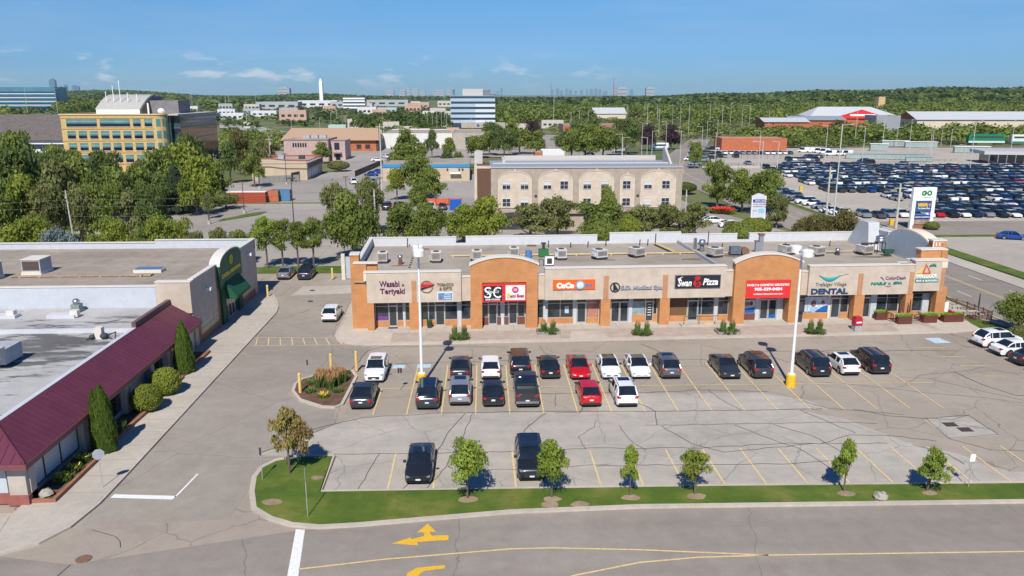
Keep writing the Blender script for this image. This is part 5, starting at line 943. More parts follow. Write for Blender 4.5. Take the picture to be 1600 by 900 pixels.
def car_data(kind, near=True):
    Lc, Wc, H, belt, wb, rs, re, ge, droop = KINDS[kind]; st = stations(kind, 41 if near else 15)
    def Y(t): return Lc / 2 - t * Lc
    body = MB(); secs = []
    for t, w, zl, z in st:
        zl = min(zl, z - .14); zm = max(zl + .02, min(.5, z - .2)); z2 = max(zm + .01, z - .17)
        half = [(w * .95, zl), (w * .995, zm), (w * .985, z2), (w * .94, z - .05), (w * .84, z), (w * .45, z + .025), (0, z + .03)]
        secs.append([(x, Y(t), zz) for x, zz in half] + [(-x, Y(t), zz) for x, zz in half[-2::-1]])
    nS = len(secs[0]); v = [p for s in secs for p in s]; f = []
    for i in range(len(secs) - 1):
        for j in range(nS - 1): a = i * nS + j; f.append((a, a + nS, a + nS + 1, a + 1))
    body.add(v, f); body.add(secs[0], [tuple(range(nS))]); body.add(secs[-1], [tuple(range(nS))[::-1]])
    D = {}
    def zb(t): return np.interp(t, [k[0] for k in belt], [k[1] for k in belt])
    def wd(t): return Wc / 2 * (1 - .20 * max(0, (.13 - t) / .13) ** 2.2 - .13 * max(0, (t - .90) / .10) ** 2.2)
    def dh(t):
        b = zb(t); full = H - b - droop * ((t - rs) / (ge - rs)) ** 2 if t > rs else H - b
        if t <= rs: q = (t - wb) / (rs - wb); return full * (1 - (1 - q) ** 1.35)
        if t >= re: q = (ge - t) / (ge - re); return full * (1 - (1 - q) ** 1.5)
        return full
    ct = sorted(set([wb, rs, re, ge] + list(np.linspace(wb, ge, 17 if near else 7)))); gl = MB(); cs = []
    wr = .74 if kind not in ('van', 'pickup') else .86
    for t in ct:
        w = wd(t); z = zb(t); d = dh(t); half = [(w * .93, z - .05), (w * (.93 + (wr - .93) * .55 * min(1, d / .3)), z + d * .6), (w * (.93 + (wr + .03 - .93) * min(1, d / .3)), z + d * .9), (w * (wr - .08), z + d * .985), (0, z + d + .01)]
        cs.append([(x, Y(t), zz) for x, zz in half] + [(-x, Y(t), zz) for x, zz in half[-2::-1]])
    nC = len(cs[0]); v = [p for s in cs for p in s]; f = []
    for i in range(len(cs) - 1):
        for j in range(nC - 1): a = i * nC + j; f.append((a, a + nC, a + nC + 1, a + 1))
    gl.add(v, f)
    roof = MB(); idx = [i for i, t in enumerate(ct) if rs - .012 <= t <= re + .005]; off = .012
    for i, k in zip(idx[:-1], idx[1:]):
        for j in range(2, nC - 3):
            q = [cs[i][j], cs[k][j], cs[k][j + 1], cs[i][j + 1]]; roof.add([(x * 1.005, y, z + off) for x, y, z in q], [(0, 1, 2, 3)])
    if kind == 'van': # panel sides behind the cab
        for i, k in zip(idx[:-1], idx[1:]):
            for j in (0, 1, nC - 3, nC - 2):
                if ct[i] < .42: continue
                q = [cs[i][j], cs[k][j], cs[k][j + 1], cs[i][j + 1]]; roof.add([(x * 1.01, y, z) for x, y, z in q], [(0, 1, 2, 3)])
    if near:
        for s in (0, 1):
            jj = [2, nC - 3][s]
            for i in range(len(ct) - 1):
                a, b = Vector(cs[i][jj]), Vector(cs[i + 1][jj]); r = .045 if ct[i] < re - .01 else .06
                roof.tube(a, b, r, r, 6, cap=False)
            for tt in ((rs + re) / 2 + .02, re - .03):
                i = min(range(len(ct)), key=lambda q: abs(ct[q] - tt)); a = [cs[i][0], cs[i][1], cs[i][2]] if s == 0 else [cs[i][-1], cs[i][-2], cs[i][-3]]
                roof.tube(a[0], a[1], .045, .04, 4).tube(a[1], a[2], .04, .04, 4)
        i = min(range(len(ct)), key=lambda q: abs(ct[q] - (re + ge) / 2 + .03))
        if kind in ('suv', 'wagon', 'hatch'):
            for s in (1, -1):  # thick rear quarter
                for i in range(len(ct) - 1):
                    if ct[i] >= re - .03 and ct[i] < ge - .005:
                        q = [cs[i][0], cs[i + 1][0], cs[i + 1][2], cs[i][2]]; roof.add([(s * x * 1.008, y, z) for x, y, z in q], [(0, 1, 2, 3) if s == 1 else (3, 2, 1, 0)])
    D['cs'] = (ct, cs, Y, wd, zb, dh)
    if near: D['body'] = body.mesh('body', TRIM, True); D['windows'] = gl.mesh('windows', CGL, True); D['roof'] = roof.mesh('roof', TRIM, True)
    else:
        nb = len(body.f); body.add(roof.v, roof.f)
        d2 = MB(); d2.v = body.v; d2.f = body.f; d2.mi = [0] * len(body.f)
        for yy in (Lc * .315, -Lc * .30):
            for s in (1, -1): d2.tube((s * (Wc / 2 - .22), yy, .33), (s * (Wc / 2 - .01), yy, .33), .33, .33, 8, 1)
        d2.box(-Wc / 2 + .12, Wc / 2 - .12, -Lc / 2 + .12, Lc / 2 - .12, .2, .42, 1)
        D['body'] = d2.mesh('body', [TRIM, TYRE], False); D['windows'] = gl.mesh('windows', CGL, False)
    for k in ('body', 'windows', 'roof'):
        if k in D:
            bm = bmesh.new(); bm.from_mesh(D[k]); bmesh.ops.remove_doubles(bm, verts=bm.verts, dist=.0005); bmesh.ops.recalc_face_normals(bm, faces=bm.faces); bm.to_mesh(D[k]); bm.free()
            if near:
                try: D[k].set_sharp_from_angle(angle=rad(42))
                except Exception: pass
    return D
CARD = {}
def link(name, me, parent, m=None, loc=(0, 0, 0), rz=0):
    o = bpy.data.objects.new(name, me); C.objects.link(o); o.parent = parent; o.location = loc; o.rotation_euler = (0, 0, rz)
    if m: o.material_slots[0].link = 'OBJECT'; o.material_slots[0].material = m
    return o
def wheel_mesh():
    if 'wheel' in CARD: return CARD['wheel']
    m = MB(); m.tube((-.11, 0, 0), (.11, 0, 0), .34, .34, 24); r = MB(); r.tube((-.125, 0, 0), (.125, 0, 0), .08, .08, 10)
    for s in (-1, 1):
        for i in range(5):
            a = 2 * math.pi * i / 5; r.add([(s * .118, .05 * math.cos(a + 1.57), .05 * math.sin(a + 1.57)), (s * .118, .05 * math.cos(a - 1.57), .05 * math.sin(a - 1.57)), (s * .118, .225 * math.cos(a - .2), .225 * math.sin(a - .2)), (s * .118, .225 * math.cos(a + .2), .225 * math.sin(a + .2))], [(0, 1, 2, 3) if s < 0 else (3, 2, 1, 0)])
        for i in range(24):
            a, b = 2 * math.pi * i / 24, 2 * math.pi * (i + 1) / 24; q = [(s * .119, .215 * math.cos(a), .215 * math.sin(a)), (s * .119, .245 * math.cos(a), .245 * math.sin(a)), (s * .119, .245 * math.cos(b), .245 * math.sin(b)), (s * .119, .215 * math.cos(b), .215 * math.sin(b))]; r.add(q, [(0, 1, 2, 3)])
    CARD['wheel'] = (m.mesh('tyre', TYRE), r.mesh('rim', RIM)); return CARD['wheel']
def car(kind, col, x, y, rz, label, group=None, sunroof=False, darkroof=False, rails=False, cat=None):
    """front points along +y when rz = 0 (away from the camera)"""
    if kind not in CARD: CARD[kind] = car_data(kind)
    D = CARD[kind]; Lc, Wc, H = KINDS[kind][:3]; P = PAINT[col]
    t = thing('parked_pickup' if kind == 'pickup' else 'parked_car', label, cat or ('pickup truck' if kind == 'pickup' else 'car'), (x, y, .015), rz, group)
    link('body', D['body'], t, P); link('windows', D['windows'], t); link('roof', D['roof'], t, CGL if darkroof == 'all' else P)
    ct, cs, Y, wd, zb, dh = D['cs']; wb, rs, re, ge = KINDS[kind][4:8]
    box('underbody', t, TYRE, -Wc / 2 + .14, Wc / 2 - .14, -Lc / 2 + .10, Lc / 2 - .10, .2, .50)
    if sunroof or darkroof:
        a, b = (rs + .03, min(re - .02, rs + .03 + .17)) if sunroof else (rs + .0, re - .005); z0 = zb(a) + dh(a) + .035; z1 = zb(b) + dh(b) + .035; ww = wd(.5) * (.52 if sunroof else .62)
        m = MB(); pts = [a + (b - a) * i / 5 for i in range(6)]
        for p, q in zip(pts[:-1], pts[1:]): m.quad((-ww, Y(p), zb(p) + dh(p) + .034), (-ww, Y(q), zb(q) + dh(q) + .034), (ww, Y(q), zb(q) + dh(q) + .034), (ww, Y(p), zb(p) + dh(p) + .034))
        m.build('sunroof', CGL, t, fix=True)
    if rails:
        for s in (-1, 1):
            m = MB(); pts = [rs + .04 + (re - rs - .06) * i / 6 for i in range(7)]
            for p, q in zip(pts[:-1], pts[1:]): m.tube((s * wd(.5) * .70, Y(p), zb(p) + dh(p) + .05), (s * wd(.5) * .70, Y(q), zb(q) + dh(q) + .05), .022, n=5)
            m.build('roof_rail', ALU if col != 'white' else TRIM, t)
    for s in (-1, 1):
        for ty in (.185, .80):
            w_ = thing('wheel', None, None); w_.parent = t; w_.location = (s * (Wc / 2 - .12), Y(ty), .33); link('tyre', wheel_mesh()[0], w_); link('rim', wheel_mesh()[1], w_)
        zf = zb(.03) - .04; m = MB(); m.slab_xz([(s * Wc * .23, zf - .12), (s * Wc * .40, zf - .10), (s * Wc * .425, zf + .04), (s * Wc * .30, zf - .0)], Y(.0) - .20, Y(.012) + .02); m.build('headlight', HL, t, fix=True)
        zr = zb(.985) - .02; m = MB(); m.slab_xz([(s * Wc * .30, zr - .16), (s * Wc * .445, zr - .16), (s * Wc * .44, zr + .02), (s * Wc * .32, zr + .0)], Y(1) - .012, Y(.965)); m.box(s * Wc * .40, s * Wc * .468, Y(.985), Y(.955), zr - .12, zr + .0); m.build('taillight', TL, t, fix=True)
        m = MB(); yy = Y(wb + .055); zz = zb(wb + .05) + .05; m.box(s * (Wc / 2 - .04), s * (Wc / 2 + .17), yy - .06, yy + .06, zz, zz + .15); m.build('mirror', P if col in ('white', 'red') and kind == 'fastback' else TRIM, t)
    m = MB(); m.box(-.5, .5, Lc / 2 - .07, Lc / 2 + .012, .42, zb(.0) - .06).build('grille', TRIM, t)
    m = MB(); m.box(-Wc * .40, Wc * .40, -Lc / 2 - .015, -Lc / 2 + .15, .26, .45).build('rear_bumper', TRIM if kind in ('suv', 'wagon') or col != 'white' else TRIM, t)
    m = MB(); m.box(-.16, .16, -Lc / 2 - .022, -Lc / 2 - .008, .62 if kind != 'sedan' else .60, .74).build('licence_plate', PLT, t); MB().box(-.16, .16, Lc / 2 + .014, Lc / 2 + .024, .42, .53).build('licence_plate', PLT, t)
    if kind == 'pickup':
        m = MB(); y0, y1 = Y(.63), Y(.975); zt = 1.24; m.box(-.78, .78, y1, y0, .90, .93).build('bed_floor', mat('bed_liner', (.035, .036, .04), .7, .15), t)
        m = MB(); m.box(-.99, -.80, y1 - .08, Y(.60), .7, zt + .03).box(.80, .99, y1 - .08, Y(.60), .7, zt + .03).box(-.8, .8, y1 - .08, y1, .7, zt + .03).box(-.8, .8, Y(.62), Y(.60), 1.2, zt + .12).build('bed_sides', P, t)
        MB().box(-.93, .93, -Lc / 2 - .16, -Lc / 2 + .02, .5, .68).build('rear_bumper', mat('chrome', (.6, .61, .63), .2, 0, metal=1), t)
    return t
GR1 = 'cars parked in the plaza rows'
for k, c, x, y, r, lb, o in [
    ('suv', 'white', -9.4, 69.9, math.pi, 'white suv with open dark sunroof, facing the camera beside the mulch island', dict(sunroof=1)),
    ('fastback', 'charcoal', -9.7, 63.8, 0, 'charcoal fastback sedan seen from behind, right of the mulch island kerb', {}),
    ('sedan', 'black', -4.1, 50.6, math.pi, 'black sedan facing the camera alone in the nearest row', dict(sunroof=1)),
    ('wagon', 'black', 3.4, 50.8, math.pi, 'black crossover facing the camera, partly behind the second young tree', dict(darkroof=1)),
    ('fastback', 'charcoal', -1.75, 70.4, 0, 'dark grey coupe seen from behind, parked nose-up ahead of the silver-white suv', {}),
    ('hatch', 'white', 1.0, 70.1, 0, 'white hatchback seen from behind, nose to tail ahead of a black sedan', {}),
    ('wagon', 'black', 3.75, 71.4, 0, 'brown-roofed black crossover seen from behind, directly ahead of the pickup', {}),
    ('sedan', 'black', 6.4, 70.3, 0, 'black coupe seen from behind between the crossover and the bright red car', {}),
    ('fastback', 'red', 9.1, 69.9, math.pi, 'bright red fastback facing the camera with a full glass roof', dict(darkroof=1)),
    ('sedan', 'white', 11.9, 69.9, math.pi, 'white sedan facing the camera, right of the bright red fastback', dict(darkroof=1)),
    ('fastback', 'white', 14.6, 69.9, math.pi, 'white glass-roofed fastback facing the camera, left of the grey crossover', dict(darkroof=1)),
    ('suv', 'grey', 17.3, 69.8, 0, 'grey crossover seen from behind, right end of the long rear run', dict(sunroof=1)),
    ('sedan', 'charcoal', 22.7, 69.5, math.pi, 'slate blue-grey sedan facing the camera, left of a black suv', {}),
    ('wagon', 'charcoal', 25.6, 69.6, 0, 'dark crossover seen from behind, just left of the right lamp shadow', dict(sunroof=1)),
    ('wagon', 'black', 31.0, 69.8, 0, 'black wagon with silver roof rails, right of the right lamp post', dict(rails=1)),
    ('hatch', 'white', 33.9, 69.8, 0, 'white hatchback between two black suvs at the right', dict(sunroof=1)),
    ('wagon', 'black', 36.8, 70.3, 0, 'large black suv with roof rails, last in the row at the right', dict(rails=1)),
    ('wagon', 'charcoal', -4.3, 63.6, 0, 'dark wagon with tall red tail lamps in front of the yellow lamp base', dict(darkroof=1, rails=1)),
    ('suv', 'silver', -1.65, 64.2, 0, 'silver-white suv with black roof rails between two dark cars', dict(sunroof=1, rails=1)),
    ('sedan', 'black', 1.1, 63.9, 0, 'black car with brown-tinted roof seen from behind, left of the pickup', {}),
    ('pickup', 'charcoal', 3.9, 64.1, 0, 'dark grey pickup truck with open bed and chrome rear bumper', {}),
    ('hatch', 'red', 9.15, 63.3, 0, 'small red hatchback seen from behind in front of the red fastback', {}),
    ('suv', 'white', 12.1, 63.3, 0, 'white suv with black rear bumper and roof rails, last in the middle row', dict(sunroof=1, rails=1)),
]: car(k, c, x, y, r, lb, GR1, **o)
HR = math.pi / 2
car('suv', 'white', 53.1, 76.3, -HR + .12, 'white suv parked sideways, rearmost at the right edge of the lot', GR1, sunroof=1)
car('sedan', 'white', 53.2, 73.5, -HR + .12, 'white sedan parked sideways, middle of the three at the right edge', GR1)
car('sedan', 'charcoal', 53.3, 70.6, -HR + .12, 'dark grey sedan cut by the right picture edge', GR1)
car('sedan', 'silver', 53.2, 67.6, -HR + .12, 'pale blue-silver car, only its tail in view at the right edge', GR1)
car('hatch', 'white', -16.9, 89.6, 0, 'white hatchback driving away up the lane beside the brick tower', None)
car('sedan', 'silver', -27.1, 111.6, 0, 'silver sedan parked by the back trees beyond the dollar store', None); car('suv', 'navy', -24.2, 111.3, 0, 'dark navy suv parked beside the silver sedan beyond the dollar store', None, darkroof=1)
car('sedan', 'blue', 94.8, 136.4, HR + math.pi - .35, 'lone blue sedan on the pale corner lot across the arterial road', None)
car('fastback', 'white', 49.0, 151.8, -HR, 'white sedan nearest the panel sign beyond the plaza roof', None); car('sedan', 'white', 47.0, 157.0, -HR + .1, 'white sedan second from the panel sign beyond the plaza roof', None); car('hatch', 'charcoal', 45.5, 161.5, -HR, 'dark car parked farthest of three beside the hotel', None)
car('sedan', 'navy', 39.5, 150.5, 0, 'dark blue car tucked at the right corner of the hotel', None)
for i, (px, py, k, c, r, lb) in enumerate([(605, 327, 'wagon', 'black', 0, 'black suv under the trees left of the hotel, left of two'), (622, 325, 'sedan', 'navy', 0, 'dark navy car under the trees left of the hotel, right of two'), (627, 337, 'hatch', 'silver', .4, 'grey hatchback in the lot nearest the plaza rear left'), (671, 327, 'suv', 'white', .3, 'white suv beside the orange barrier left of the hotel'), (692, 327, 'sedan', 'grey', 0, 'grey car beside the blue bin left of the hotel'),
                                           (552, 287, 'suv', 'white', .3, 'white suv in the open lot below the blue cars'), (583, 287, 'hatch', 'teal', 0, 'turquoise hatchback near the blue fascia building'), (580, 275, 'hatch', 'blue', HR, 'blue car in the shade of the long grey fence, lower one'), (590, 271, 'sedan', 'blue', HR, 'blue car in the shade of the long grey fence, upper one'),
                                           (590, 252, 'sedan', 'white', -HR, 'white car on the back street left of its pair'), (603, 247, 'suv', 'white', .5, 'white car on the back street right of its pair'), (1098, 252, 'suv', 'silver', HR, 'silver suv turning at the far junction near the hotel corner')]):
    x, y = at(px, py); car(k, c, x, y, r, lb, None)
# ---------------------------------------------------------------- trees and shrubs
def leaf_mat(name, dark, lite, rough=.6, scale=.9, trans=.34):
    if name in MATS: return MATS[name]
    m = mat(name, dark, rough, 0, spec=.25); n, l, b = nodes(m)
    g = n.new('ShaderNodeNewGeometry'); nz = n.new('ShaderNodeTexNoise'); nz.inputs['Scale'].default_value = scale; nz.inputs['Detail'].default_value = 4; l.new(g.outputs['Position'], nz.inputs[0])
    at_ = n.new('ShaderNodeAttribute'); at_.attribute_name = 'tint'; oi = n.new('ShaderNodeObjectInfo')
    a = n.new('ShaderNodeMath'); a.operation = 'ADD'; l.new(nz.outputs[0], a.inputs[0]); l.new(at_.outputs['Fac'], a.inputs[1])
    a2 = n.new('ShaderNodeMath'); a2.operation = 'MULTIPLY_ADD'; l.new(oi.outputs['Random'], a2.inputs[0]); a2.inputs[1].default_value = .3; l.new(a.outputs[0], a2.inputs[2])
    r = n.new('ShaderNodeValToRGB'); e = r.color_ramp.elements; e[0].position = .55; e[0].color = dark + (1,); e[1].position = 1.35 if False else 1.0; e[1].color = lite + (1,)
    mr = n.new('ShaderNodeMapRange'); mr.inputs[1].default_value = .45; mr.inputs[2].default_value = 1.6; l.new(a2.outputs[0], mr.inputs[0]); e[0].position = .1; e[1].position = .9
    l.new(mr.outputs[0], r.inputs[0]); l.new(r.outputs[0], b.inputs['Base Color'])
    tr = n.new('ShaderNodeBsdfTranslucent'); l.new(r.outputs[0], tr.inputs[0]); mx = n.new('ShaderNodeMixShader'); mx.inputs[0].default_value = trans
    o = [q for q in n if q.type == 'OUTPUT_MATERIAL'][0]; l.new(b.outputs[0], mx.inputs[1]); l.new(tr.outputs[0], mx.inputs[2]); l.new(mx.outputs[0], o.inputs[0]); return m
LEAF = dict(mid=leaf_mat('leaf_mid', (.078, .112, .018), (.24, .295, .062)), dark=leaf_mat('leaf_dark', (.045, .074, .017), (.16, .215, .055)), lime=leaf_mat('leaf_yellowgreen', (.11, .155, .018), (.31, .36, .055)), young=leaf_mat('leaf_young', (.10, .165, .015), (.34, .43, .07), scale=3),
            gold=leaf_mat('leaf_gold', (.15, .13, .035), (.40, .33, .11), scale=3), olive=leaf_mat('leaf_olive', (.095, .11, .030), (.26, .28, .095)), blue=leaf_mat('leaf_blue', (.13, .17, .16), (.33, .39, .37)), purple=leaf_mat('leaf_purple', (.032, .020, .026), (.10, .06, .07)), rust=leaf_mat('leaf_rust', (.16, .115, .04), (.42, .30, .12), scale=3), cedar=leaf_mat('leaf_cedar', (.035, .07, .010), (.14, .21, .03), scale=4),
            bronze=leaf_mat('leaf_bronze', (.095, .085, .025), (.23, .21, .07)), spruce=leaf_mat('leaf_spruce', (.022, .042, .02), (.07, .105, .05)))
BARK = mat('bark', (.13, .10, .075), .9, .25, 3); BARKG = mat('bark_grey', (.20, .175, .15), .9, .25, 3)
def quads_mesh(name, V, tint, m, nrm=None):
    n = len(V) // 4; me = bpy.data.meshes.new(name); me.vertices.add(4 * n); me.vertices.foreach_set('co', V.astype('f').ravel()); me.loops.add(4 * n); me.loops.foreach_set('vertex_index', np.arange(4 * n, dtype='i'))
    me.polygons.add(n); me.polygons.foreach_set('loop_start', np.arange(0, 4 * n, 4, dtype='i')); me.update(calc_edges=True)
    a = me.attributes.new('tint', 'FLOAT', 'FACE'); a.data.foreach_set('value', tint.astype('f')); me.materials.append(m); return me
def leaf_quads(P, Nn, size, rng, flat=.6):
    """one four-cornered leaf clump at every point of P, roughly facing Nn"""
    n = len(P); R = rng.normal(size=(n, 3)); Nn = Nn + R * flat; Nn /= np.linalg.norm(Nn, axis=1)[:, None] + 1e-9
    A = np.cross(Nn, rng.normal(size=(n, 3))); A /= np.linalg.norm(A, axis=1)[:, None] + 1e-9; B = np.cross(Nn, A); s = (size * rng.uniform(.55, 1.25, n))[:, None]
    q = np.stack([P - A * s * .5, P - B * s * .36 + Nn * s * .06, P + A * s * .5, P + B * s * .36 - Nn * s * .06], 1)
    return q.reshape(-1, 3)
def crown(name, seed, kind='round', n=1500, size=.13, lobes=16, m=None):
    """unit crown: radius 1, height from 0 to 1 (scaled per tree)"""
    rng = np.random.default_rng(seed); Ps = []; Ns = []; Ts = []
    if kind in ('round', 'tall', 'loose', 'young'):
        L_ = []
        for i in range(lobes):
            z = rng.uniform(.14, .88) if kind != 'young' else rng.uniform(.12, .92); env = math.sqrt(max(.05, 1 - ((z - .42) / .6) ** 2)) if kind != 'tall' else (1 - abs(z - .35) * .9)
            if kind == 'young': env = max(.18, 1 - abs(z - .35) * 1.35)
            a = rng.uniform(0, 6.283); rr = env * rng.uniform(.25, .74) ; r = rng.uniform(.22, .38) * (1 if kind != 'loose' else .7) * (.6 + .5 * env); L_.append((rr * math.cos(a), rr * math.sin(a), z, r, rng.normal() * .16))
        L_.append((0, 0, .55, .42, 0)); L_.append((0, 0, .82, .28, .05))
        w = np.array([l[3] ** 2 for l in L_]); w /= w.sum()
        for (x, y, z, r, tn), ww in zip(L_, w):
            k = int(n * ww); d = rng.normal(size=(k, 3)); d /= np.linalg.norm(d, axis=1)[:, None]; d[:, 2] = np.where(d[:, 2] < -.35, -d[:, 2] * .8, d[:, 2])
            rad_ = r * rng.uniform(.62, 1.12, k) ** 1.0; bump = 1 + .22 * np.sin(d[:, 0] * 7 + x * 9) * np.sin(d[:, 1] * 6 + z * 8)
            p = d * (rad_ * bump)[:, None]; Ps.append(np.stack([p[:, 0] + x, p[:, 1] + y, p[:, 2] * .62 + z], 1)); Ns.append(d * np.array([1, 1, 1.3])); Ts.append(rng.normal(size=k) * .10 + tn + .5)
    elif kind == 'cone':
        z = 1 - np.sqrt(rng.uniform(0, 1, n)); a = rng.uniform(0, 6.283, n); tier = .82 + .25 * np.sin(z * 55 + a * 2); r = (1 - z) * tier * rng.uniform(.7, 1.05, n) + .02
        Ps = [np.stack([r * np.cos(a), r * np.sin(a), z], 1)]; Ns = [np.stack([np.cos(a), np.sin(a), .5 + 0 * a], 1)]; Ts = [rng.normal(size=n) * .12 + .5]
    elif kind == 'cedar':
        z = rng.uniform(0, 1, n); a = rng.uniform(0, 6.283, n); prof = np.interp(z, [0, .06, .35, .75, .93, 1], [.78, .95, 1, .72, .34, .06]); r = prof * (.9 + .14 * np.sin(a * 5 + z * 14)) * rng.uniform(.82, 1.03, n)
        Ps = [np.stack([r * np.cos(a), r * np.sin(a), z], 1)]; Ns = [np.stack([np.cos(a), np.sin(a), .35 + 0 * a], 1)]; Ts = [rng.normal(size=n) * .14 + .5]
    elif kind == 'ball':
        d = rng.normal(size=(n, 3)); d /= np.linalg.norm(d, axis=1)[:, None]; r = rng.uniform(.86, 1.03, n) * (1 + .05 * np.sin(d[:, 0] * 9) * np.sin(d[:, 2] * 8)); d2 = d * r[:, None]
        Ps = [np.stack([d2[:, 0], d2[:, 1], d2[:, 2] * .5 + .5], 1)]; Ns = [d]; Ts = [rng.normal(size=n) * .14 + .5]
    P = np.concatenate(Ps); Nn = np.concatenate(Ns); T = np.concatenate(Ts)
    return quads_mesh(name, leaf_quads(P, Nn, size, rng), np.repeat(T, 1), m or LEAF['mid'])
def trunk_mesh(seed, kind='round', dark=False):
    """unit trunk: reaches z = .75, limbs spread to radius .6"""
    rng = random.Random(seed); m = MB(); top = .8 if kind != 'cone' else .95; m.tube((0, 0, -.6), (.01, .01, .1), .075, .055, 7).tube((.01, .01, .1), (0, 0, top), .055, .015, 6)
    if kind != 'cone':
        for i in range(9):
            z = rng.uniform(.05, .55); a = i * 2.4 + rng.random(); r = rng.uniform(.4, .7); m.tube((0, 0, z), (r * math.cos(a) * .5, r * math.sin(a) * .5, z + .16), .028, .018, 5).tube((r * math.cos(a) * .5, r * math.sin(a) * .5, z + .16), (r * math.cos(a), r * math.sin(a), z + .25), .018, .006, 4)
    return m.mesh('trunk', BARK)
CROWN = {}; TR = {}
def get_crown(kind, var, lod):
    k = (kind, var, lod)
    if k not in CROWN:
        n, s, lb = {'hero': (5200, .088, 20), 'near': (9000, .072, 26), 'mid': (4200, .10, 22), 'far': (420, .30, 12)}[lod]
        if kind == 'young': n, s, lb = 3000, .11, 15
        if kind == 'loose': n = int(n * .62)
        if kind in ('cedar', 'ball'): n, s = 7500, .09
        if kind == 'cone' and lod != 'far': n, s = 2200, .16
        CROWN[k] = crown('crown', hash((kind, var)) % 1000 if False else (sum(map(ord, kind)) + var * 17), kind, n, s, lb)
    return CROWN[k]
def tree(x, y, h, r, kind, leaf, label, name='tree', group=None, lod='mid', trunk=.22, var=None, cat='tree', z=0, dead=0):
    var = random.randrange(3) if var is None else var; t = thing(name, label, cat, (x, y, z), random.random() * 6.28, group)
    ck = kind; hb = h * trunk; ch = h - hb
    c = link('crown', get_crown(ck, var, lod), t, LEAF[leaf]); c.location = (0, 0, hb); c.scale = (r, r, ch)
    tk = ('cone' if kind == 'cone' else 'round', var)
    if tk not in TR: TR[tk] = trunk_mesh(var + 5, tk[0])
    if kind not in ('ball', 'cedar'):
        tr = link('trunk', TR[tk], t); s = min(r, ch) * (.85 if kind != 'young' else 1.0); tr.scale = (r * .9, r * .9, ch); tr.location = (0, 0, hb)
        if hb > .6 * ch: tr.scale = (r * .9, r * .9, ch)
        if hb * 1.05 > .6 * ch:
            m = MB(); m.tube((0, 0, -.05), (0, 0, hb), .07 * r * .9, .06 * r * .9, 7).build('lower_trunk', BARK, t)
    return t
random.seed(21)
# young trees on the lawn strip
YT = 'young trees along the lawn strip'
def young(x, y, h, r, leaf, label, kind='young', lean=0, var=0, tr=.3):
    t = tree(x, y, h, r, kind, leaf, label, 'young_tree', YT, 'hero', tr, var, z=.12); t.rotation_euler[1] = lean; return t
young(-.85, 46.3, 4.0, 1.42, 'young', 'full bright green young tree, leftmost along the lawn strip', 'round', tr=.3, var=1)
young(4.5, 46.2, 3.9, 1.28, 'young', 'bright green young tree standing before the black crossover', 'round', tr=.28, var=2)
young(9.5, 46.2, 3.5, .78, 'young', 'narrow green young tree right of the black crossover', 'young', tr=.28, var=1)
t = young(13.7, 46.2, 3.0, 1.25, 'lime', 'yellowing young tree with bare twigs standing out of its top', 'loose', tr=.28, var=0)
m = MB(); random.seed(5)
for i in range(9): a = random.random() * 6.28; m.tube((0, 0, 2.0), (.25 * math.cos(a), .25 * math.sin(a), random.uniform(3.2, 3.9)), .018, .006, 4).tube((.12 * math.cos(a), .12 * math.sin(a), 2.8), (.5 * math.cos(a + .5), .5 * math.sin(a + .5), 3.4), .01, .005, 3)
m.build('bare_twigs', BARKG, t)
young(23.4, 46.1, 3.7, .95, 'young', 'slim spire shaped young tree left of the boulder', 'young', tr=.22, var=2)
young(28.8, 46.0, 3.0, 1.35, 'young', 'leaning small young tree right of the boulder', 'loose', .12, 1, tr=.26)
t = tree(-12.9, 50.2, 4.9, 1.45, 'loose', 'gold', 'sparse tree turning brown and gold on the corner lawn', 'autumn_tree', None, 'hero', .26, 2, z=.12); t.rotation_euler[2] = 0
c = link('crown', get_crown('loose', 0, 'hero'), t, LEAF['rust']); c.location = (.75, .2, 1.0); c.scale = (1.05, 1.0, 2.9)
# clipped shrubs along the canopy
def shrub(x, y, h, r, kind, leaf, label, name, n2=None):
    t = tree(x, y, h, r, kind, leaf, label, name, None, 'hero', 0, 0, 'shrub' if kind == 'ball' else 'cedar', .15)
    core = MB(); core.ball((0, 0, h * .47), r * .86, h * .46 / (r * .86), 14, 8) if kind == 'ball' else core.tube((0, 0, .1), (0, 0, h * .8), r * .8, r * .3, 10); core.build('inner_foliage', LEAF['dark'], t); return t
def cedar(x, y, spec, label):
    t = thing('columnar_cedar', label, 'cedar', (x, y, .15))
    for dx, dy, h, r in spec:
        c = link('crown', get_crown('cedar', 0, 'hero'), t, LEAF['cedar']); c.location = (dx, dy, 0); c.scale = (r, r, h); c.rotation_euler[2] = random.random() * 6
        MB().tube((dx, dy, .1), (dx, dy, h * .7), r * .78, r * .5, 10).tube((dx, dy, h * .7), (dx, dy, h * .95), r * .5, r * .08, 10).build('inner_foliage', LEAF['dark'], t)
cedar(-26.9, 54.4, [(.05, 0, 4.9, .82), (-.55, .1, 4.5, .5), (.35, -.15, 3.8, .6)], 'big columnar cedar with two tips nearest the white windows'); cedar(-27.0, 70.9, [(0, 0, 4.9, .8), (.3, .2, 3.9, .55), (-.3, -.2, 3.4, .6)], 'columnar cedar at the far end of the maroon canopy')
shrub(-26.9, 61.9, 2.15, 1.2, 'ball', 'lime', 'round clipped yellow-green shrub, the nearer of two', 'round_shrub'); shrub(-26.75, 65.6, 2.3, 1.25, 'ball', 'lime', 'round clipped yellow-green shrub, the farther of two', 'round_shrub')
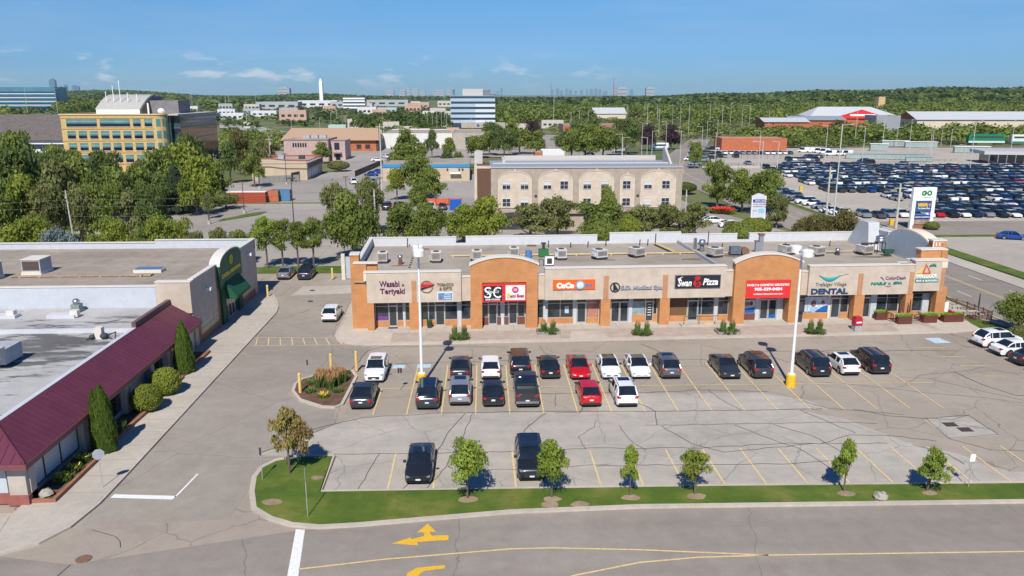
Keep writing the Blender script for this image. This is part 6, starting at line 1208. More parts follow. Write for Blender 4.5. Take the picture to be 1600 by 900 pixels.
# trees beside and behind the shops: (px of base, distance, height, radius, kind, leaf, label)
def row(items, group, lod='near', name='tree', trunk=.18):
    for px, v, h, r, k, lf, lb in items:
        tree(at_y(px, v), v, h, r, k, lf, lb, name, group, lod, trunk if k != 'cone' else .06)
row([(405, 117, 7.8, 2.6, 'loose', 'young', 'slender light green tree behind the silver sedan, leftmost of its row'), (430, 118, 7.2, 2.5, 'loose', 'mid', 'slender tree second in the row behind the silver sedan'), (455, 118, 7.0, 2.4, 'loose', 'mid', 'slender tree behind the gap right of the silver sedan'), (480, 118, 7.6, 2.6, 'loose', 'mid', 'slender tree behind the navy suv, rightmost of its row'),
     ], 'slender trees behind the two lane cars', trunk=.3)
row([(545, 124, 10.4, 5.0, 'round', 'mid', 'large full tree at the left rear corner of the plaza'), (520, 140, 10.5, 3.6, 'loose', 'olive', 'feathery olive tree rising left of the wooden pole'), (572, 146, 10.4, 3.5, 'loose', 'olive', 'feathery olive tree rising right of the wooden pole'),
     (626, 134, 7.2, 4.4, 'round', 'mid', 'broad tree behind the left end of the plaza parapet'), (668, 137, 7.0, 3.6, 'round', 'mid', 'smaller tree right of the broad one behind the left parapet'), (722, 134, 7.0, 3.8, 'round', 'lime', 'bright lime tree in the first parapet gap'), (757, 136, 8.2, 4.4, 'round', 'lime', 'bright lime tree before the dark wooden panel of the hotel'),
     (830, 138, 6.7, 5.6, 'loose', 'olive', 'wide olive tree before the second hotel arch'), (872, 142, 7.6, 4.4, 'loose', 'olive', 'tall olive tree between the second and third hotel arches'), (940, 138, 6.6, 6.0, 'round', 'mid', 'wide green tree below the fourth hotel arch'), (951, 139, 9.8, 2.6, 'tall', 'mid', 'pointed green tree reaching the upper hotel windows'),
     (1005, 139, 6.3, 4.6, 'loose', 'olive', 'low olive tree below the right hotel arch'), (1050, 139, 6.4, 4.6, 'loose', 'olive', 'olive tree before the right end of the hotel'), (1093, 139, 6.6, 3.4, 'loose', 'olive', 'olive tree just left of the white parked cars'), (985, 137, 4.6, 2.4, 'ball', 'lime', 'low lime bush under the hotel trees'),
     (1125, 178, 11.2, 4.3, 'loose', 'mid', 'tall open tree beside the arterial road right of the hotel'), (1165, 172, 9.4, 4.2, 'round', 'mid', 'round tree behind the panel sign, left part'), (1200, 170, 9.6, 5.0, 'round', 'mid', 'large round tree behind the panel sign'), (1222, 150, 6.6, 3.0, 'loose', 'olive', 'dense bush right of the panel sign'), (1190, 141, 3.4, 2.8, 'ball', 'lime', 'low lime hedge below the panel sign'),
     (1293, 126, 6.3, 2.9, 'round', 'bronze', 'bronze green tree left of its taller neighbour at the right parapet'), (1330, 123, 7.2, 3.4, 'round', 'bronze', 'bronze green tree nearest the corner turret'), (1265, 128, 5.2, 2.2, 'round', 'bronze', 'smallest bronze green tree at the right parapet'), (943, 130, 4.6, 3.0, 'ball', 'mid', 'green bush filling the middle gap of the rear parapet'), (1167, 130, 4.4, 3.0, 'ball', 'mid', 'green bush filling the right gap of the rear parapet'), (1149, 137, 3.6, 2.5, 'loose', 'olive', 'low bush left of the lime hedge')],
    'trees behind the plaza', trunk=.09)
tree(58.2, 80.6, 4.3, 2.4, 'round', 'mid', 'leafy small tree right of the patio by the arterial road', 'small_tree', None, 'near', .12); tree(59.0, 73.5, 2.6, 1.5, 'loose', 'purple', 'dark bush cut by the right picture edge', 'bush', None, 'near', .1); tree(57.2, 78.0, 1.4, 1.6, 'ball', 'olive', 'low olive shrub beside the bike rack', 'shrub', None, 'near', 0, cat='shrub'); tree(58.3, 75.8, 1.4, 1.4, 'ball', 'mid', 'low green shrub behind the white sideways suv', 'shrub', None, 'near', 0, cat='shrub')
# dense wood left of the hotel and behind the dollar store
LG = 'trees of the wood behind the dollar store'
left = [(-12, 112, 7.5, 3.4, 'lime', 'at the left picture edge'), (32, 113, 8.2, 3.4, 'lime', 'low in front'), (64, 108, 7.3, 2.6, 'blue', 'silvery blue'), (88, 110, 6.8, 2.4, 'blue', 'silvery blue'), (128, 113, 6.0, 2.6, 'lime', ''), (165, 116, 7.6, 3.2, 'lime', ''), (205, 114, 6.6, 2.8, 'mid', ''), (232, 116, 7.8, 3.3, 'lime', ''), (262, 118, 7.2, 3.0, 'lime', ''), (290, 116, 5.8, 2.5, 'olive', ''), (330, 120, 5.6, 2.4, 'olive', ''), (362, 121, 5.2, 2.4, 'mid', ''),
        (-20, 132, 11.5, 5.0, 'mid', ''), (22, 135, 12, 5.2, 'lime', ''), (62, 134, 11.2, 4.6, 'olive', ''), (110, 136, 10.2, 4.0, 'olive', ''), (150, 138, 10.4, 4.4, 'mid', ''), (192, 140, 9.6, 4.2, 'olive', ''), (228, 140, 10.0, 4.0, 'dark', ''),
        (-15, 158, 14.6, 6, 'dark', ''), (28, 162, 15.0, 6, 'dark', ''), (75, 160, 13.2, 5, 'olive', ''), (118, 166, 12.6, 5.4, 'mid', ''), (165, 164, 11.2, 4.6, 'mid', ''), (205, 168, 10.8, 4.6, 'mid', ''),
        (10, 196, 15.6, 6.4, 'mid', ''), (62, 200, 11.8, 5.4, 'dark', ''), (103, 205, 11.4, 5.4, 'dark', ''), (160, 212, 11.4, 4.6, 'dark', 'before the yellow office'), (220, 205, 9.6, 5.0, 'olive', ''),
        (246, 188, 12.4, 5.2, 'mid', ''), (268, 176, 10.6, 4.8, 'spruce', ''), (272, 196, 14.0, 6.4, 'lime', 'tall bright'), (312, 186, 11.2, 5.2, 'lime', 'bright'), (300, 172, 8.6, 4.0, 'lime', ''), (236, 172, 9.4, 4.2, 'dark', ''), (330, 196, 9.4, 4.6, 'mid', ''), (296, 226, 15.0, 4.6, 'dark', 'tall dark'),
        (-30, 215, 15, 6, 'dark', ''), (25, 250, 14, 6.5, 'mid', ''), (85, 245, 11, 5.5, 'mid', ''), (108, 232, 10.2, 4, 'lime', ''), (346, 182, 3.6, 3.6, 'mid', 'low bushy')]
cnt = {}
CN = dict(lime='yellow-green', mid='green', dark='dark green', olive='olive', blue='silver-blue', spruce='blackish green')
def dist_word(v): return 'front rank' if v < 125 else 'second rank' if v < 150 else 'third rank' if v < 185 else 'rear rank'
order = {}
for q in left: order.setdefault((dist_word(q[1]), q[4]), []).append(q)
for k in order: order[k].sort(key=lambda q: q[0])
for q in left:
    px, v, h, r, lf, ex = q; grp = order[(dist_word(v), lf)]; i = grp.index(q); pos = 'only' if len(grp) == 1 else nth(i + 1) + ' from the left'
    tree(at_y(px, v), v, h, r, 'cone' if lf == 'spruce' else 'round' if lf != 'olive' else 'loose', lf, f'{CN[lf]} tree, {pos} such, {dist_word(v)} of the left wood'.replace('from the left such', 'such from the left'), 'tree', LG, 'near' if v < 150 else 'mid', .1)
row([(318, 167, 5.4, 1.3, 'tall', 'mid', 'single slim tree in the rear parking lot by a dark lamp'), (357, 236, 11.5, 3.7, 'tall', 'dark', 'dark green tree right of the glass office'), (372, 262, 14.5, 4.6, 'loose', 'bronze', 'bronze tree tall behind the dark one right of the glass office'), (394, 226, 9.5, 4.0, 'round', 'mid', 'round green tree before the tan restaurant'), (404, 262, 11.2, 4.2, 'loose', 'olive', 'olive tree left behind the tan restaurant'), (422, 300, 9.6, 4.0, 'loose', 'olive', 'olive tree farther behind the tan restaurant'),
     (503, 306, 7.8, 4.0, 'round', 'mid', 'tree in front of the pink building'), (528, 272, 3.4, 3.6, 'ball', 'olive', 'clipped hedge mound right of the tan restaurant'), (628, 268, 9.6, 6.6, 'round', 'mid', 'broad lower tree left of the white warehouse'), (634, 300, 12.4, 5.5, 'round', 'mid', 'tall tree left of the white warehouse'), (658, 308, 7.4, 3.2, 'round', 'mid', 'small tree in front of the white warehouse, left'), (675, 330, 11.6, 3.4, 'tall', 'dark', 'dark slim tree before the white warehouse'), (703, 330, 8.2, 3.4, 'round', 'mid', 'round tree right of the dark slim one'),
     (697, 272, 6.6, 3.4, 'round', 'dark', 'dark round tree behind the blue fascia building'), (716, 276, 6.0, 2.5, 'tall', 'mid', 'narrow tree behind the blue fascia building'), (652, 196, 10.6, 4.4, 'round', 'mid', 'dense green tree beside the hotel lot, rear of two'), (672, 188, 8.2, 4.0, 'round', 'mid', 'green tree nearest the hotel panel in the lot'), (652, 170, 6.6, 2.7, 'round', 'mid', 'round parking lot tree with clear trunk left of the hotel'), (618, 196, 7.8, 3.0, 'round', 'lime', 'lime tree at the left of the hotel lot'),
     (1086, 278, 9.0, 3.4, 'round', 'mid', 'street tree with rounded top at the far junction'), (1073, 205, 3.0, 3.0, 'ball', 'dark', 'dark shrub at the roadside right of the hotel')], 'trees among the middle distance buildings', 'mid')
for i, (px, v, h, r, lf) in enumerate(sorted([(745, 330, 9, 5, 'mid'), (765, 345, 10.5, 5.5, 'mid'), (788, 340, 11.5, 5.5, 'dark'), (812, 350, 11, 6, 'mid'), (838, 352, 10, 6, 'mid'), (768, 410, 12, 6, 'dark'), (800, 415, 13, 6.5, 'mid'), (832, 405, 12, 6, 'purple'),
                                       (893, 330, 12, 6.5, 'mid'), (915, 320, 13.5, 7, 'mid'), (942, 325, 13, 6.5, 'mid'), (962, 340, 11, 5, 'mid'), (978, 352, 15.5, 6.5, 'dark'), (925, 385, 15, 6, 'dark'), (900, 400, 13, 6, 'dark'), (1012, 372, 11, 5, 'purple'), (1048, 380, 11.5, 5.2, 'purple'), (880, 372, 7, 4.5, 'dark')])):
    tree(at_y(px, v), v, h, r, 'round', lf, f'{dict(mid="green", dark="dark green", purple="dark purple")[lf]} tree, {nth(i + 1)} in the belt rising behind the hotel roof counted left to right', 'tree', 'trees rising behind the hotel roof', 'mid', .1)
# ---------------------------------------------------------------- buildings beyond
BEI = panel('hotel_beige', (.62, .52, .415), 6, 3, .004, .93); BEI2 = panel('hotel_taupe', (.40, .335, .275), 6, 3, .004, .93); WGL = glass('window_glass', (.035, .045, .07), .12); WFR = mat('window_frame', (.62, .60, .56), .6, 0); WBL = mat('window_blind', (.62, .62, .60), .6, .08)
SLAT = ribs('wood_slats', (.16, .085, .055), 2.6, .7, 0, 'x', .7, .05); RGRY = ribs('grey_metal_roof', (.33, .355, .38), .8, .45, .1, 'x', .6, .05)
HT = thing('hotel', 'three storey beige and taupe hotel with arched recesses and grey metal roof', 'building', (0, 150, 0)); HX0, HX1 = -.6, 38.6
m = MB(); m.box(2.45, HX1, 0, 15, 3.1, 11.7).box(3.0, HX1 - .3, .6, 14.8, 0, 3.1).build('wall', BEI2, HT)
box('wood_panel', HT, SLAT, HX0 + .5, 2.4, -.05, 14, 0, 11.65); MB().box(HX0, HX0 + .49, -.12, 14.5, 0, 12.0).box(HX0, 2.44, -.1, .6, 11.66, 12.1).build('edge_wall', BEI, HT)
def arched(u0, u1, z0, zs, zt):
    n = 14; cx, r, k = (u0 + u1) / 2, (u1 - u0) / 2, zt - zs; m = MB(); m.box(u0, u1, -.14, -.002, z0, zs)
    for i in range(n):
        a, b = math.pi * i / n, math.pi * (i + 1) / n; m.slab_xz([(cx + r * math.cos(a), zs), (cx + r * math.cos(a), zs + k * math.sin(a)), (cx + r * math.cos(b), zs + k * math.sin(b)), (cx + r * math.cos(b), zs)], -.14, -.002)
    m.build('arch_panel', BEI, HT, fix=True); mm = MB(); R = [(cx + (r + .12) * math.cos(math.pi * i / n), zs + (k + .12) * math.sin(math.pi * i / n)) for i in range(n + 1)]; Q = [(cx + r * math.cos(math.pi * i / n), zs + k * math.sin(math.pi * i / n)) for i in range(n + 1)]
    for i in range(n): mm.slab_xz([Q[i], Q[i + 1], R[i + 1], R[i]], -.22, -.145)
    mm.box(u0 - .12, u0, -.22, -.003, z0, zs).box(u1, u1 + .12, -.22, -.003, z0, zs).box(cx - .12, cx + .12, -.26, -.146, zt + .05, zt + .45).build('arch_trim', CRML, HT, fix=True)
for u0, u1, zt in [(3.95, 10.0, 11.05), (11.5, 17.7, 11.1), (19.15, 25.5, 11.15), (26.9, 29.4, 10.4), (30.8, 37.2, 11.15)]: arched(u0, u1, 4.25, 9.4, zt)
random.seed(4)
for u in [4.65, 8.05, 12.35, 15.5, 19.85, 23.2, 27.3, 31.35, 34.75]:
    for z0, z1 in ((7.82, 9.22), (4.6, 5.98)):
        w_ = MB().box(u, u + 1.42, -.17, -.142, z0, z1).build('window', WGL, HT); f = MB(); f.box(u - .08, u, -.22, -.143, z0 - .08, z1 + .08).box(u + 1.42, u + 1.5, -.22, -.143, z0 - .08, z1 + .08).box(u, u + 1.42, -.22, -.143, z0 - .08, z0).box(u, u + 1.42, -.22, -.143, z1, z1 + .08).box(u + .68, u + .74, -.2, -.171, z0, z1).box(u, u + 1.42, -.2, -.171, (z0 + z1) / 2 - .03, (z0 + z1) / 2 + .03); f.build('frame', WFR, w_)
        if random.random() < .55: MB().box(u + .02, u + 1.4, -.172, -.1701, z1 - (z1 - z0) * random.choice([.4, .5, .9]), z1).build('blind', WBL, w_)
for u in (10.7, 30.0): MB().box(u - .05, u + .45, -.05, -.002, 6.2, 6.7).build('vent_grille', UND, HT)
for u0, u1 in [(3.6, 10.2), (20, 25), (31, 37)]:
    m = MB(); n = 12; cx, r = (u0 + u1) / 2, (u1 - u0) / 2
    for i in range(n): a, b = math.pi * i / n, math.pi * (i + 1) / n; m.slab_xz([(cx + r * math.cos(a), 2.6), (cx + r * math.cos(a), 2.6 + .85 * math.sin(a)), (cx + r * math.cos(b), 2.6 + .85 * math.sin(b)), (cx + r * math.cos(b), 2.6)], -.05, .3)
    m.build('ground_arch', UND, HT, fix=True); MB().box(u0 + .3, u1 - .3, .5, .58, .1, 2.8).build('window', WGL, HT)
m = MB(); m.box(2.4, HX1 - .3, .5, 14.5, 11.75, 11.95).build('roof', RGRY, HT); m = MB(); m.box(2.3, HX1 + .1, -.15, .4, 11.72, 11.85).box(5.5, HX1 - 2, 14.8, 15.3, 11.7, 12.9).box(4.9, 5.5, 9, 15.3, 11.7, 12.6).build('parapet', mat('parapet_stone', (.50, .48, .45), .8, .05), HT)
m = MB(); m.slab_xz([(-.6, 11.7), (1.0, 11.7), (1.0, 14.0), (.0, 14.2), (-.6, 13.9)], 10, 14).slab_yz([(5, 11.8), (12, 11.8), (12, 14.6), (11.0, 15.0)], HX1 - 1.2, HX1 - .8).build('gable_fin', MATS['parapet_stone'], HT, fix=True); m = MB(); m.box(3, HX1 - 1, 6.9, 7.3, 11.96, 12.1).build('roof_ridge', WPAR, HT)

def building(name, label, x0, x1, y0, y1, h, wall, roof, rot=0, win=None, parapet=.5, cat='building', fasc=None, kids=True, base=0):
    cx, cy = (x0 + x1) / 2, (y0 + y1) / 2; t = thing(name, label, cat, (cx, cy, base), rot); a, b = (x1 - x0) / 2, (y1 - y0) / 2
    MB().box(-a, a, -b, b, -3, h).build('wall', wall, t); MB().box(-a + .25, a - .25, -b + .25, b - .25, h, h + .06).build('roof', roof, t)
    if parapet: MB().box(-a, a, -b, -b + .25, h, h + parapet).box(-a, a, b - .25, b, h, h + parapet).box(-a, -a + .25, -b + .25, b - .25, h, h + parapet).box(a - .25, a, -b + .25, b - .25, h, h + parapet).build('parapet', fasc or wall, t)
    for (u0, u1, z0, z1) in (win or []): MB().box(-a + u0, -a + u1, -b - .06, -b - .01, z0, z1).build('window', WGL, t)
    return t
# yellow brick office with glass flank
YBR = brick('yellow_brick', (.56, .40, .17), (.60, .44, .20), (.50, .36, .17), .8, .4, .012); TGL = mat('teal_glass', (.10, .25, .26), .12, .3, .3, 0, .7); DGL2 = glass('dark_navy_glass', (.015, .02, .045), .08); BGL = mat('mirror_glass', (.035, .075, .09), .16, .5, .25, 0, .6)
of = thing('office_block', 'five storey yellow brick office with a dark glass side and barrel roof plant', 'office building', (-133.5, 268, 0), rad(1))
OW, OH = 29.2, 18.7
m = MB(); m.box(0, OW, 0, 38, -2, OH - .1); arcp = [(OW + 3.2 * math.sin(math.pi / 2 * i / 8), 3.2 - 3.2 * math.cos(math.pi / 2 * i / 8)) for i in range(9)]; m.prism([(OW, 0)] + arcp[1:] + [(OW + 3.2, 38), (OW, 38)], -2, OH - .1).build('wall', YBR, of, fix=True)
m = MB(); m.box(-.25, OW + .1, -.25, .3, OH - .1, OH + .35).kerb([(OW, .0)] + arcp[1:], .5, OH - .1, OH + .35).box(-.25, .3, .3, 38, OH - .1, OH + .35).build('cornice', mat('cornice_cream', (.62, .48, .26), .7, .05), of)
RS = mat('string_course', (.55, .32, .12), .7, .1); m = MB()
for z in (14.2, 10.4, 6.6, 2.9, 17.6): m.box(-.12, OW, -.12, -.003, z, z + .3)
m.build('string_course', RS, of)
def owin(u0, u1, z0, z1):
    w_ = MB().box(u0, u1, -.09, -.01, z0, z1).build('window', DGL2, of); MB().box(u0 + .02, u1 - .02, -.12, -.091, z0 + (z1 - z0) * .42, z1 - .05).build('spandrel', TGL, w_); f = MB(); f.box(u0 - .06, u1 + .06, -.16, -.01, z0 - .16, z0 - .02); f.box(u0, u1, -.13, -.121, z0 + (z1 - z0) * .7, z0 + (z1 - z0) * .7 + .06); f.build('frame', CRML, w_)
owin(1.7, 11.2, 15.0, 17.4); owin(12.2, 21.6, 15.0, 17.4); owin(22.6, 25.0, 15.0, 17.4); owin(26.2, 28.6, 15.0, 17.4)
for z in (11.2, 7.4, 3.6):
    for i in range(8): owin(1.7 + i * 3.5, 1.7 + i * 3.5 + 2.5, z, z + 2.4)
for zi, z in enumerate((15.0, 11.2, 7.4)):
    m = MB()
    for k in (2, 5): 
        a, b = arcp[k - 1], arcp[k + 1]; d = Vector((b[0] - a[0], b[1] - a[1], 0)).normalized(); nn = Vector((d.y, -d.x, 0)) * .08; m.add([(a[0] + nn.x, a[1] + nn.y, z), (b[0] + nn.x, b[1] + nn.y, z), (b[0] + nn.x, b[1] + nn.y, z + 2.4), (a[0] + nn.x, a[1] + nn.y, z + 2.4)], [(0, 1, 2, 3)])
    m.build('corner_window', TGL, of)
gx = OW + 3.2; m = MB(); m.box(gx - 1, gx + .6, 4.0, 46, 0, OH - .3).box(gx + .6, gx + 3.0, 6, 46, 3.5, OH - .3).build('glass_wing', BGL, of); m = MB()
for z in (6.8, 10.4, 14.2, 17.6): m.box(gx + .6, gx + 3.08, 5.94, 46.05, z, z + .25)
for z in np.arange(4.6, 18, 1.25): m.box(gx + .6, gx + 3.05, 5.96, 46.02, z, z + .05)
m.build('mullions', mat('mullion_slate', (.11, .16, .18), .4, .1), of); m = MB(); m.box(gx + .6, gx + 3.07, 5.95, 46.03, 12.2, 14.0).box(gx + .6, gx + 3.07, 5.95, 46.03, 15.8, 17.4).build('dark_glazing', DGL2, of); MB().box(gx - 1.1, gx + 3.3, 3.8, 46.2, OH - .3, OH + .1).build('wing_roof', MATS['parapet_stone'], of)  # bands of darker navy glass across the upper wing
BRL = ribs('barrel_roof_metal', (.55, .53, .48), .5, .4, .2, 'x', .5, .06); DK = panel('plant_grey', (.20, .20, .215), 2.5, 1.2, .02, .8)
m = MB(); N_ = 12; pr = [(14 * (i / N_), 1.8 + 4.6 * math.sin(math.pi / 2 * (i / N_)) if i <= N_ else 0) for i in range(N_ + 1)]
for (y0, z0), (y1, z1) in zip(pr[:-1], pr[1:]): m.slab_yz([(8 + y0, OH + z0 - .2), (8 + y1, OH + z1 - .2), (8 + y1, OH + z1), (8 + y0, OH + z0)], 7.8, 22.2)
m.build('barrel_roof', BRL, of, fix=True); MB().slab_yz([(8, OH), (22, OH), (22, OH + 6.1)] + [(8 + y, OH + z - .21) for y, z in pr[::-1]], 22.3, 22.5).build('plant_gable', DK, of, fix=True); MB().box(8, 22, 8.05, 8.3, OH, OH + 1.6).build('plant_wall', TXW, of); m = MB(); m.box(22.6, 32, 16, 28, OH, OH + 4.4).box(10, 22.2, 22, 28, OH, OH + 5.8).build('plant_screen', DK, of)
m = MB(); [m.tube((x, 12, OH + 4), (x, 12, OH + h), .12) for x, h in ((10, 7.4), (12.4, 9.4), (14.6, 11), (17.0, 7.0), (20, 6.6))]; m.tube((24.5, 9, OH), (24.5, 9, OH + 3.6), .3).ball((29, 8, OH + 1), 1.2, .8).build('vent_stacks', TXW, of)
# brown sloped roof hall and brick wing
SHG = mat('shingle_brown', (.135, .115, .105), .95, .3, .8); cn_x0, cn_y = at(18, 232)
hl = thing('assembly_hall', 'long brown shingle roofed hall left of the yellow office', 'building', (-196, 345, 0)); m = MB(); m.add([(-14, 0, 6.5), (26, 0, 6.5), (30, 26, 16.6), (-30, 26, 16.6), (-30, 40, 6), (30, 40, 6)], [(0, 1, 2, 3), (3, 2, 5, 4)]).build('roof', SHG, hl); MB().box(-14, 26, 1, 39, -2, 6.3).build('wall', TXW, hl); MB().box(-2, 24, .9, .99, 3, 5).build('window', WGL, hl)
m = MB(); m.slab_xz([(-31, 1.0), (-12.2, 1.0), (-14.2, 12.6)], -1, -.8).build('glazed_gable', WGL, hl, fix=True); m = MB(); m.slab_xz([(-31.6, 1.0), (-30.8, 1.0), (-13.8, 12.3), (-14.4, 13.1)], -1.5, -.6).slab_xz([(-14.5, 13.1), (-13.6, 13.1), (-11.6, .5), (-12.5, .5)], -1.5, -.6).build('gable_frame', TBL, hl, fix=True); m = MB(); [m.box(x, x + .2, -1.1, -1.02, 0, 12.2 + (x + 14.2) * .66) for x in (-17, -20, -23)]; m.box(-24, -12.6, -1.1, -1.02, 5.5, 5.8).build('mullions', TBL, hl)
building('brick_wing', 'red brick office wing with banded windows at the far left edge', -262, -226, 352, 380, 15.0, brick('wing_brick', (.34, .12, .07), (.38, .14, .08), (.3, .15, .1), 1, .5, .03), ROOF, win=[(4, 15, 10.5, 12.8), (17, 30, 10.5, 12.8), (4, 15, 6.5, 8.8), (17, 30, 6.5, 8.8)])
# teal glass tower far left
tt = thing('glass_office', 'blue-green banded glass office on the far left horizon', 'office building', (-700, 1350, 0), rad(0)); MB().box(-92, 24, 0, 40, 0, 37).build('wall', mat('glass_band_blue', (.10, .26, .36), .15, .2, .05, .2, .7), tt); m = MB(); [m.box(-92.2, 24.2, -.4, -.1, z, z + 1.6) for z in (8, 14, 20, 26)]; m.build('white_band', mat('band_ice', (.5, .6, .66), .5), tt); m = MB(); [m.box(-92.2, 24.2, -.3, -.11, z + 1.7, z + 3.8) for z in (2, 8, 14, 20, 26)]; m.build('window', DGL2, tt); MB().box(-92, -64, -.5, 20, 30.5, 36.9).build('dark_bay', DGL2, tt)
# pink building, tan restaurant, timber house, blue fascia shop, warehouse
PNK = panel('pink_render', (.50, .36, .34), 5, 3, .004, .95); PNKD = mat('pink_trim', (.30, .20, .21), .8, .1); pk = thing('pink_office', 'two storey pink rendered building with a small portico', 'building', (-66, 318, 0), rad(-1))
MB().box(-9, 8, 0, 18, -1, 8.0).box(8.2, 14, 3.5, 16, -1, 7.6).build('wall', PNK, pk); m = MB(); m.slab_xz([(-5.5, 8.0), (-1.5, 9.0), (2.5, 8.0)], -.1, .3).build('gable', PNK, pk, fix=True); m = MB(); m.box(-9.2, 8.2, -.2, 0, 7.9, 8.2).box(8.1, 8.3, 0, 18, 0, 8.3).box(8.2, 14.2, 3.3, 3.5, 7.5, 7.8).build('trim', PNKD, pk); MB().box(-8.8, 7.9, .3, 17.8, 8.0, 8.1).build('roof', ROOF, pk)
for i in range(6): MB().box(-5.6 + i * .95, -5.0 + i * .95, -.05, -.002, 5.2, 6.8).build('window', DGL2, pk)
for z in (2.0, 5.4): MB().box(5.4, 6.8, -.05, -.002, z, z + 1.7).build('window', WGL, pk)
MB().box(9.8, 11.8, 3.4, 3.49, 4, 6.7).build('window', WGL, pk); MB().box(9.4, 12.6, 2, 3.5, 2.6, 3.0).build('porch_roof', PNKD, pk); MB().box(10.2, 12.0, 3.42, 3.49, 0, 2.5).build('door', DGL2, pk)
for k, (x, y, lb) in enumerate([(-2, 10, 'pale cooling unit on the pink building roof, left of three'), (1.2, 10, 'pale cooling unit on the pink building roof, middle of three'), (4.4, 10.5, 'pale cooling unit on the pink building roof, right of three')]): tag(MB().box(-1.3, 1.3, -1, 1, 0, 1.3).box(-1, 1, -1.03, -1.001, .2, 1.1).build('cooling_unit', MATS['casing_pale'], None, (-66 + x, 318 + y, 8.1)), lb, 'rooftop unit')
TAN = mat('tan_render', (.50, .41, .30), .85, .07, .5); rs_ = thing('tan_restaurant', 'low tan restaurant with a red-edged stepped parapet', 'building', (-51.3, 245, 0), rad(0)); MB().box(-16.5, 0, 0, 24, -1, 4.9).build('wall', TAN, rs_); m = MB(); m.slab_xz([(-16.5, 4.9), (0, 4.9), (0, 5.7), (-6, 5.8), (-10.5, 6.3), (-16.5, 6.3)], -.15, .2).build('front_parapet', TAN, rs_, fix=True); m = MB(); m.slab_xz([(-16.6, 6.3), (-10.5, 6.3), (-6, 5.8), (.1, 5.7), (.1, 5.95), (-6, 6.05), (-10.5, 6.55), (-16.6, 6.55)], -.25, .3).box(.0, .25, .3, 24, 5.5, 5.7).box(-16.6, 0, 23.8, 24.2, 5.2, 5.7).build('red_coping', mat('coping_red', (.34, .10, .07), .7, .1), rs_, fix=True)
m = MB(); m.slab_xz([(-16.6, 3.9), (-11, 3.9), (-7, 3.4), (.1, 3.3), (.1, 3.5), (-7, 3.6), (-11, 4.1), (-16.6, 4.1)], -.2, -.151).build('band', mat('band_brown', (.20, .12, .09), .7), rs_, fix=True); MB().box(-16.3, -.2, .2, 23.8, 4.9, 4.96).build('roof', ROOF, rs_); MB().box(.0, .3, .2, 24, 3.4, 4.7).build('dark_fascia', mat('fascia_dark', (.13, .11, .10), .8, .2), rs_)
for i in range(6): MB().box(.002, .1, 1.2 + i * 2.6, 3.0 + i * 2.6, .7, 2.9).build('window', WBL, rs_)
for x, lb in ((-11.5, 'silver box unit on the tan restaurant roof, left'), (-5, 'dark box unit on the tan restaurant roof, right')): tag(MB().box(-.9, .9, -.7, .7, 0, 1.2).box(-.7, .7, -.73, -.701, .2, 1).build('cooling_unit', MATS['casing_pale'] if x < -8 else UND, None, (-51.3 + x, 262, 4.96)), lb, 'rooftop unit')
th = thing('timber_hall', 'long hall with a tan gabled roof and orange timber end wall', 'building', (-66, 372, 0), rad(0)); MB().box(-21, 20, 0, 20, -1, 5.0).build('wall', mat('wall_timber_orange', (.42, .14, .05), .8, .25, .6), th); m = MB(); m.add([(-23, -1.5, 4.9), (21.5, -1.5, 4.9), (20, 10, 10.0), (-20, 10, 10.0), (-23, 21.5, 4.9), (21.5, 21.5, 4.9)], [(0, 1, 2, 3), (3, 2, 5, 4), (1, 5, 2), (0, 3, 4)]).build('roof', ribs('tan_roof_metal', (.40, .27, .18), .4, .8, 0, 'x', .3, .05), th, fix=True)
for x in (11, 15): MB().box(x, x + 2.2, -.06, -.002, 1, 3.0).build('window', WGL, th)
MB().box(20.1, 21.0, 0, 18, 0, 4.8).build('side_wall', UND, th)
bf = thing('blue_fascia_shop', 'long low tan building edged by a bright blue fascia', 'building', (-15.2, 240, 0)); MB().box(-13, 12.8, 0, 34, -1, 4.2).build('wall', TAN, bf); MB().box(-13.1, 12.9, -.25, -.002, 4.1, 4.95).build('fascia', mat('fascia_blue', (.03, .25, .52), .5, .05), bf); MB().box(-13, 12.8, .1, 34, 4.2, 4.3).build('roof', ground('roof_tan2', (.33, .29, .23), (.4, .36, .3), (.25, .22, .18), .1, 1, 5), bf)
for x, c in ((-11, 'w'), (-1, 'w'), (7, 'w')): MB().box(x, x + 3.2, -1.4, -.26, 2.2, 2.6).build('awning', TXW, bf); 
MB().box(-10.5, -7.0, -1.5, -1.3, 0, 1.4).build('brick_planter', LBRK, bf); [MB().box(x, x + .5, -.32, -.01, 3.2, 3.7).build('wall_lamp', UND, bf) for x in (-8, .5, 6, 9.5, 10.5)]
wh = building('warehouse', 'long low white walled warehouse left of the hotel roof', -46, -12, 392, 440, 6.6, mat('white_block', (.66, .65, .62), .8, .06, .3), ROOF, parapet=.4)
building('warehouse_annex', 'grey-tan warehouse annex with slotted windows', -11.6, 10, 385, 430, 7.0, mat('annex_tan', (.40, .36, .30), .85, .1, .3), ROOF, parapet=.4, win=[(6, 7.2, 2, 5.5), (8.2, 9.4, 2, 5.5), (10.4, 11.6, 2, 5.5), (12.6, 13.8, 2, 5.5), (17, 19, 4, 6)])
building('shed', 'long red-orange brick shed behind the upper lot vans', 113, 143, 369, 384, 5.3, brick('shed_brick', (.42, .12, .05), (.46, .14, .06), (.4, .16, .1), 1, .4, .02), ROOF, rad(-3), win=[], parapet=.3); 
x, y = at(1214, 235); MB().box(25.5, 28.6, -7.62, -7.52, 0, 3.2)
t = building('low_store', 'low brown shopfront beyond the hotel with red awnings', 55, 95, 520, 545, 6, mat('store_brown', (.26, .19, .15), .85, .15, .2), ROOF, parapet=.4); MB().box(-19, 10, -13.2, -12.52, 3.6, 5.0).build('awning', RED, t)
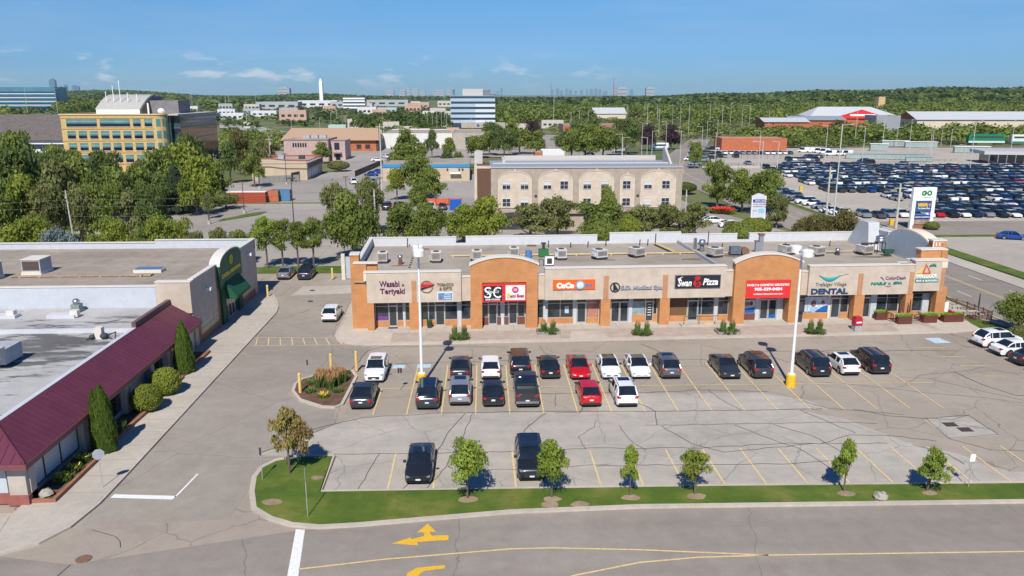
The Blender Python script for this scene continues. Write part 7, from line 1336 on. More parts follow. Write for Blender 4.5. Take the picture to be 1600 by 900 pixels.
building('white_shed', 'white flat roofed shed with orange brick end behind the hotel roof', at_y(848, 305), at_y(882, 305), 305, 318, 4.0, mat('shed_white', (.70, .70, .68), .7, .05), TXW, win=None, parapet=.2); building('orange_wall', 'orange brick wall section left of the white shed behind the hotel', at_y(836, 306), at_y(847.5, 306), 306, 312, 3.8, MATS['shed_brick'], ROOF, parapet=.0)
# white banded tower on the horizon
tw = thing('white_tower', 'white and blue banded glass office tower right of centre on the horizon', 'office building', (0, 640, 0)); a0, a1 = at_y(706, 640), at_y(773, 640)
MB().box(a0, a1, 0, 32, 0, 23.8).build('wall', mat('tower_glass', (.05, .09, .14), .15, .3, .1, .2, .7), tw); m = MB(); 
for z in (3.5, 7.6, 11.7, 15.8, 19.9): m.box(a0 - .4, a1 + .4, -.5, -.02, z, z + 2.3).box(a0 - .5, a0 - .02, 0, 32, z, z + 2.3)
m.build('white_band', mat('tower_band', (.40, .50, .60), .5, .06), tw); MB().box((a0 + a1) / 2 + 2, a1 + .5, -.7, -.52, 3.5, 5.8).box((a0 + a1) / 2 + 2, a1 + .5, -.7, -.52, 7.6, 9.9).box((a0 + a1) / 2 + 2, a1 + .5, -.7, -.52, 11.7, 14).box((a0 + a1) / 2 + 2, a1 + .5, -.7, -.52, 15.8, 18.1).build('bright_band', mat('tower_bright', (.60, .65, .70), .5, .05), tw); MB().box(a0 + 9, a1 - 9, 5, 26, 23.8, 29.5).build('penthouse', mat('penthouse_stone', (.50, .48, .45), .8, .05), tw); MB().box(a0 - .5, a1 + .5, -.5, 32, 23.8, 24.4).build('cornice', mat('cornice_blue', (.25, .38, .46), .5), tw); m = MB(); m.box(a1 - 8.5, a1 - 3, 6, 20, 24.4, 28.6).tube((a1 - 4, 8, 24), (a1 - 4, 8, 29), .8).tube((a0 + 2, 8, 24), (a0 + 2, 8, 29), .9).tube((a1 - 3, 12, 24.4), (a1 + 1, 12, 25.5), .9).build('roof_plant', DK, tw); MB().box(a0 + 8, a1 + 8, -12, -.8, 0, 4.0).build('podium', MATS['annex_tan'], tw)
MB().tube(((a0 + a1) / 2 + 4, -12.3, 2.2), ((a0 + a1) / 2 + 4, -12.05, 2.2), 1.0, 1.0, 16).build('round_sign', mat('round_blue', (.04, .10, .35), .5), tw)
# second mid tower, barns and arenas
b0, b1 = at_y(540, 1300), at_y(573, 1300); t = building('low_tower', 'small banded glass office left of centre near the horizon', b0, b1, 1300, 1325, 20, MATS['tower_glass'], TXW, parapet=1); [MB().box(-(b1 - b0) / 2 - .3, (b1 - b0) / 2 + .3, -13.2, -12.6, z, z + 2.4).build('white_band', TXW, t) for z in (4, 9, 14, 18)]
MROOF = ribs('pale_metal_roof', (.55, .57, .58), .3, .5, .1, 'x', .4, .05); MROOF2 = ribs('grey_shed_roof', (.30, .33, .36), .3, .5, .1, 'x', .4, .05)
def barn(name, label, x0, x1, y0, y1, h, hr, wall, roof, rot=0, base=0, gable=None):
    t = thing(name, label, 'building', ((x0 + x1) / 2, (y0 + y1) / 2, base), rot); a, b = (x1 - x0) / 2, (y1 - y0) / 2; MB().box(-a, a, -b, b, -3, h).build('wall', wall, t); MB().add([(-a - 1, -b - 1, h), (a + 1, -b - 1, h), (a + 1, 0, hr), (-a - 1, 0, hr), (-a - 1, b + 1, h), (a + 1, b + 1, h)], [(0, 1, 2, 3), (3, 2, 5, 4)]).build('roof', roof, t, fix=True)
    [MB().slab_yz([(-b, h), (b, h), (0, hr - .3)], q, q + .5).build('gable', gable or wall, t, fix=True) for q in (-a, a - .5)]; return t
CRMB = mat('barn_cream', (.62, .54, .42), .8, .06, .2)
t = barn('market_hall', 'very long cream hall with a pale metal roof at the right edge of the woods', 318, 418, 572, 606, 7.5, 13.0, CRMB, MROOF, rad(-4), 0, MATS['shed_brick']); MB().slab_yz([(-20, 6), (-4, 10.5), (12, 6), (12, -1), (-20, -1)], 50.2, 54).build('brick_porch', MATS['shed_brick'], t, fix=True)
building('grey_block', 'tall grey metal building between the two halls', 268, 284, 536, 556, 11, panel('block_grey', (.30, .32, .34), 2, 6, .03, .85), MROOF2, rad(-4)); t = thing('red_gable_store', 'hardware barn with grey hipped roof and red gable sign', 'building', (300, 640, 0), rad(-4)); MB().box(-34, 34, 0, 30, -3, 8.5).build('wall', MATS['shed_brick'], t); MB().add([(-35, -2, 8.5), (35, -2, 8.5), (18, 14, 15.5), (-24, 14, 15.5), (-35, 31, 8.5), (35, 31, 8.5)], [(0, 1, 2, 3), (3, 2, 5, 4), (1, 5, 2), (0, 3, 4)]).build('roof', MROOF, t, fix=True); MB().slab_xz([(-12, 6.5), (22, 6.5), (22, 8.6), (5, 13.6), (-12, 8.6)], -3, -2.2).build('red_gable', RED, t, fix=True); MB().box(-4, 16, -3.2, -3.01, 8.5, 10).build('sign_strip', TXW, t)
for i, (x, w, lb) in enumerate([(228, 16, 'low grey-roofed store with skylights left of the red gable'), (256, 20, 'long grey-roofed store joined to the red gable barn')]): barn('long_store', lb, x - w, x + w, 590 + i * 10, 615 + i * 10, 5.5 + i, 8.4 + i, MATS['shed_brick'], MROOF2 if i else MROOF, rad(-4))
building('brick_link', 'low red brick building between the red gable and the grey block', 250, 266, 545, 560, 7.5, MATS['shed_brick'], ROOF, rad(-4))
a, b = at_y(928, 900), at_y(976, 900); barn('arena', 'wide pale domed arena roof among the centre trees', a, b, 900, 935, 4.5, 11.0, CRMB, MROOF, 0)
for i, (px0, px1, v, h, c, lb) in enumerate([(826, 842, 1250, 9, CRMB, 'small cream house among the centre trees left of the arena'), (870, 905, 900, 5, CRMB, 'row of low pale sheds left of the arena'), (984, 1002, 950, 6, CRMB, 'small pale roof just right of the arena'), (1345, 1396, 1050, 9, mat('tan_far', (.55, .40, .22), .8, .1), 'tan stepped building deep in the right woods')]):
    building('far_house', lb, at_y(px0, v), at_y(px1, v), v, v + 14, h + max(0, hill(at_y(px0, v), v)), c, ROOF if i != 1 else TXW, parapet=.4)
t = building('far_tower_block', 'small tan tower rising over the stepped building in the right woods', at_y(1368, 1060), at_y(1378, 1060), 1066, 1076, 22, MATS['tan_far'], ROOF)
# industrial sheds across the left horizon
random.seed(12)
IW = [mat('shed_pale', (.62, .63, .64), .8, .06), mat('shed_stone', (.52, .48, .43), .8, .08), mat('shed_grey', (.38, .40, .42), .8, .08), mat('shed_pink', (.52, .33, .25), .8, .1), mat('shed_mint', (.38, .50, .46), .8, .08)]
L_ = [(220, 262, 1150, 10, 0), (262, 276, 1120, 9, 2), (283, 315, 1150, 9, 0), (345, 372, 1050, 7, 0), (350, 385, 860, 6, 0), (396, 436, 980, 6, 0), (405, 470, 1500, 12, 2), (440, 482, 850, 9, 3), (455, 480, 900, 8, 3), (470, 530, 1700, 13, 0), (520, 560, 1650, 11, 2), (575, 640, 1900, 13, 2), (590, 622, 1150, 7, 4), (515, 542, 520, 6, 4), (545, 580, 640, 6, 1), (566, 600, 760, 6, 1), (600, 625, 560, 6.5, 1), (622, 645, 520, 5, 1), (632, 660, 640, 5, 0), (652, 672, 880, 6, 0), (662, 700, 950, 6, 0), (584, 606, 1010, 7, 3), (300, 342, 860, 6.5, 1), (640, 672, 470, 5.5, 1), (790, 830, 560, 5, 1), (846, 880, 640, 5, 1), (384, 404, 640, 4, 1)]
for _k in range(34):
    v_ = random.choice([430, 480, 560, 680, 740, 820, 930, 1080, 1250, 1400, 1600, 1800, 2050]); px_ = random.uniform(345, 700); w_px = random.uniform(14, 42) * (1 if v_ > 700 else .7)
    if v_ < 600 and px_ < 600: px_ = random.uniform(600, 690)
    if not any(abs(v_ - q[2]) < 60 and q[0] - 8 < px_ + w_px and px_ < q[1] + 8 for q in L_) : L_.append((px_, px_ + w_px, v_, random.uniform(4.5, 8) + v_ * .002, random.choice([0, 0, 1, 1, 1, 2, 2, 3])))
CW = {0: 'white', 1: 'tan', 2: 'grey', 3: 'salmon', 4: 'mint'}
L_.sort(key=lambda q: q[0]); seen = {}
for px0, px1, v, h, c in L_:
    seen[c] = seen.get(c, 0) + 1; x0, x1 = at_y(px0, v), at_y(px1, v); w = x1 - x0
    nw = 4; building('low_shed', f'low {CW[c]} flat roofed building, {nth(seen[c])} {CW[c]} one from the left before the horizon', x0, x1, v, v + w * .5, h, IW[c], [TXW, ROOF, ROOF, ROOF, TXW][c], parapet=.5, win=[(w * (.08 + .23 * i), w * (.08 + .23 * i) + w * .14, h * .3, h * .6) for i in range(nw)])
# far towers of the horizon, well out
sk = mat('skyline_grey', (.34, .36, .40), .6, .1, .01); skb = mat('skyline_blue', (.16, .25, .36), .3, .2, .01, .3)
t = thing('white_monument', 'tall slim white tower standing alone on the left horizon', 'tower', (at_y(507, 2600), 2600, 0)); MB().prism([(-5, -5), (5, -5), (6, 6), (-6, 6)], 0, 63).slab_xz([(-5, 63), (5, 63), (2, 72), (-1, 76)], -4, 4).build('shaft', TXW, t, fix=True); MB().tube((0, 0, 70), (0, 0, 86), .7, .2).build('mast', sk, t)
def far_tower(px, v, w, h, label, m=None, mast=0, base=0):
    t = thing('far_tower', label, 'tower', (at_y(px, v), v, 0)); MB().box(-w / 2, w / 2, 0, w * .7, 0, h * .93).box(-w * .3, w * .3, w * .1, w * .5, h * .93, h).build('shaft', m or sk, t)
    MB().box(-w * .46, w * .46, -.5, -.1, h * .2, h * .24).box(-w * .46, w * .46, -.5, -.1, h * .5, h * .54).box(-w * .46, w * .46, -.5, -.1, h * .8, h * .84).build('window_band', skb, t)
    if mast: MB().tube((0, w * .3, h), (0, w * .3, h + mast), w * .06, w * .02).build('mast', sk, t)
i = 0
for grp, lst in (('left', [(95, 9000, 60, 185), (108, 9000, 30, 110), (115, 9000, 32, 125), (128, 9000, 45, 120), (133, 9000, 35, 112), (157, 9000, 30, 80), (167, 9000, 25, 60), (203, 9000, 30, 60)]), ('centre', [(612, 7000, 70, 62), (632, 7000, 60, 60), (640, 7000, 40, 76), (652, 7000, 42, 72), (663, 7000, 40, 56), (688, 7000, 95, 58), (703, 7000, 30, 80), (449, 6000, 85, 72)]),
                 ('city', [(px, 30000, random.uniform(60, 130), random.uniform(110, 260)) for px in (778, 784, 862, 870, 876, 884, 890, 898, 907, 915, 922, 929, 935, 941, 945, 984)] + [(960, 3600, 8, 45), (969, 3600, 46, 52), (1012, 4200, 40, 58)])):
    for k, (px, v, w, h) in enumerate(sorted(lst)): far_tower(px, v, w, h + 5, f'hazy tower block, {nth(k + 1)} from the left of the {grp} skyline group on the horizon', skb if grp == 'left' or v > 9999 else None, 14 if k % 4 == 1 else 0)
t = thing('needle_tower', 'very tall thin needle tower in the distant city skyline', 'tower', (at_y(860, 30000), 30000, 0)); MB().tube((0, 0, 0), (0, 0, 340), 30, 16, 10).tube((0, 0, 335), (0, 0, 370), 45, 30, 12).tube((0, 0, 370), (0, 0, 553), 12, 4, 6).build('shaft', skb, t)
t = thing('needle_tower', 'dark radio mast just left of the cream block on the centre horizon', 'mast', (at_y(956, 3600), 3600, 0)); MB().tube((0, 0, 0), (0, 0, 95), 2.6, 1.2, 4).build('mast', mat('mast_red', (.30, .12, .12), .7), t)
# ---------------------------------------------------------------- commuter station: cars, train, shelters, poles, signs
random.seed(99)
def far_car(kind, col, x, y, rz, label, group):
    k = ('far', kind)
    if k not in CARD: CARD[k] = car_data(kind, False)
    D = CARD[k]; o = bpy.data.objects.new('parked_car' if kind != 'van' else 'parked_van', D['body']); C.objects.link(o); o.location = (x, y, .0); o.rotation_euler = (0, 0, rz)
    o.material_slots[0].link = 'OBJECT'; o.material_slots[0].material = PAINT[col]; tag(o, label, 'van' if kind == 'van' else 'car', group); link('windows', D['windows'], o); return o
COLS = ['black'] * 20 + ['charcoal'] * 10 + ['navy'] * 9 + ['grey'] * 10 + ['silver'] * 22 + ['white'] * 30 + ['red'] * 3 + ['maroon'] * 2 + ['blue'] * 4 + ['brown'] * 2 + ['beige']
KN = ['sedan'] * 10 + ['suv'] * 9 + ['hatch'] * 5 + ['wagon'] * 4; KW = dict(sedan='sedan', suv='suv', hatch='hatchback', wagon='wagon', van='van')
lots = []
ys = [163.2, 171.8, 177.2, 189.6, 195.0, 207.4, 212.8, 225.2, 230.6, 243.0, 248.4, 260.8, 266.2, 276.0]
for ri, y in enumerate(ys):
    x0 = 88.5 + (y - 163) * .10 if ri else 80.5; xr = at_y(1612, y) + 1.0; k = 0; x = x0
    if ri == 0: x = 81.0
    while x < xr:
        if random.random() > .035 and not (ri in (1, 2, 3, 4) and x < 95 + ri * 1.5): k += 1; lots.append((ri, k, x, y))
        x += 2.62
tot = len(lots); rest = MB(); nindiv = 250
print('lot cars', tot)
extra_stuff = []
for j, (ri, k, x, y) in enumerate(lots):
    kd = random.choice(KN); c = random.choice(COLS); rz = (0 if ri % 2 else math.pi) + random.uniform(-.03, .03); yy = y + random.uniform(-.75, .75)
    if j < nindiv: far_car(kd, c, x, yy, rz, f'{c} {KW[kd]}, {nth(k)} from the left in the {nth(ri + 1)} row of the packed commuter lot', 'cars packed in the commuter lot')
    else: extra_stuff.append((kd, c, x, yy, rz))
# far rows beyond the nearest three hundred cars: one object
if extra_stuff:
    me = bpy.data.meshes.new('parked_cars_far'); V = []; Fc = []; MI = []; mats = []; 
    def mi(m):
        if m not in mats: mats.append(m)
        return mats.index(m)
    for kd, c, x, y, rz in extra_stuff:
        if ('far', kd) not in CARD: CARD[('far', kd)] = car_data(kd, False)
        D = CARD[('far', kd)]; R = Matrix.Translation((x, y, 0)) @ Matrix.Rotation(rz, 4, 'Z')
        for part in ('body', 'windows'):
            b0 = len(V); V += [tuple(R @ v.co) for v in D[part].vertices]
            for p in D[part].polygons: Fc.append(tuple(b0 + i for i in p.vertices)); MI.append(mi(CGL) if part == 'windows' else (mi(TYRE) if p.material_index else mi(PAINT[c])))
    me.from_pydata(V, [], Fc); [me.materials.append(m) for m in mats]; me.polygons.foreach_set('material_index', MI); me.update(); o = bpy.data.objects.new('parked_cars_far', me); C.objects.link(o)
    tag(o, 'mass of cars in the far rows of the packed commuter lot', 'cars', None, 'stuff')
# row along the arterial road and upper lot
k = 0
for px, py in [(1146, 281), (1153, 283), (1161, 285), (1169, 289), (1181, 291), (1188, 294), (1196, 297), (1205, 300), (1213, 304), (1222, 308), (1232, 311), (1241, 315), (1251, 319), (1262, 322), (1275, 327), (1290, 332), (1304, 336)]:
    k += 1; x, y = at(px, py); far_car(random.choice(KN), random.choice(COLS), x + 1.5, y + 1.0, HR + random.uniform(-.1, .1), f'car {nth(k)} from the far end of the slanting row along the arterial road', 'cars in the slanting roadside row') if k not in (16,) else far_car('sedan', 'white', x + 1, y, HR, 'white sedan at the near end of the slanting roadside row by the wooden pole', None)
up = [(1085 + 9.3 * i, 241, HR if i < 3 else 0) for i in range(17)] + [(1077, 251, HR), (1083, 240, HR), (1110, 248, HR), (1123, 246, 0), (1131, 246, 0), (1149, 246, 0), (1232, 262, 0)]
up += [(1226 + 6.5 * i, 259, 0) for i in range(9)] + [(1293 + 8 * i, 260, 0) for i in range(7)] + [(1232 + 7 * i, 251, math.pi) for i in range(7)] + [(1260 + 5 * i, 247, 0) for i in range(5)] + [(1349, 254, HR), (1357, 256, HR), (1410, 258, HR), (1085, 258, HR), (1168, 257, 0), (1596, 273, HR)]
up.sort()
for k, (px, py, rz) in enumerate(up):
    x, y = at(px, py); c = random.choice(COLS); kd = random.choice(KN); far_car(kd, c, x, y, rz, f'{c} {KW[kd]} in the upper station lot, {nth(k + 1)} counting from the left', 'cars in the upper station lot')
for k, (px, py) in enumerate([(1256, 238), (1264, 238), (1272, 238), (1280, 239), (1288, 240), (1297, 243), (1312, 243), (1322, 243)]):
    x, y = at(px, py); far_car('van', 'white', x, y, rad(60) if k < 5 else HR, f'white van, {nth(k + 1)} from the left in the van rank by the upper lot', 'white vans by the upper lot')
for k, (px, py) in enumerate([(1112, 234), (1135, 232), (1085, 262 - 28), (985, 246), (905 + 15, 244), (1125, 250 - 16)]):
    x, y = at(px, py); far_car('suv', COLS[k * 17 % len(COLS)], x, y, HR, f'small distant car {nth(k + 1)} on the far stretch of the arterial road', None)
x, y = at(1030, 234); t = thing('camper_van', 'white and blue camper parked beside a dark purple tree in the distance', 'camper', (x, y, 0), HR); MB().box(-1.2, 1.2, -4, 4, .5, 3.2).build('body', TXW, t); MB().box(-1.22, 1.22, -4.02, 4.02, .5, 1.1).build('stripe', MATS['panel_sky'], t); MB().box(-1.25, -1.21, -3, 2.5, 1.8, 2.6).build('window', WGL, t)
TG = mat('train_green', (.01, .20, .09), .4, .1); TW = mat('train_white', (.62, .68, .62), .4, .06)
for i, (x0, x1, lb, loco) in enumerate([(247, 265, 'green locomotive at the head of the commuter train', 1), (266, 292, 'white and green double deck coach behind the locomotive', 0), (293, 320, 'second double deck coach, cut by the right picture edge', 0)]):
    y0 = 402 - (x0 - 247) * .28; t = thing('train_car', lb, 'train', ((x0 + x1) / 2, y0 - 3, .5), rad(-8)); a = (x1 - x0) / 2 - .3
    MB().box(-a, a, -1.5, 1.5, .9, 4.6 if loco else 5.0).box(-a + .6, a - .6, -1.2, 1.2, 4.6, 5.2).build('body', TG if loco else TW, t); MB().box(-a + 1, a - 1, -1.53, -1.501, 3.4, 4.3).build('window', WGL, t); MB().box(-a, a, -1.54, -1.501, 1.0, 1.9).build('stripe', TW if loco else TG, t); MB().box(-a + 1.2, -a + 4.5, -1.2, 1.2, 0, .9).box(a - 4.5, a - 1.2, -1.2, 1.2, 0, .9).build('bogies', UND, t)
st = thing('station_building', 'low station building with overhanging pale roof at the right edge', 'station', (203, 292, 0), rad(-14)); MB().box(-12, 30, 0, 10, 0, 3.4).build('glazed_wall', WGL, st); MB().box(-15, 32, -4, 12, 3.5, 4.7).build('roof', mat('station_roof', (.45, .47, .46), .6, .05), st); m = MB(); [m.box(x, x + .3, -.3, -.02, 0, 3.4) for x in range(-12, 30, 3)]; m.build('mullions', TXW, st); [MB().tube((x, 1, 4.7), (x, 1, 5.8), .7, .7, 12).build('roof_vent', TXW, st) for x in (1, 4, 7)]
SHL = mat('shelter_glass', (.30, .38, .36), .2, .15, 1); 
for k, (px, py, w, d, h) in enumerate([(1398, 229, 13, 3, 3), (1438, 231, 15, 3, 3), (1517, 239, 15, 3, 3), (1372, 236, 8, 3, 3.4), (1382, 249, 30, 2, 2.4), (1435, 253, 10, 2, 2.2)]):
    x, y = at(px, py); t = thing('platform_shelter', f'glass platform shelter, {nth(k + 1)} listed from the rear tracks forward, pale roofed', 'shelter', (x, y, 0), rad(-12)); MB().box(-w / 2, w / 2, -d / 2, d / 2, h - .2, h).build('roof', TXW if k < 4 else SHL, t); MB().box(-w / 2 + .3, w / 2 - .3, -d / 2 + .3, d / 2 - .3, .2, h - .4).build('glazing', SHL, t); m = MB(); [m.box(q, q + .15, -d / 2 + .1, -d / 2 + .28, 0, h - .4) for q in np.arange(-w / 2 + .3, w / 2, 1.9)]; m.build('posts', ALU, t)
for nm, lb, pts in (('lot_fence', 'low barrier fence between the packed lot and the upper lot', [(79, 281), (110, 280), (145, 282), (160, 287), (166, 292), (180, 296)]), ('lot_fence', 'dark chain fence along the rear of the upper station lot', [(106, 321), (130, 320), (150, 318)])):
    t = thing(nm, lb, 'fence'); m = MB(); m.kerb(pts, .3, 0, .55).build('wall', CONC, t) if 'low' in lb else None; m = MB()
    for a, b in zip(pts[:-1], pts[1:]):
        n = int(math.hypot(b[0] - a[0], b[1] - a[1]) / 2.5); [m.tube((a[0] + (b[0] - a[0]) * i / n, a[1] + (b[1] - a[1]) * i / n, 0), (a[0] + (b[0] - a[0]) * i / n, a[1] + (b[1] - a[1]) * i / n, 1.6), .05, n=4) for i in range(n)]; m.tube((*a, 1.6), (*b, 1.6), .04, n=4).tube((*a, 1.1), (*b, 1.1), .03, n=4)
    m.build('rails', UND, t)
for px, py, lb in [(1251, 298, 'yellow gate marker among the commuter cars'), (1392, 352, 'yellow hanging box beside the right wooden pole')]:
    x, y = at(px, py); tag(MB().box(-.35, .35, -.3, .3, 0, 1.2).box(-.3, .3, -.34, -.301, .3, .8).build('yellow_marker', YELB, None, (x, y, 0)), lb, 'marker')
# shipping containers, fences, bins
CR_ = ribs('container_red', (.40, .075, .04), 1.6, .6, 0, 'x', .7, .1); CB_ = ribs('container_blue', (.10, .24, .42), 1.6, .6, 0, 'x', .7, .1)
for x, y, l, m_, rz, lb in [(-56.3, 192.5, 12.2, CR_, 0, 'long red shipping container in the rear lot'), (-49.0, 194.6, 2.6, MATS['shed_brick'], 0, 'small orange-red container end between red and blue ones'), (-47.6, 196.2, 4.6, CB_, 0, 'pale blue shipping container beside the red one')]:
    t = thing('shipping_container', lb, 'container', (x, y, 0), rz); MB().box(-l / 2, l / 2, -1.2, 1.2, .1, 2.6).build('shell', m_, t); MB().box(-l / 2 + .05, l / 2 - .05, -1.15, 1.15, 2.6, 2.66).build('roof', TXW if l > 5 else m_, t); MB().box(l / 2, l / 2 + .05, -1.1, 1.1, .2, 2.5).build('door', UND, t)
x, y = at(437, 312); t = thing('skip', 'bright blue waste skip beside the blue container', 'skip', (x, y, 0)); MB().slab_xz([(-.9, 0), (.9, 0), (1.4, 1.6), (-1.4, 1.6)], -1, 1).build('body', mat('skip_blue', (.01, .10, .42), .5, .1), t, fix=True); MB().box(-1.4, 1.4, -1.05, 1.05, 1.6, 1.7).build('lid', UND, t)
x, y = at(712, 328); t = thing('skip', 'blue waste bin with open lid at the left of the hotel', 'skip', (x, y, 0)); MB().box(-1.3, 1.3, -.8, .8, 0, 1.5).build('body', MATS['skip_blue'], t); MB().box(-1.3, 1.3, .6, .8, 1.5, 2.3).build('lid', MATS['skip_blue'], t)
x, y = at(691, 321); t = thing('orange_barrier', 'long orange barrier fence in the lot left of the hotel', 'barrier', (x, y, 0), rad(-2)); MB().box(-4.5, 4.5, -.15, .15, .2, 1.6).build('panel', mat('barrier_orange', (.60, .12, .04), .7, .15), t); m = MB(); [m.box(q, q + .15, -.2, .2, 0, 1.7) for q in (-4.4, -1.5, 1.5, 4.3)]; m.build('posts', UND, t)
for nm, lb, p0, p1, h, mt_ in [('board_fence', 'grey board fence before the tan restaurant', (404, 286), (468, 283), 1.9, mat('fence_grey', (.26, .26, .25), .9, .15)), ('board_fence', 'brown end of the board fence by the tan restaurant', (456, 284), (469, 281), 2.6, mat('fence_brown', (.12, .08, .06), .9, .15)), ('board_fence', 'dark screened fence running to the blue fascia shop', (555, 276), (598, 257), 1.8, UND), ('board_fence', 'low rail fence across the lot before the blue fascia shop', (556, 282), (600, 282), 1.0, mat('fence_grey', (.3, .3, .3)))]:
    a, b = at(*p0), at(*p1); t = thing(nm, lb, 'fence'); MB().kerb([a, b], .12, .05, h).build('boards', mt_, t); m = MB(); n = 8; [m.tube((a[0] + (b[0] - a[0]) * i / n, a[1] + (b[1] - a[1]) * i / n - .12, 0), (a[0] + (b[0] - a[0]) * i / n, a[1] + (b[1] - a[1]) * i / n - .12, h + .1), .07, n=4) for i in range(n + 1)]; m.build('posts', mt_, t)
x, y = at(1128, 333); t = thing('red_flower_bed', 'bed of red flowers beside the hotel driveway', 'flower bed', (x, y, 0)); tufts(MB(), 0, 0, 0, 2.2, 1.0, 300, .2, 0, .6).build('leaves', GRS, t); tufts(MB(), 0, 0, .5, 2.0, .7, 200, .18, 0, .5).build('flowers', FLR, t)
# pylon signs
x, y = at(1438, 357); t = thing('pylon_sign', 'tall white pylon sign with green logo and blue panel by the commuter lot', 'sign', (x, y, 0), rad(3)); boxes('post', t, TXW, [(-2.4, -1.7, -.3, .3, 0, 5.38), (1.5, 2.2, -.3, .3, 0, 5.38)]); MB().box(-2.4, 2.2, -.35, .35, 5.4, 7.9).build('panel', TXW, t); pb = MB().box(-1.7, 1.5, -.36, .3, 3.3, 5.3).build('panel', mat('panel_denim', (.03, .10, .24), .5), t)
m = MB(); ring_xz(m, -.25, 6.85, .22, .5, -.4, -.352); ring_xz(m, .8, 6.85, .22, .5, -.4, -.352); m.box(-.25, .25, -.4, -.352, 6.75, 6.93).build('logo', mat('logo_green', (.01, .22, .06), .5), t); fit_text(t, 'letters', 'Oakville', -.5, 1.1, 5.95, 6.15, -.352, UND, .02); fit_text(pb, 'letters', 'VIVA', -1.3, .7, 4.25, 4.95, -.362, mat('letters_gold', (.85, .5, .02), .5), .05, .06, .2); MB().slab_xz([(.8, 4.5), (1.0, 4.5), (1.0, 4.3), (1.15, 4.3), (1.15, 4.5), (1.35, 4.6), (1.15, 4.72), (1.15, 4.9), (1.0, 4.9), (1.0, 4.7), (.8, 4.7)], -.41, -.362).build('cross_mark', mat('mark_rose', (.7, .25, .2), .5), pb, fix=True); fit_text(pb, 'letters', 'The Station Plaza', -1.25, 1.2, 3.8, 4.1, -.362, TXW, .03, .02)
pb = MB().box(-1.7, 1.5, -.34, .3, 1.9, 2.6).build('panel', mat('panel_royal', (.02, .05, .30), .5), t); fit_text(pb, 'letters', 'NOW LEASING', -1.5, 1.3, 2.12, 2.4, -.342, TXW, .02, .02); MB().box(-1.7, 1.5, -.3, .3, .9, 1.8).build('panel', mat('panel_photo', (.32, .24, .18), .6, .5, 2), t); MB().box(-1.9, 1.9, -.3, .3, 0, .8).build('base', LBRK, t)
tree(x + 1.5, y - 1.2, 1.5, 1.4, 'ball', 'mid', 'low shrub at the foot of the white pylon sign', 'shrub', None, 'near', 0, cat='shrub')
x, y = at(1183, 346); t = thing('panel_sign', 'white tenant panel sign with a curved top among trees by the hotel', 'sign', (x, y, 0), rad(3)); MB().box(-1.5, 1.5, -.2, .2, .6, 5.1).slab_xz([(-1.5, 5.1), (1.5, 5.1), (.8, 5.5), (0, 5.75), (-.8, 5.5)], -.2, .2).build('panel', mat('panel_lilac', (.60, .62, .70), .5), t, fix=True); boxes('post', t, TXW, [(-1.5, -1.35, -.25, .25, 0, 5.2), (1.35, 1.5, -.25, .25, 0, 5.2)])
MB().box(-1.25, 1.3, -.23, -.201, 3.9, 4.5).build('panel', MATS['panel_royal'], t); fit_text(t, 'letters', 'DENTAL CARE', -.8, 1.2, 4.05, 4.35, -.232, TXW, .02, .02); fit_text(t, 'letters', 'MEDICAL CENTRE', -1.2, 1.2, 3.4, 3.65, -.201, UND, .02); fit_text(t, 'letters', 'PHARMACY', -1.2, 1.2, 2.95, 3.2, -.201, UND, .02); MB().box(0, 1.3, -.23, -.201, 1.8, 2.6).build('panel', mat('panel_aqua', (.25, .55, .68), .5), t); fit_text(t, 'letters', 'LEGAL', -1.2, -.2, 2.1, 2.35, -.201, UND, .02)
# poles
WOOD = mat('pole_wood', (.50, .46, .40), .9, .2, 2); DPOLE = mat('pole_bronze', (.07, .055, .05), .6, .1); GALV = mat('pole_galv', (.50, .52, .52), .5, .05)
def pole(x, y, h, label, kind, r=.16, group=None, rz=0):
    t = thing({'wood': 'utility_pole', 'lot': 'lot_lamp', 'far': 'street_lamp'}[kind], label, 'utility pole' if kind == 'wood' else 'street lamp', (x, y, 0), rz, group); mt_ = {'wood': WOOD, 'lot': DPOLE, 'far': GALV}[kind]
    MB().tube((0, 0, 0), (0, 0, h), r, r * .65, 7).build('pole', mt_, t)
    if kind == 'wood' and 'pale' not in label: m = MB(); m.box(-1.1, 1.1, -.06, .06, h - .9, h - .75).tube((.35, .1, h - 2.6), (.35, .1, h - 1.6), .22).build('crossarm', mt_, t)
    elif kind == 'wood': MB().box(-.12, .12, -.2, .2, h - 1.2, h - .9).build('insulator', mt_, t)
    elif kind == 'lot': MB().box(-.7, .7, -.28, .28, h, h + .18).build('lamp_head', mt_, t); MB().tube((0, 0, 0), (0, 0, .7), .32, .32, 10).build('base', CONC, t)
    else: MB().tube((0, 0, h - .2), (1.8, 0, h), .06, .05, 5).box(1.5, 2.4, -.15, .15, h - .05, h + .08).build('lamp_arm', mt_, t)
    return t
def pole_px(px, py, pt, label, kind, **k): x, y = at(px, py); return pole(x, y, ztop(pt, y), label, kind, **k)
pole(at_y(99, 121), 121, ztop(294, 121), 'leaning pale wooden pole in the left wood behind the dollar store', 'wood', r=.14).rotation_euler[1] = -.04; pole(at_y(582, 128), 128, ztop(295, 128), 'pale wooden pole between two olive trees left of the hotel', 'wood'); pole_px(597, 298, 193, 'tall grey wooden pole beside the blue fascia shop', 'wood', r=.22)
pole_px(1291, 336, 262, 'wooden pole with cross brace at the roadside of the commuter lot', 'wood', r=.24); pole_px(1303, 337, 195, 'tall thin white lamp pole beside the wooden roadside pole', 'far'); pole_px(1399, 362, 290, 'thick grey wooden pole left of the white pylon sign', 'wood', r=.26); pole_px(108, 350, 100 + 190, 'second wooden pole half hidden in the left wood', 'wood')
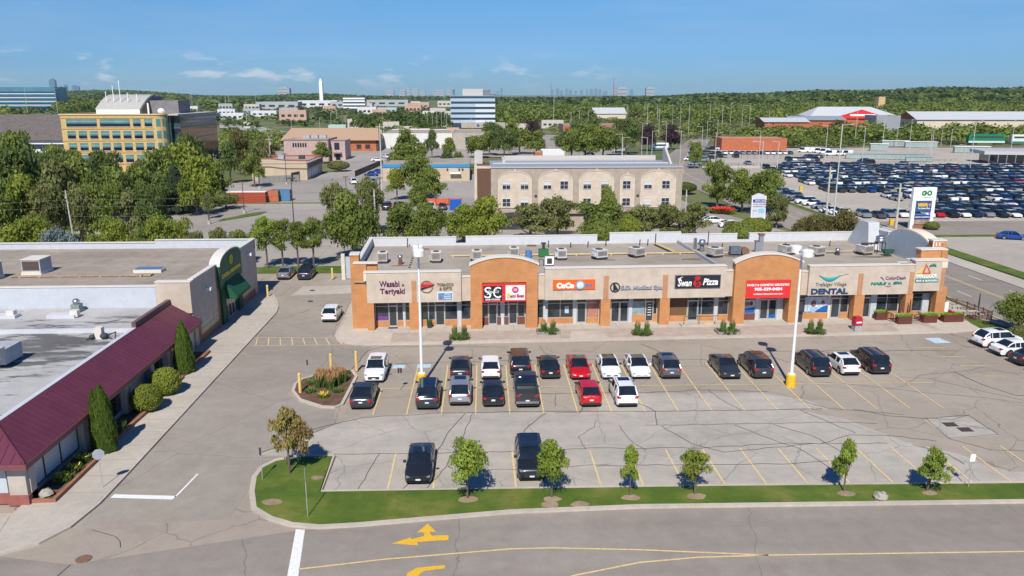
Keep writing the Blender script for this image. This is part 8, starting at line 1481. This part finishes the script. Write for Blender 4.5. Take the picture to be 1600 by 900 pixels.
pole(at_y(1076, 140), 140, ztop(298, 140), 'pale wooden pole at the right end of the hotel', 'wood'); pole_px(424, 270, 213, 'far wooden pole behind the tan restaurant', 'wood')
for px, py, pt, lb in [(460, 362, 278, 'tall bronze lot lamp in front of the rear lot, nearest the lane trees'), (382, 333, 283, 'bronze lot lamp on the small grass island'), (327, 350, 305, 'bronze lot lamp beside the single slim tree'), (448, 288, 240, 'slim bronze lamp by the tan restaurant fence'), (406, 295, 258, 'slim dark lamp right of the round green tree'), (541, 300, 276, 'dark lot lamp left of the turquoise hatchback'), (594, 306, 278, 'dark lot lamp right of the turquoise hatchback'), (563, 318, 295, 'double dark lamp above the olive trees left of the hotel')]: pole_px(px, py, pt, lb, 'lot', r=.11)
fl = [(1185, 262, 205), (1185, 330, 222), (1214, 268, 222), (1289, 250, 197), (1347, 255, 198), (1515, 268, 190), (1378, 235, 172), (1335, 228, 170), (1420, 236, 187), (1455, 243, 205), (1470, 228, 200), (1485, 230, 203), (1580, 232, 188), (1505, 262, 228), (1453, 235, 208), (1400, 230, 200), (1117, 250, 208), (1062, 262, 205), (1040, 235, 190), (1018, 250, 205), (1010, 262, 215), (972, 262, 215), (1002, 250, 193), (1078, 262, 222), (971, 262, 210), (1104, 225, 190), (1120, 225, 188), (1158, 215, 165), (1140, 210, 160), (1108, 210, 158), (1096, 240, 198), (1075, 215, 160), (1062, 210, 162), (1050, 205, 165), (1029, 215, 170), (1011, 200, 162), (1027, 190, 163), (979, 195, 163), (935, 200, 168), (865, 198, 152), (919, 205, 172), (905, 192, 172), (892, 200, 175), (960, 240, 200), (1128, 200, 165), (1170, 205, 165), (1200, 210, 172),
      (355, 193, 140), (345, 192, 160), (359, 180, 148), (300, 170, 140), (302, 178, 148), (298, 170, 137), (45, 190, 130), (92, 190, 138), (401, 176, 148), (386, 195, 160), (736, 208, 181), (668, 205, 168), (676, 205, 170), (683, 205, 168), (690, 204, 166), (698, 206, 170), (695, 200, 172), (464, 192, 168), (477, 192, 175), (446, 190, 176), (527, 195, 170), (540, 205, 180), (500, 205, 183), (518, 205, 175), (456, 205, 182), (386, 222, 200)]
fl.sort(); seen = 0
for k, (px, py, pt) in enumerate(fl): pole_px(px, py, pt, f'pale distant lamp pole, {nth(k + 1)} counting all far lamp poles from the left', 'far', r=.12 if py > 200 else .2, group='distant lamp poles', rz=random.choice([0, math.pi]))
# overhead wires
def wires(label, pts_list, r=.02):
    t = thing('overhead_wires', label, 'wires'); m = MB()
    for pts in pts_list:
        for a, b in zip(pts[:-1], pts[1:]):
            a, b = Vector(a), Vector(b); n = 10; L0 = (b - a).length; P_ = [a.lerp(b, i / n) - Vector((0, 0, .012 * L0 * 4 * (i / n) * (1 - i / n))) for i in range(n + 1)]; m.path(P_, r, 3)
    m.build('cables', mat('cable', (.30, .31, .30), .6, 0), t)
xa = at_y(99, 121); xb = at_y(582, 128)
wires('drooping power lines crossing the left wood between the two pale poles', [[(xa - 40, 117, 9.6), (xa, 121, 9.9), (xb, 128, 10.6)], [(xa - 40, 117, 8.6), (xa, 121, 8.9), (xb, 128, 9.4)], [(xa, 121, 7.4), (xb, 128, 7.8)]])
x1, y1 = at(1291, 336); x2, y2 = at(1399, 362); wires('power lines along the arterial road by the commuter lot', [[(x1, y1, 12.2), (x2, y2, 11.2)], [(x1, y1, 10), (x2, y2, 10)]])
# ---------------------------------------------------------------- far woods
def unit_clumps(seed, n, size):
    rng = np.random.default_rng(seed); d = rng.normal(size=(n, 3)); d /= np.linalg.norm(d, axis=1)[:, None]; d[:, 2] = np.abs(d[:, 2]) * 1.0 - .12; r = rng.uniform(.78, 1.12, n) * (1 + .2 * np.sin(d[:, 0] * 6 + seed) * np.sin(d[:, 1] * 5)); P = d * r[:, None]
    return leaf_quads(P, d * np.array([1, 1, 1.4]), size, rng, .55).reshape(n, 4, 3)
TEMPL = {n: [unit_clumps(s, n, sz) for s in range(5)] for n, sz in ((280, .25), (150, .34), (46, .62))}
def inside(poly, x, y):
    c = False; n = len(poly)
    for i in range(n):
        (x1, y1), (x2, y2) = poly[i], poly[(i + 1) % n]
        if (y1 > y) != (y2 > y) and x < (x2 - x1) * (y - y1) / (y2 - y1) + x1: c = not c
    return c
def wood(name, label, leaf, polys, step, hr, rr, n, seed, avoid=()):
    rng = random.Random(seed); A = []; T = []
    for poly in polys:
        xs = [p[0] for p in poly]; ys_ = [p[1] for p in poly]; y = min(ys_)
        while y < max(ys_):
            x = min(xs)
            while x < max(xs):
                px, py = x + rng.uniform(-.5, .5) * step, y + rng.uniform(-.5, .5) * step
                if inside(poly, px, py) and not any(a[0] < px < a[1] and a[2] < py < a[3] for a in avoid):
                    h = rng.uniform(*hr); r = rng.uniform(*rr); tq = TEMPL[n][rng.randrange(5)]; a = rng.random() * 6.28; c, s = math.cos(a), math.sin(a)
                    q = tq.copy(); X = q[..., 0] * c - q[..., 1] * s; Y = q[..., 0] * s + q[..., 1] * c
                    q = np.stack([X * r + px, Y * r + py, (q[..., 2] * .6 + .32) * h * .95 + hill(px, py) - .05], -1); A.append(q.reshape(-1, 3)); T.append(np.random.default_rng(int(abs(px * 7 + py))).normal(size=n) * .08 + .5 + rng.gauss(0, .33))
                x += step
            y += step
    if not A: return
    V = np.concatenate(A); me = quads_mesh(name, V, np.concatenate(T), LEAF[leaf]); o = bpy.data.objects.new(name, me); C.objects.link(o); tag(o, label, 'woodland', None, 'stuff'); print(name, len(A))
AV = [(150, 440, 468, 620)] + [(a - 4, b + 4, c - 5, d + 3) for a, b, c, d in [(205, 280, 575, 625), (262, 340, 560, 680), (at_y(915, 870), at_y(990, 870), 700, 930), (264, 288, 525, 560), (244, 268, 540, 564), (312, 425, 560, 612)]]
def P(*l): return [at(*p) for p in l]
wood('far_woods', 'dense green woods filling the right middle distance', 'mid', [[(150, 425), (430, 395), (640, 640), (300, 690), (140, 560)]], 14, (9, 13), (5.5, 8.5), 280, 3, AV + [(-40, 45, 560, 690), (60, 110, 500, 560)] + [(100, 160, 600, 760)])
wood('middle_woods', 'green woods between the halls and the far ridge', 'mid', [[(-10, 640), (60, 760), (300, 700), (650, 650), (1050, 1250), (-10, 1250), (30, 900)]], 15, (10, 15), (6.5, 9.5), 150, 4, AV + [(-40, 45, 560, 690), (60, 110, 500, 560)])
wood('distant_woods', 'dark wooded ridge along the right horizon', 'dark', [[(-20, 1255), (1060, 1255), (2300, 2900), (300, 3300), (-10, 3300)]], 25, (13, 20), (13, 19), 46, 5)
wood('left_ridge_woods', 'bluish wooded ridge along the left horizon', 'dark', [[(-2600, 3000), (-300, 3000), (-100, 4600), (-3600, 4600)], [(-700, 1450), (-420, 1500), (-600, 2300), (-1500, 2300), (-1000, 1500)]], 42, (14, 22), (20, 28), 46, 7)
wood('valley_trees', 'scattered trees between the low buildings of the left valley', 'dark', [[(-360, 700), (-60, 560), (0, 700), (0, 1300), (-330, 1500), (-760, 1400)]], 40, (5, 9), (6, 10), 46, 9, [(a, b, c - 110, c + 20) for a, b, c in [(at_y(p0, v), at_y(p1, v), v) for p0, p1, v, h, c in L_]])
wood('valley_trees', 'green trees lining the highway behind the pink building', 'mid', [P((425, 230), (600, 233), (600, 227), (500, 224), (430, 220)), P((345, 240), (420, 238), (425, 222), (346, 214))], 13, (5, 9), (4.5, 6.5), 280, 11)
wood('valley_trees', 'trees beyond the feeder road left of the white tower', 'dark', [P((560, 205), (650, 208), (700, 200), (700, 188), (560, 192))], 17, (9, 14), (6, 9), 150, 13)
wood('valley_trees', 'far left trees beneath the teal glass office', 'mid', [P((90, 178), (230, 180), (228, 168), (90, 166)), P((0, 200), (30, 200), (30, 190), (0, 190))], 22, (14, 20), (9, 13), 150, 15)
wood('valley_trees', 'leafy trees between the yards left of the white tower', 'mid', [P((352, 258), (400, 250), (470, 222), (352, 212)), P((600, 219), (690, 221), (690, 206), (600, 208)), P((716, 236), (830, 238), (850, 222), (716, 215))], 14, (5, 9), (4, 6), 280, 21, [(-48, 12, 380, 445), (-60, 100, 515, 550)])
wood('scrub', 'pale olive scrub and bushes on the open ground beyond the hotel', 'olive', [P((880, 222), (1130, 218), (1180, 200), (1000, 188), (860, 192))], 17, (3, 6), (5, 8), 150, 17)
wood('rail_trees', 'line of trees along the railway before the halls', 'mid', [P((1180, 232), (1350, 232), (1352, 208), (1180, 208)), P((1345, 222), (1480, 216), (1600, 222), (1600, 208), (1345, 210))], 13, (4, 6.5), (4.5, 6.5), 280, 19)
# ---------------------------------------------------------------- the air
hz = MB(); hz.box(-42000, 42000, -150, 46500, -8, 640); ho = hz.build('haze', [bpy.data.materials.new('haze_air')]); hm_ = ho.data.materials[0]; hm_.use_nodes = True; n_ = hm_.node_tree.nodes; l_ = hm_.node_tree.links; n_.clear()
vo = n_.new('ShaderNodeVolumePrincipled'); oo = n_.new('ShaderNodeOutputMaterial'); vo.inputs['Color'].default_value = (.58, .85, 1, 1); vo.inputs['Density'].default_value = .00003; vo.inputs['Anisotropy'].default_value = 0.0; l_.new(vo.outputs[0], oo.inputs['Volume'])
tag(ho, 'thin blue summer haze over the whole town', 'haze', None, 'stuff')
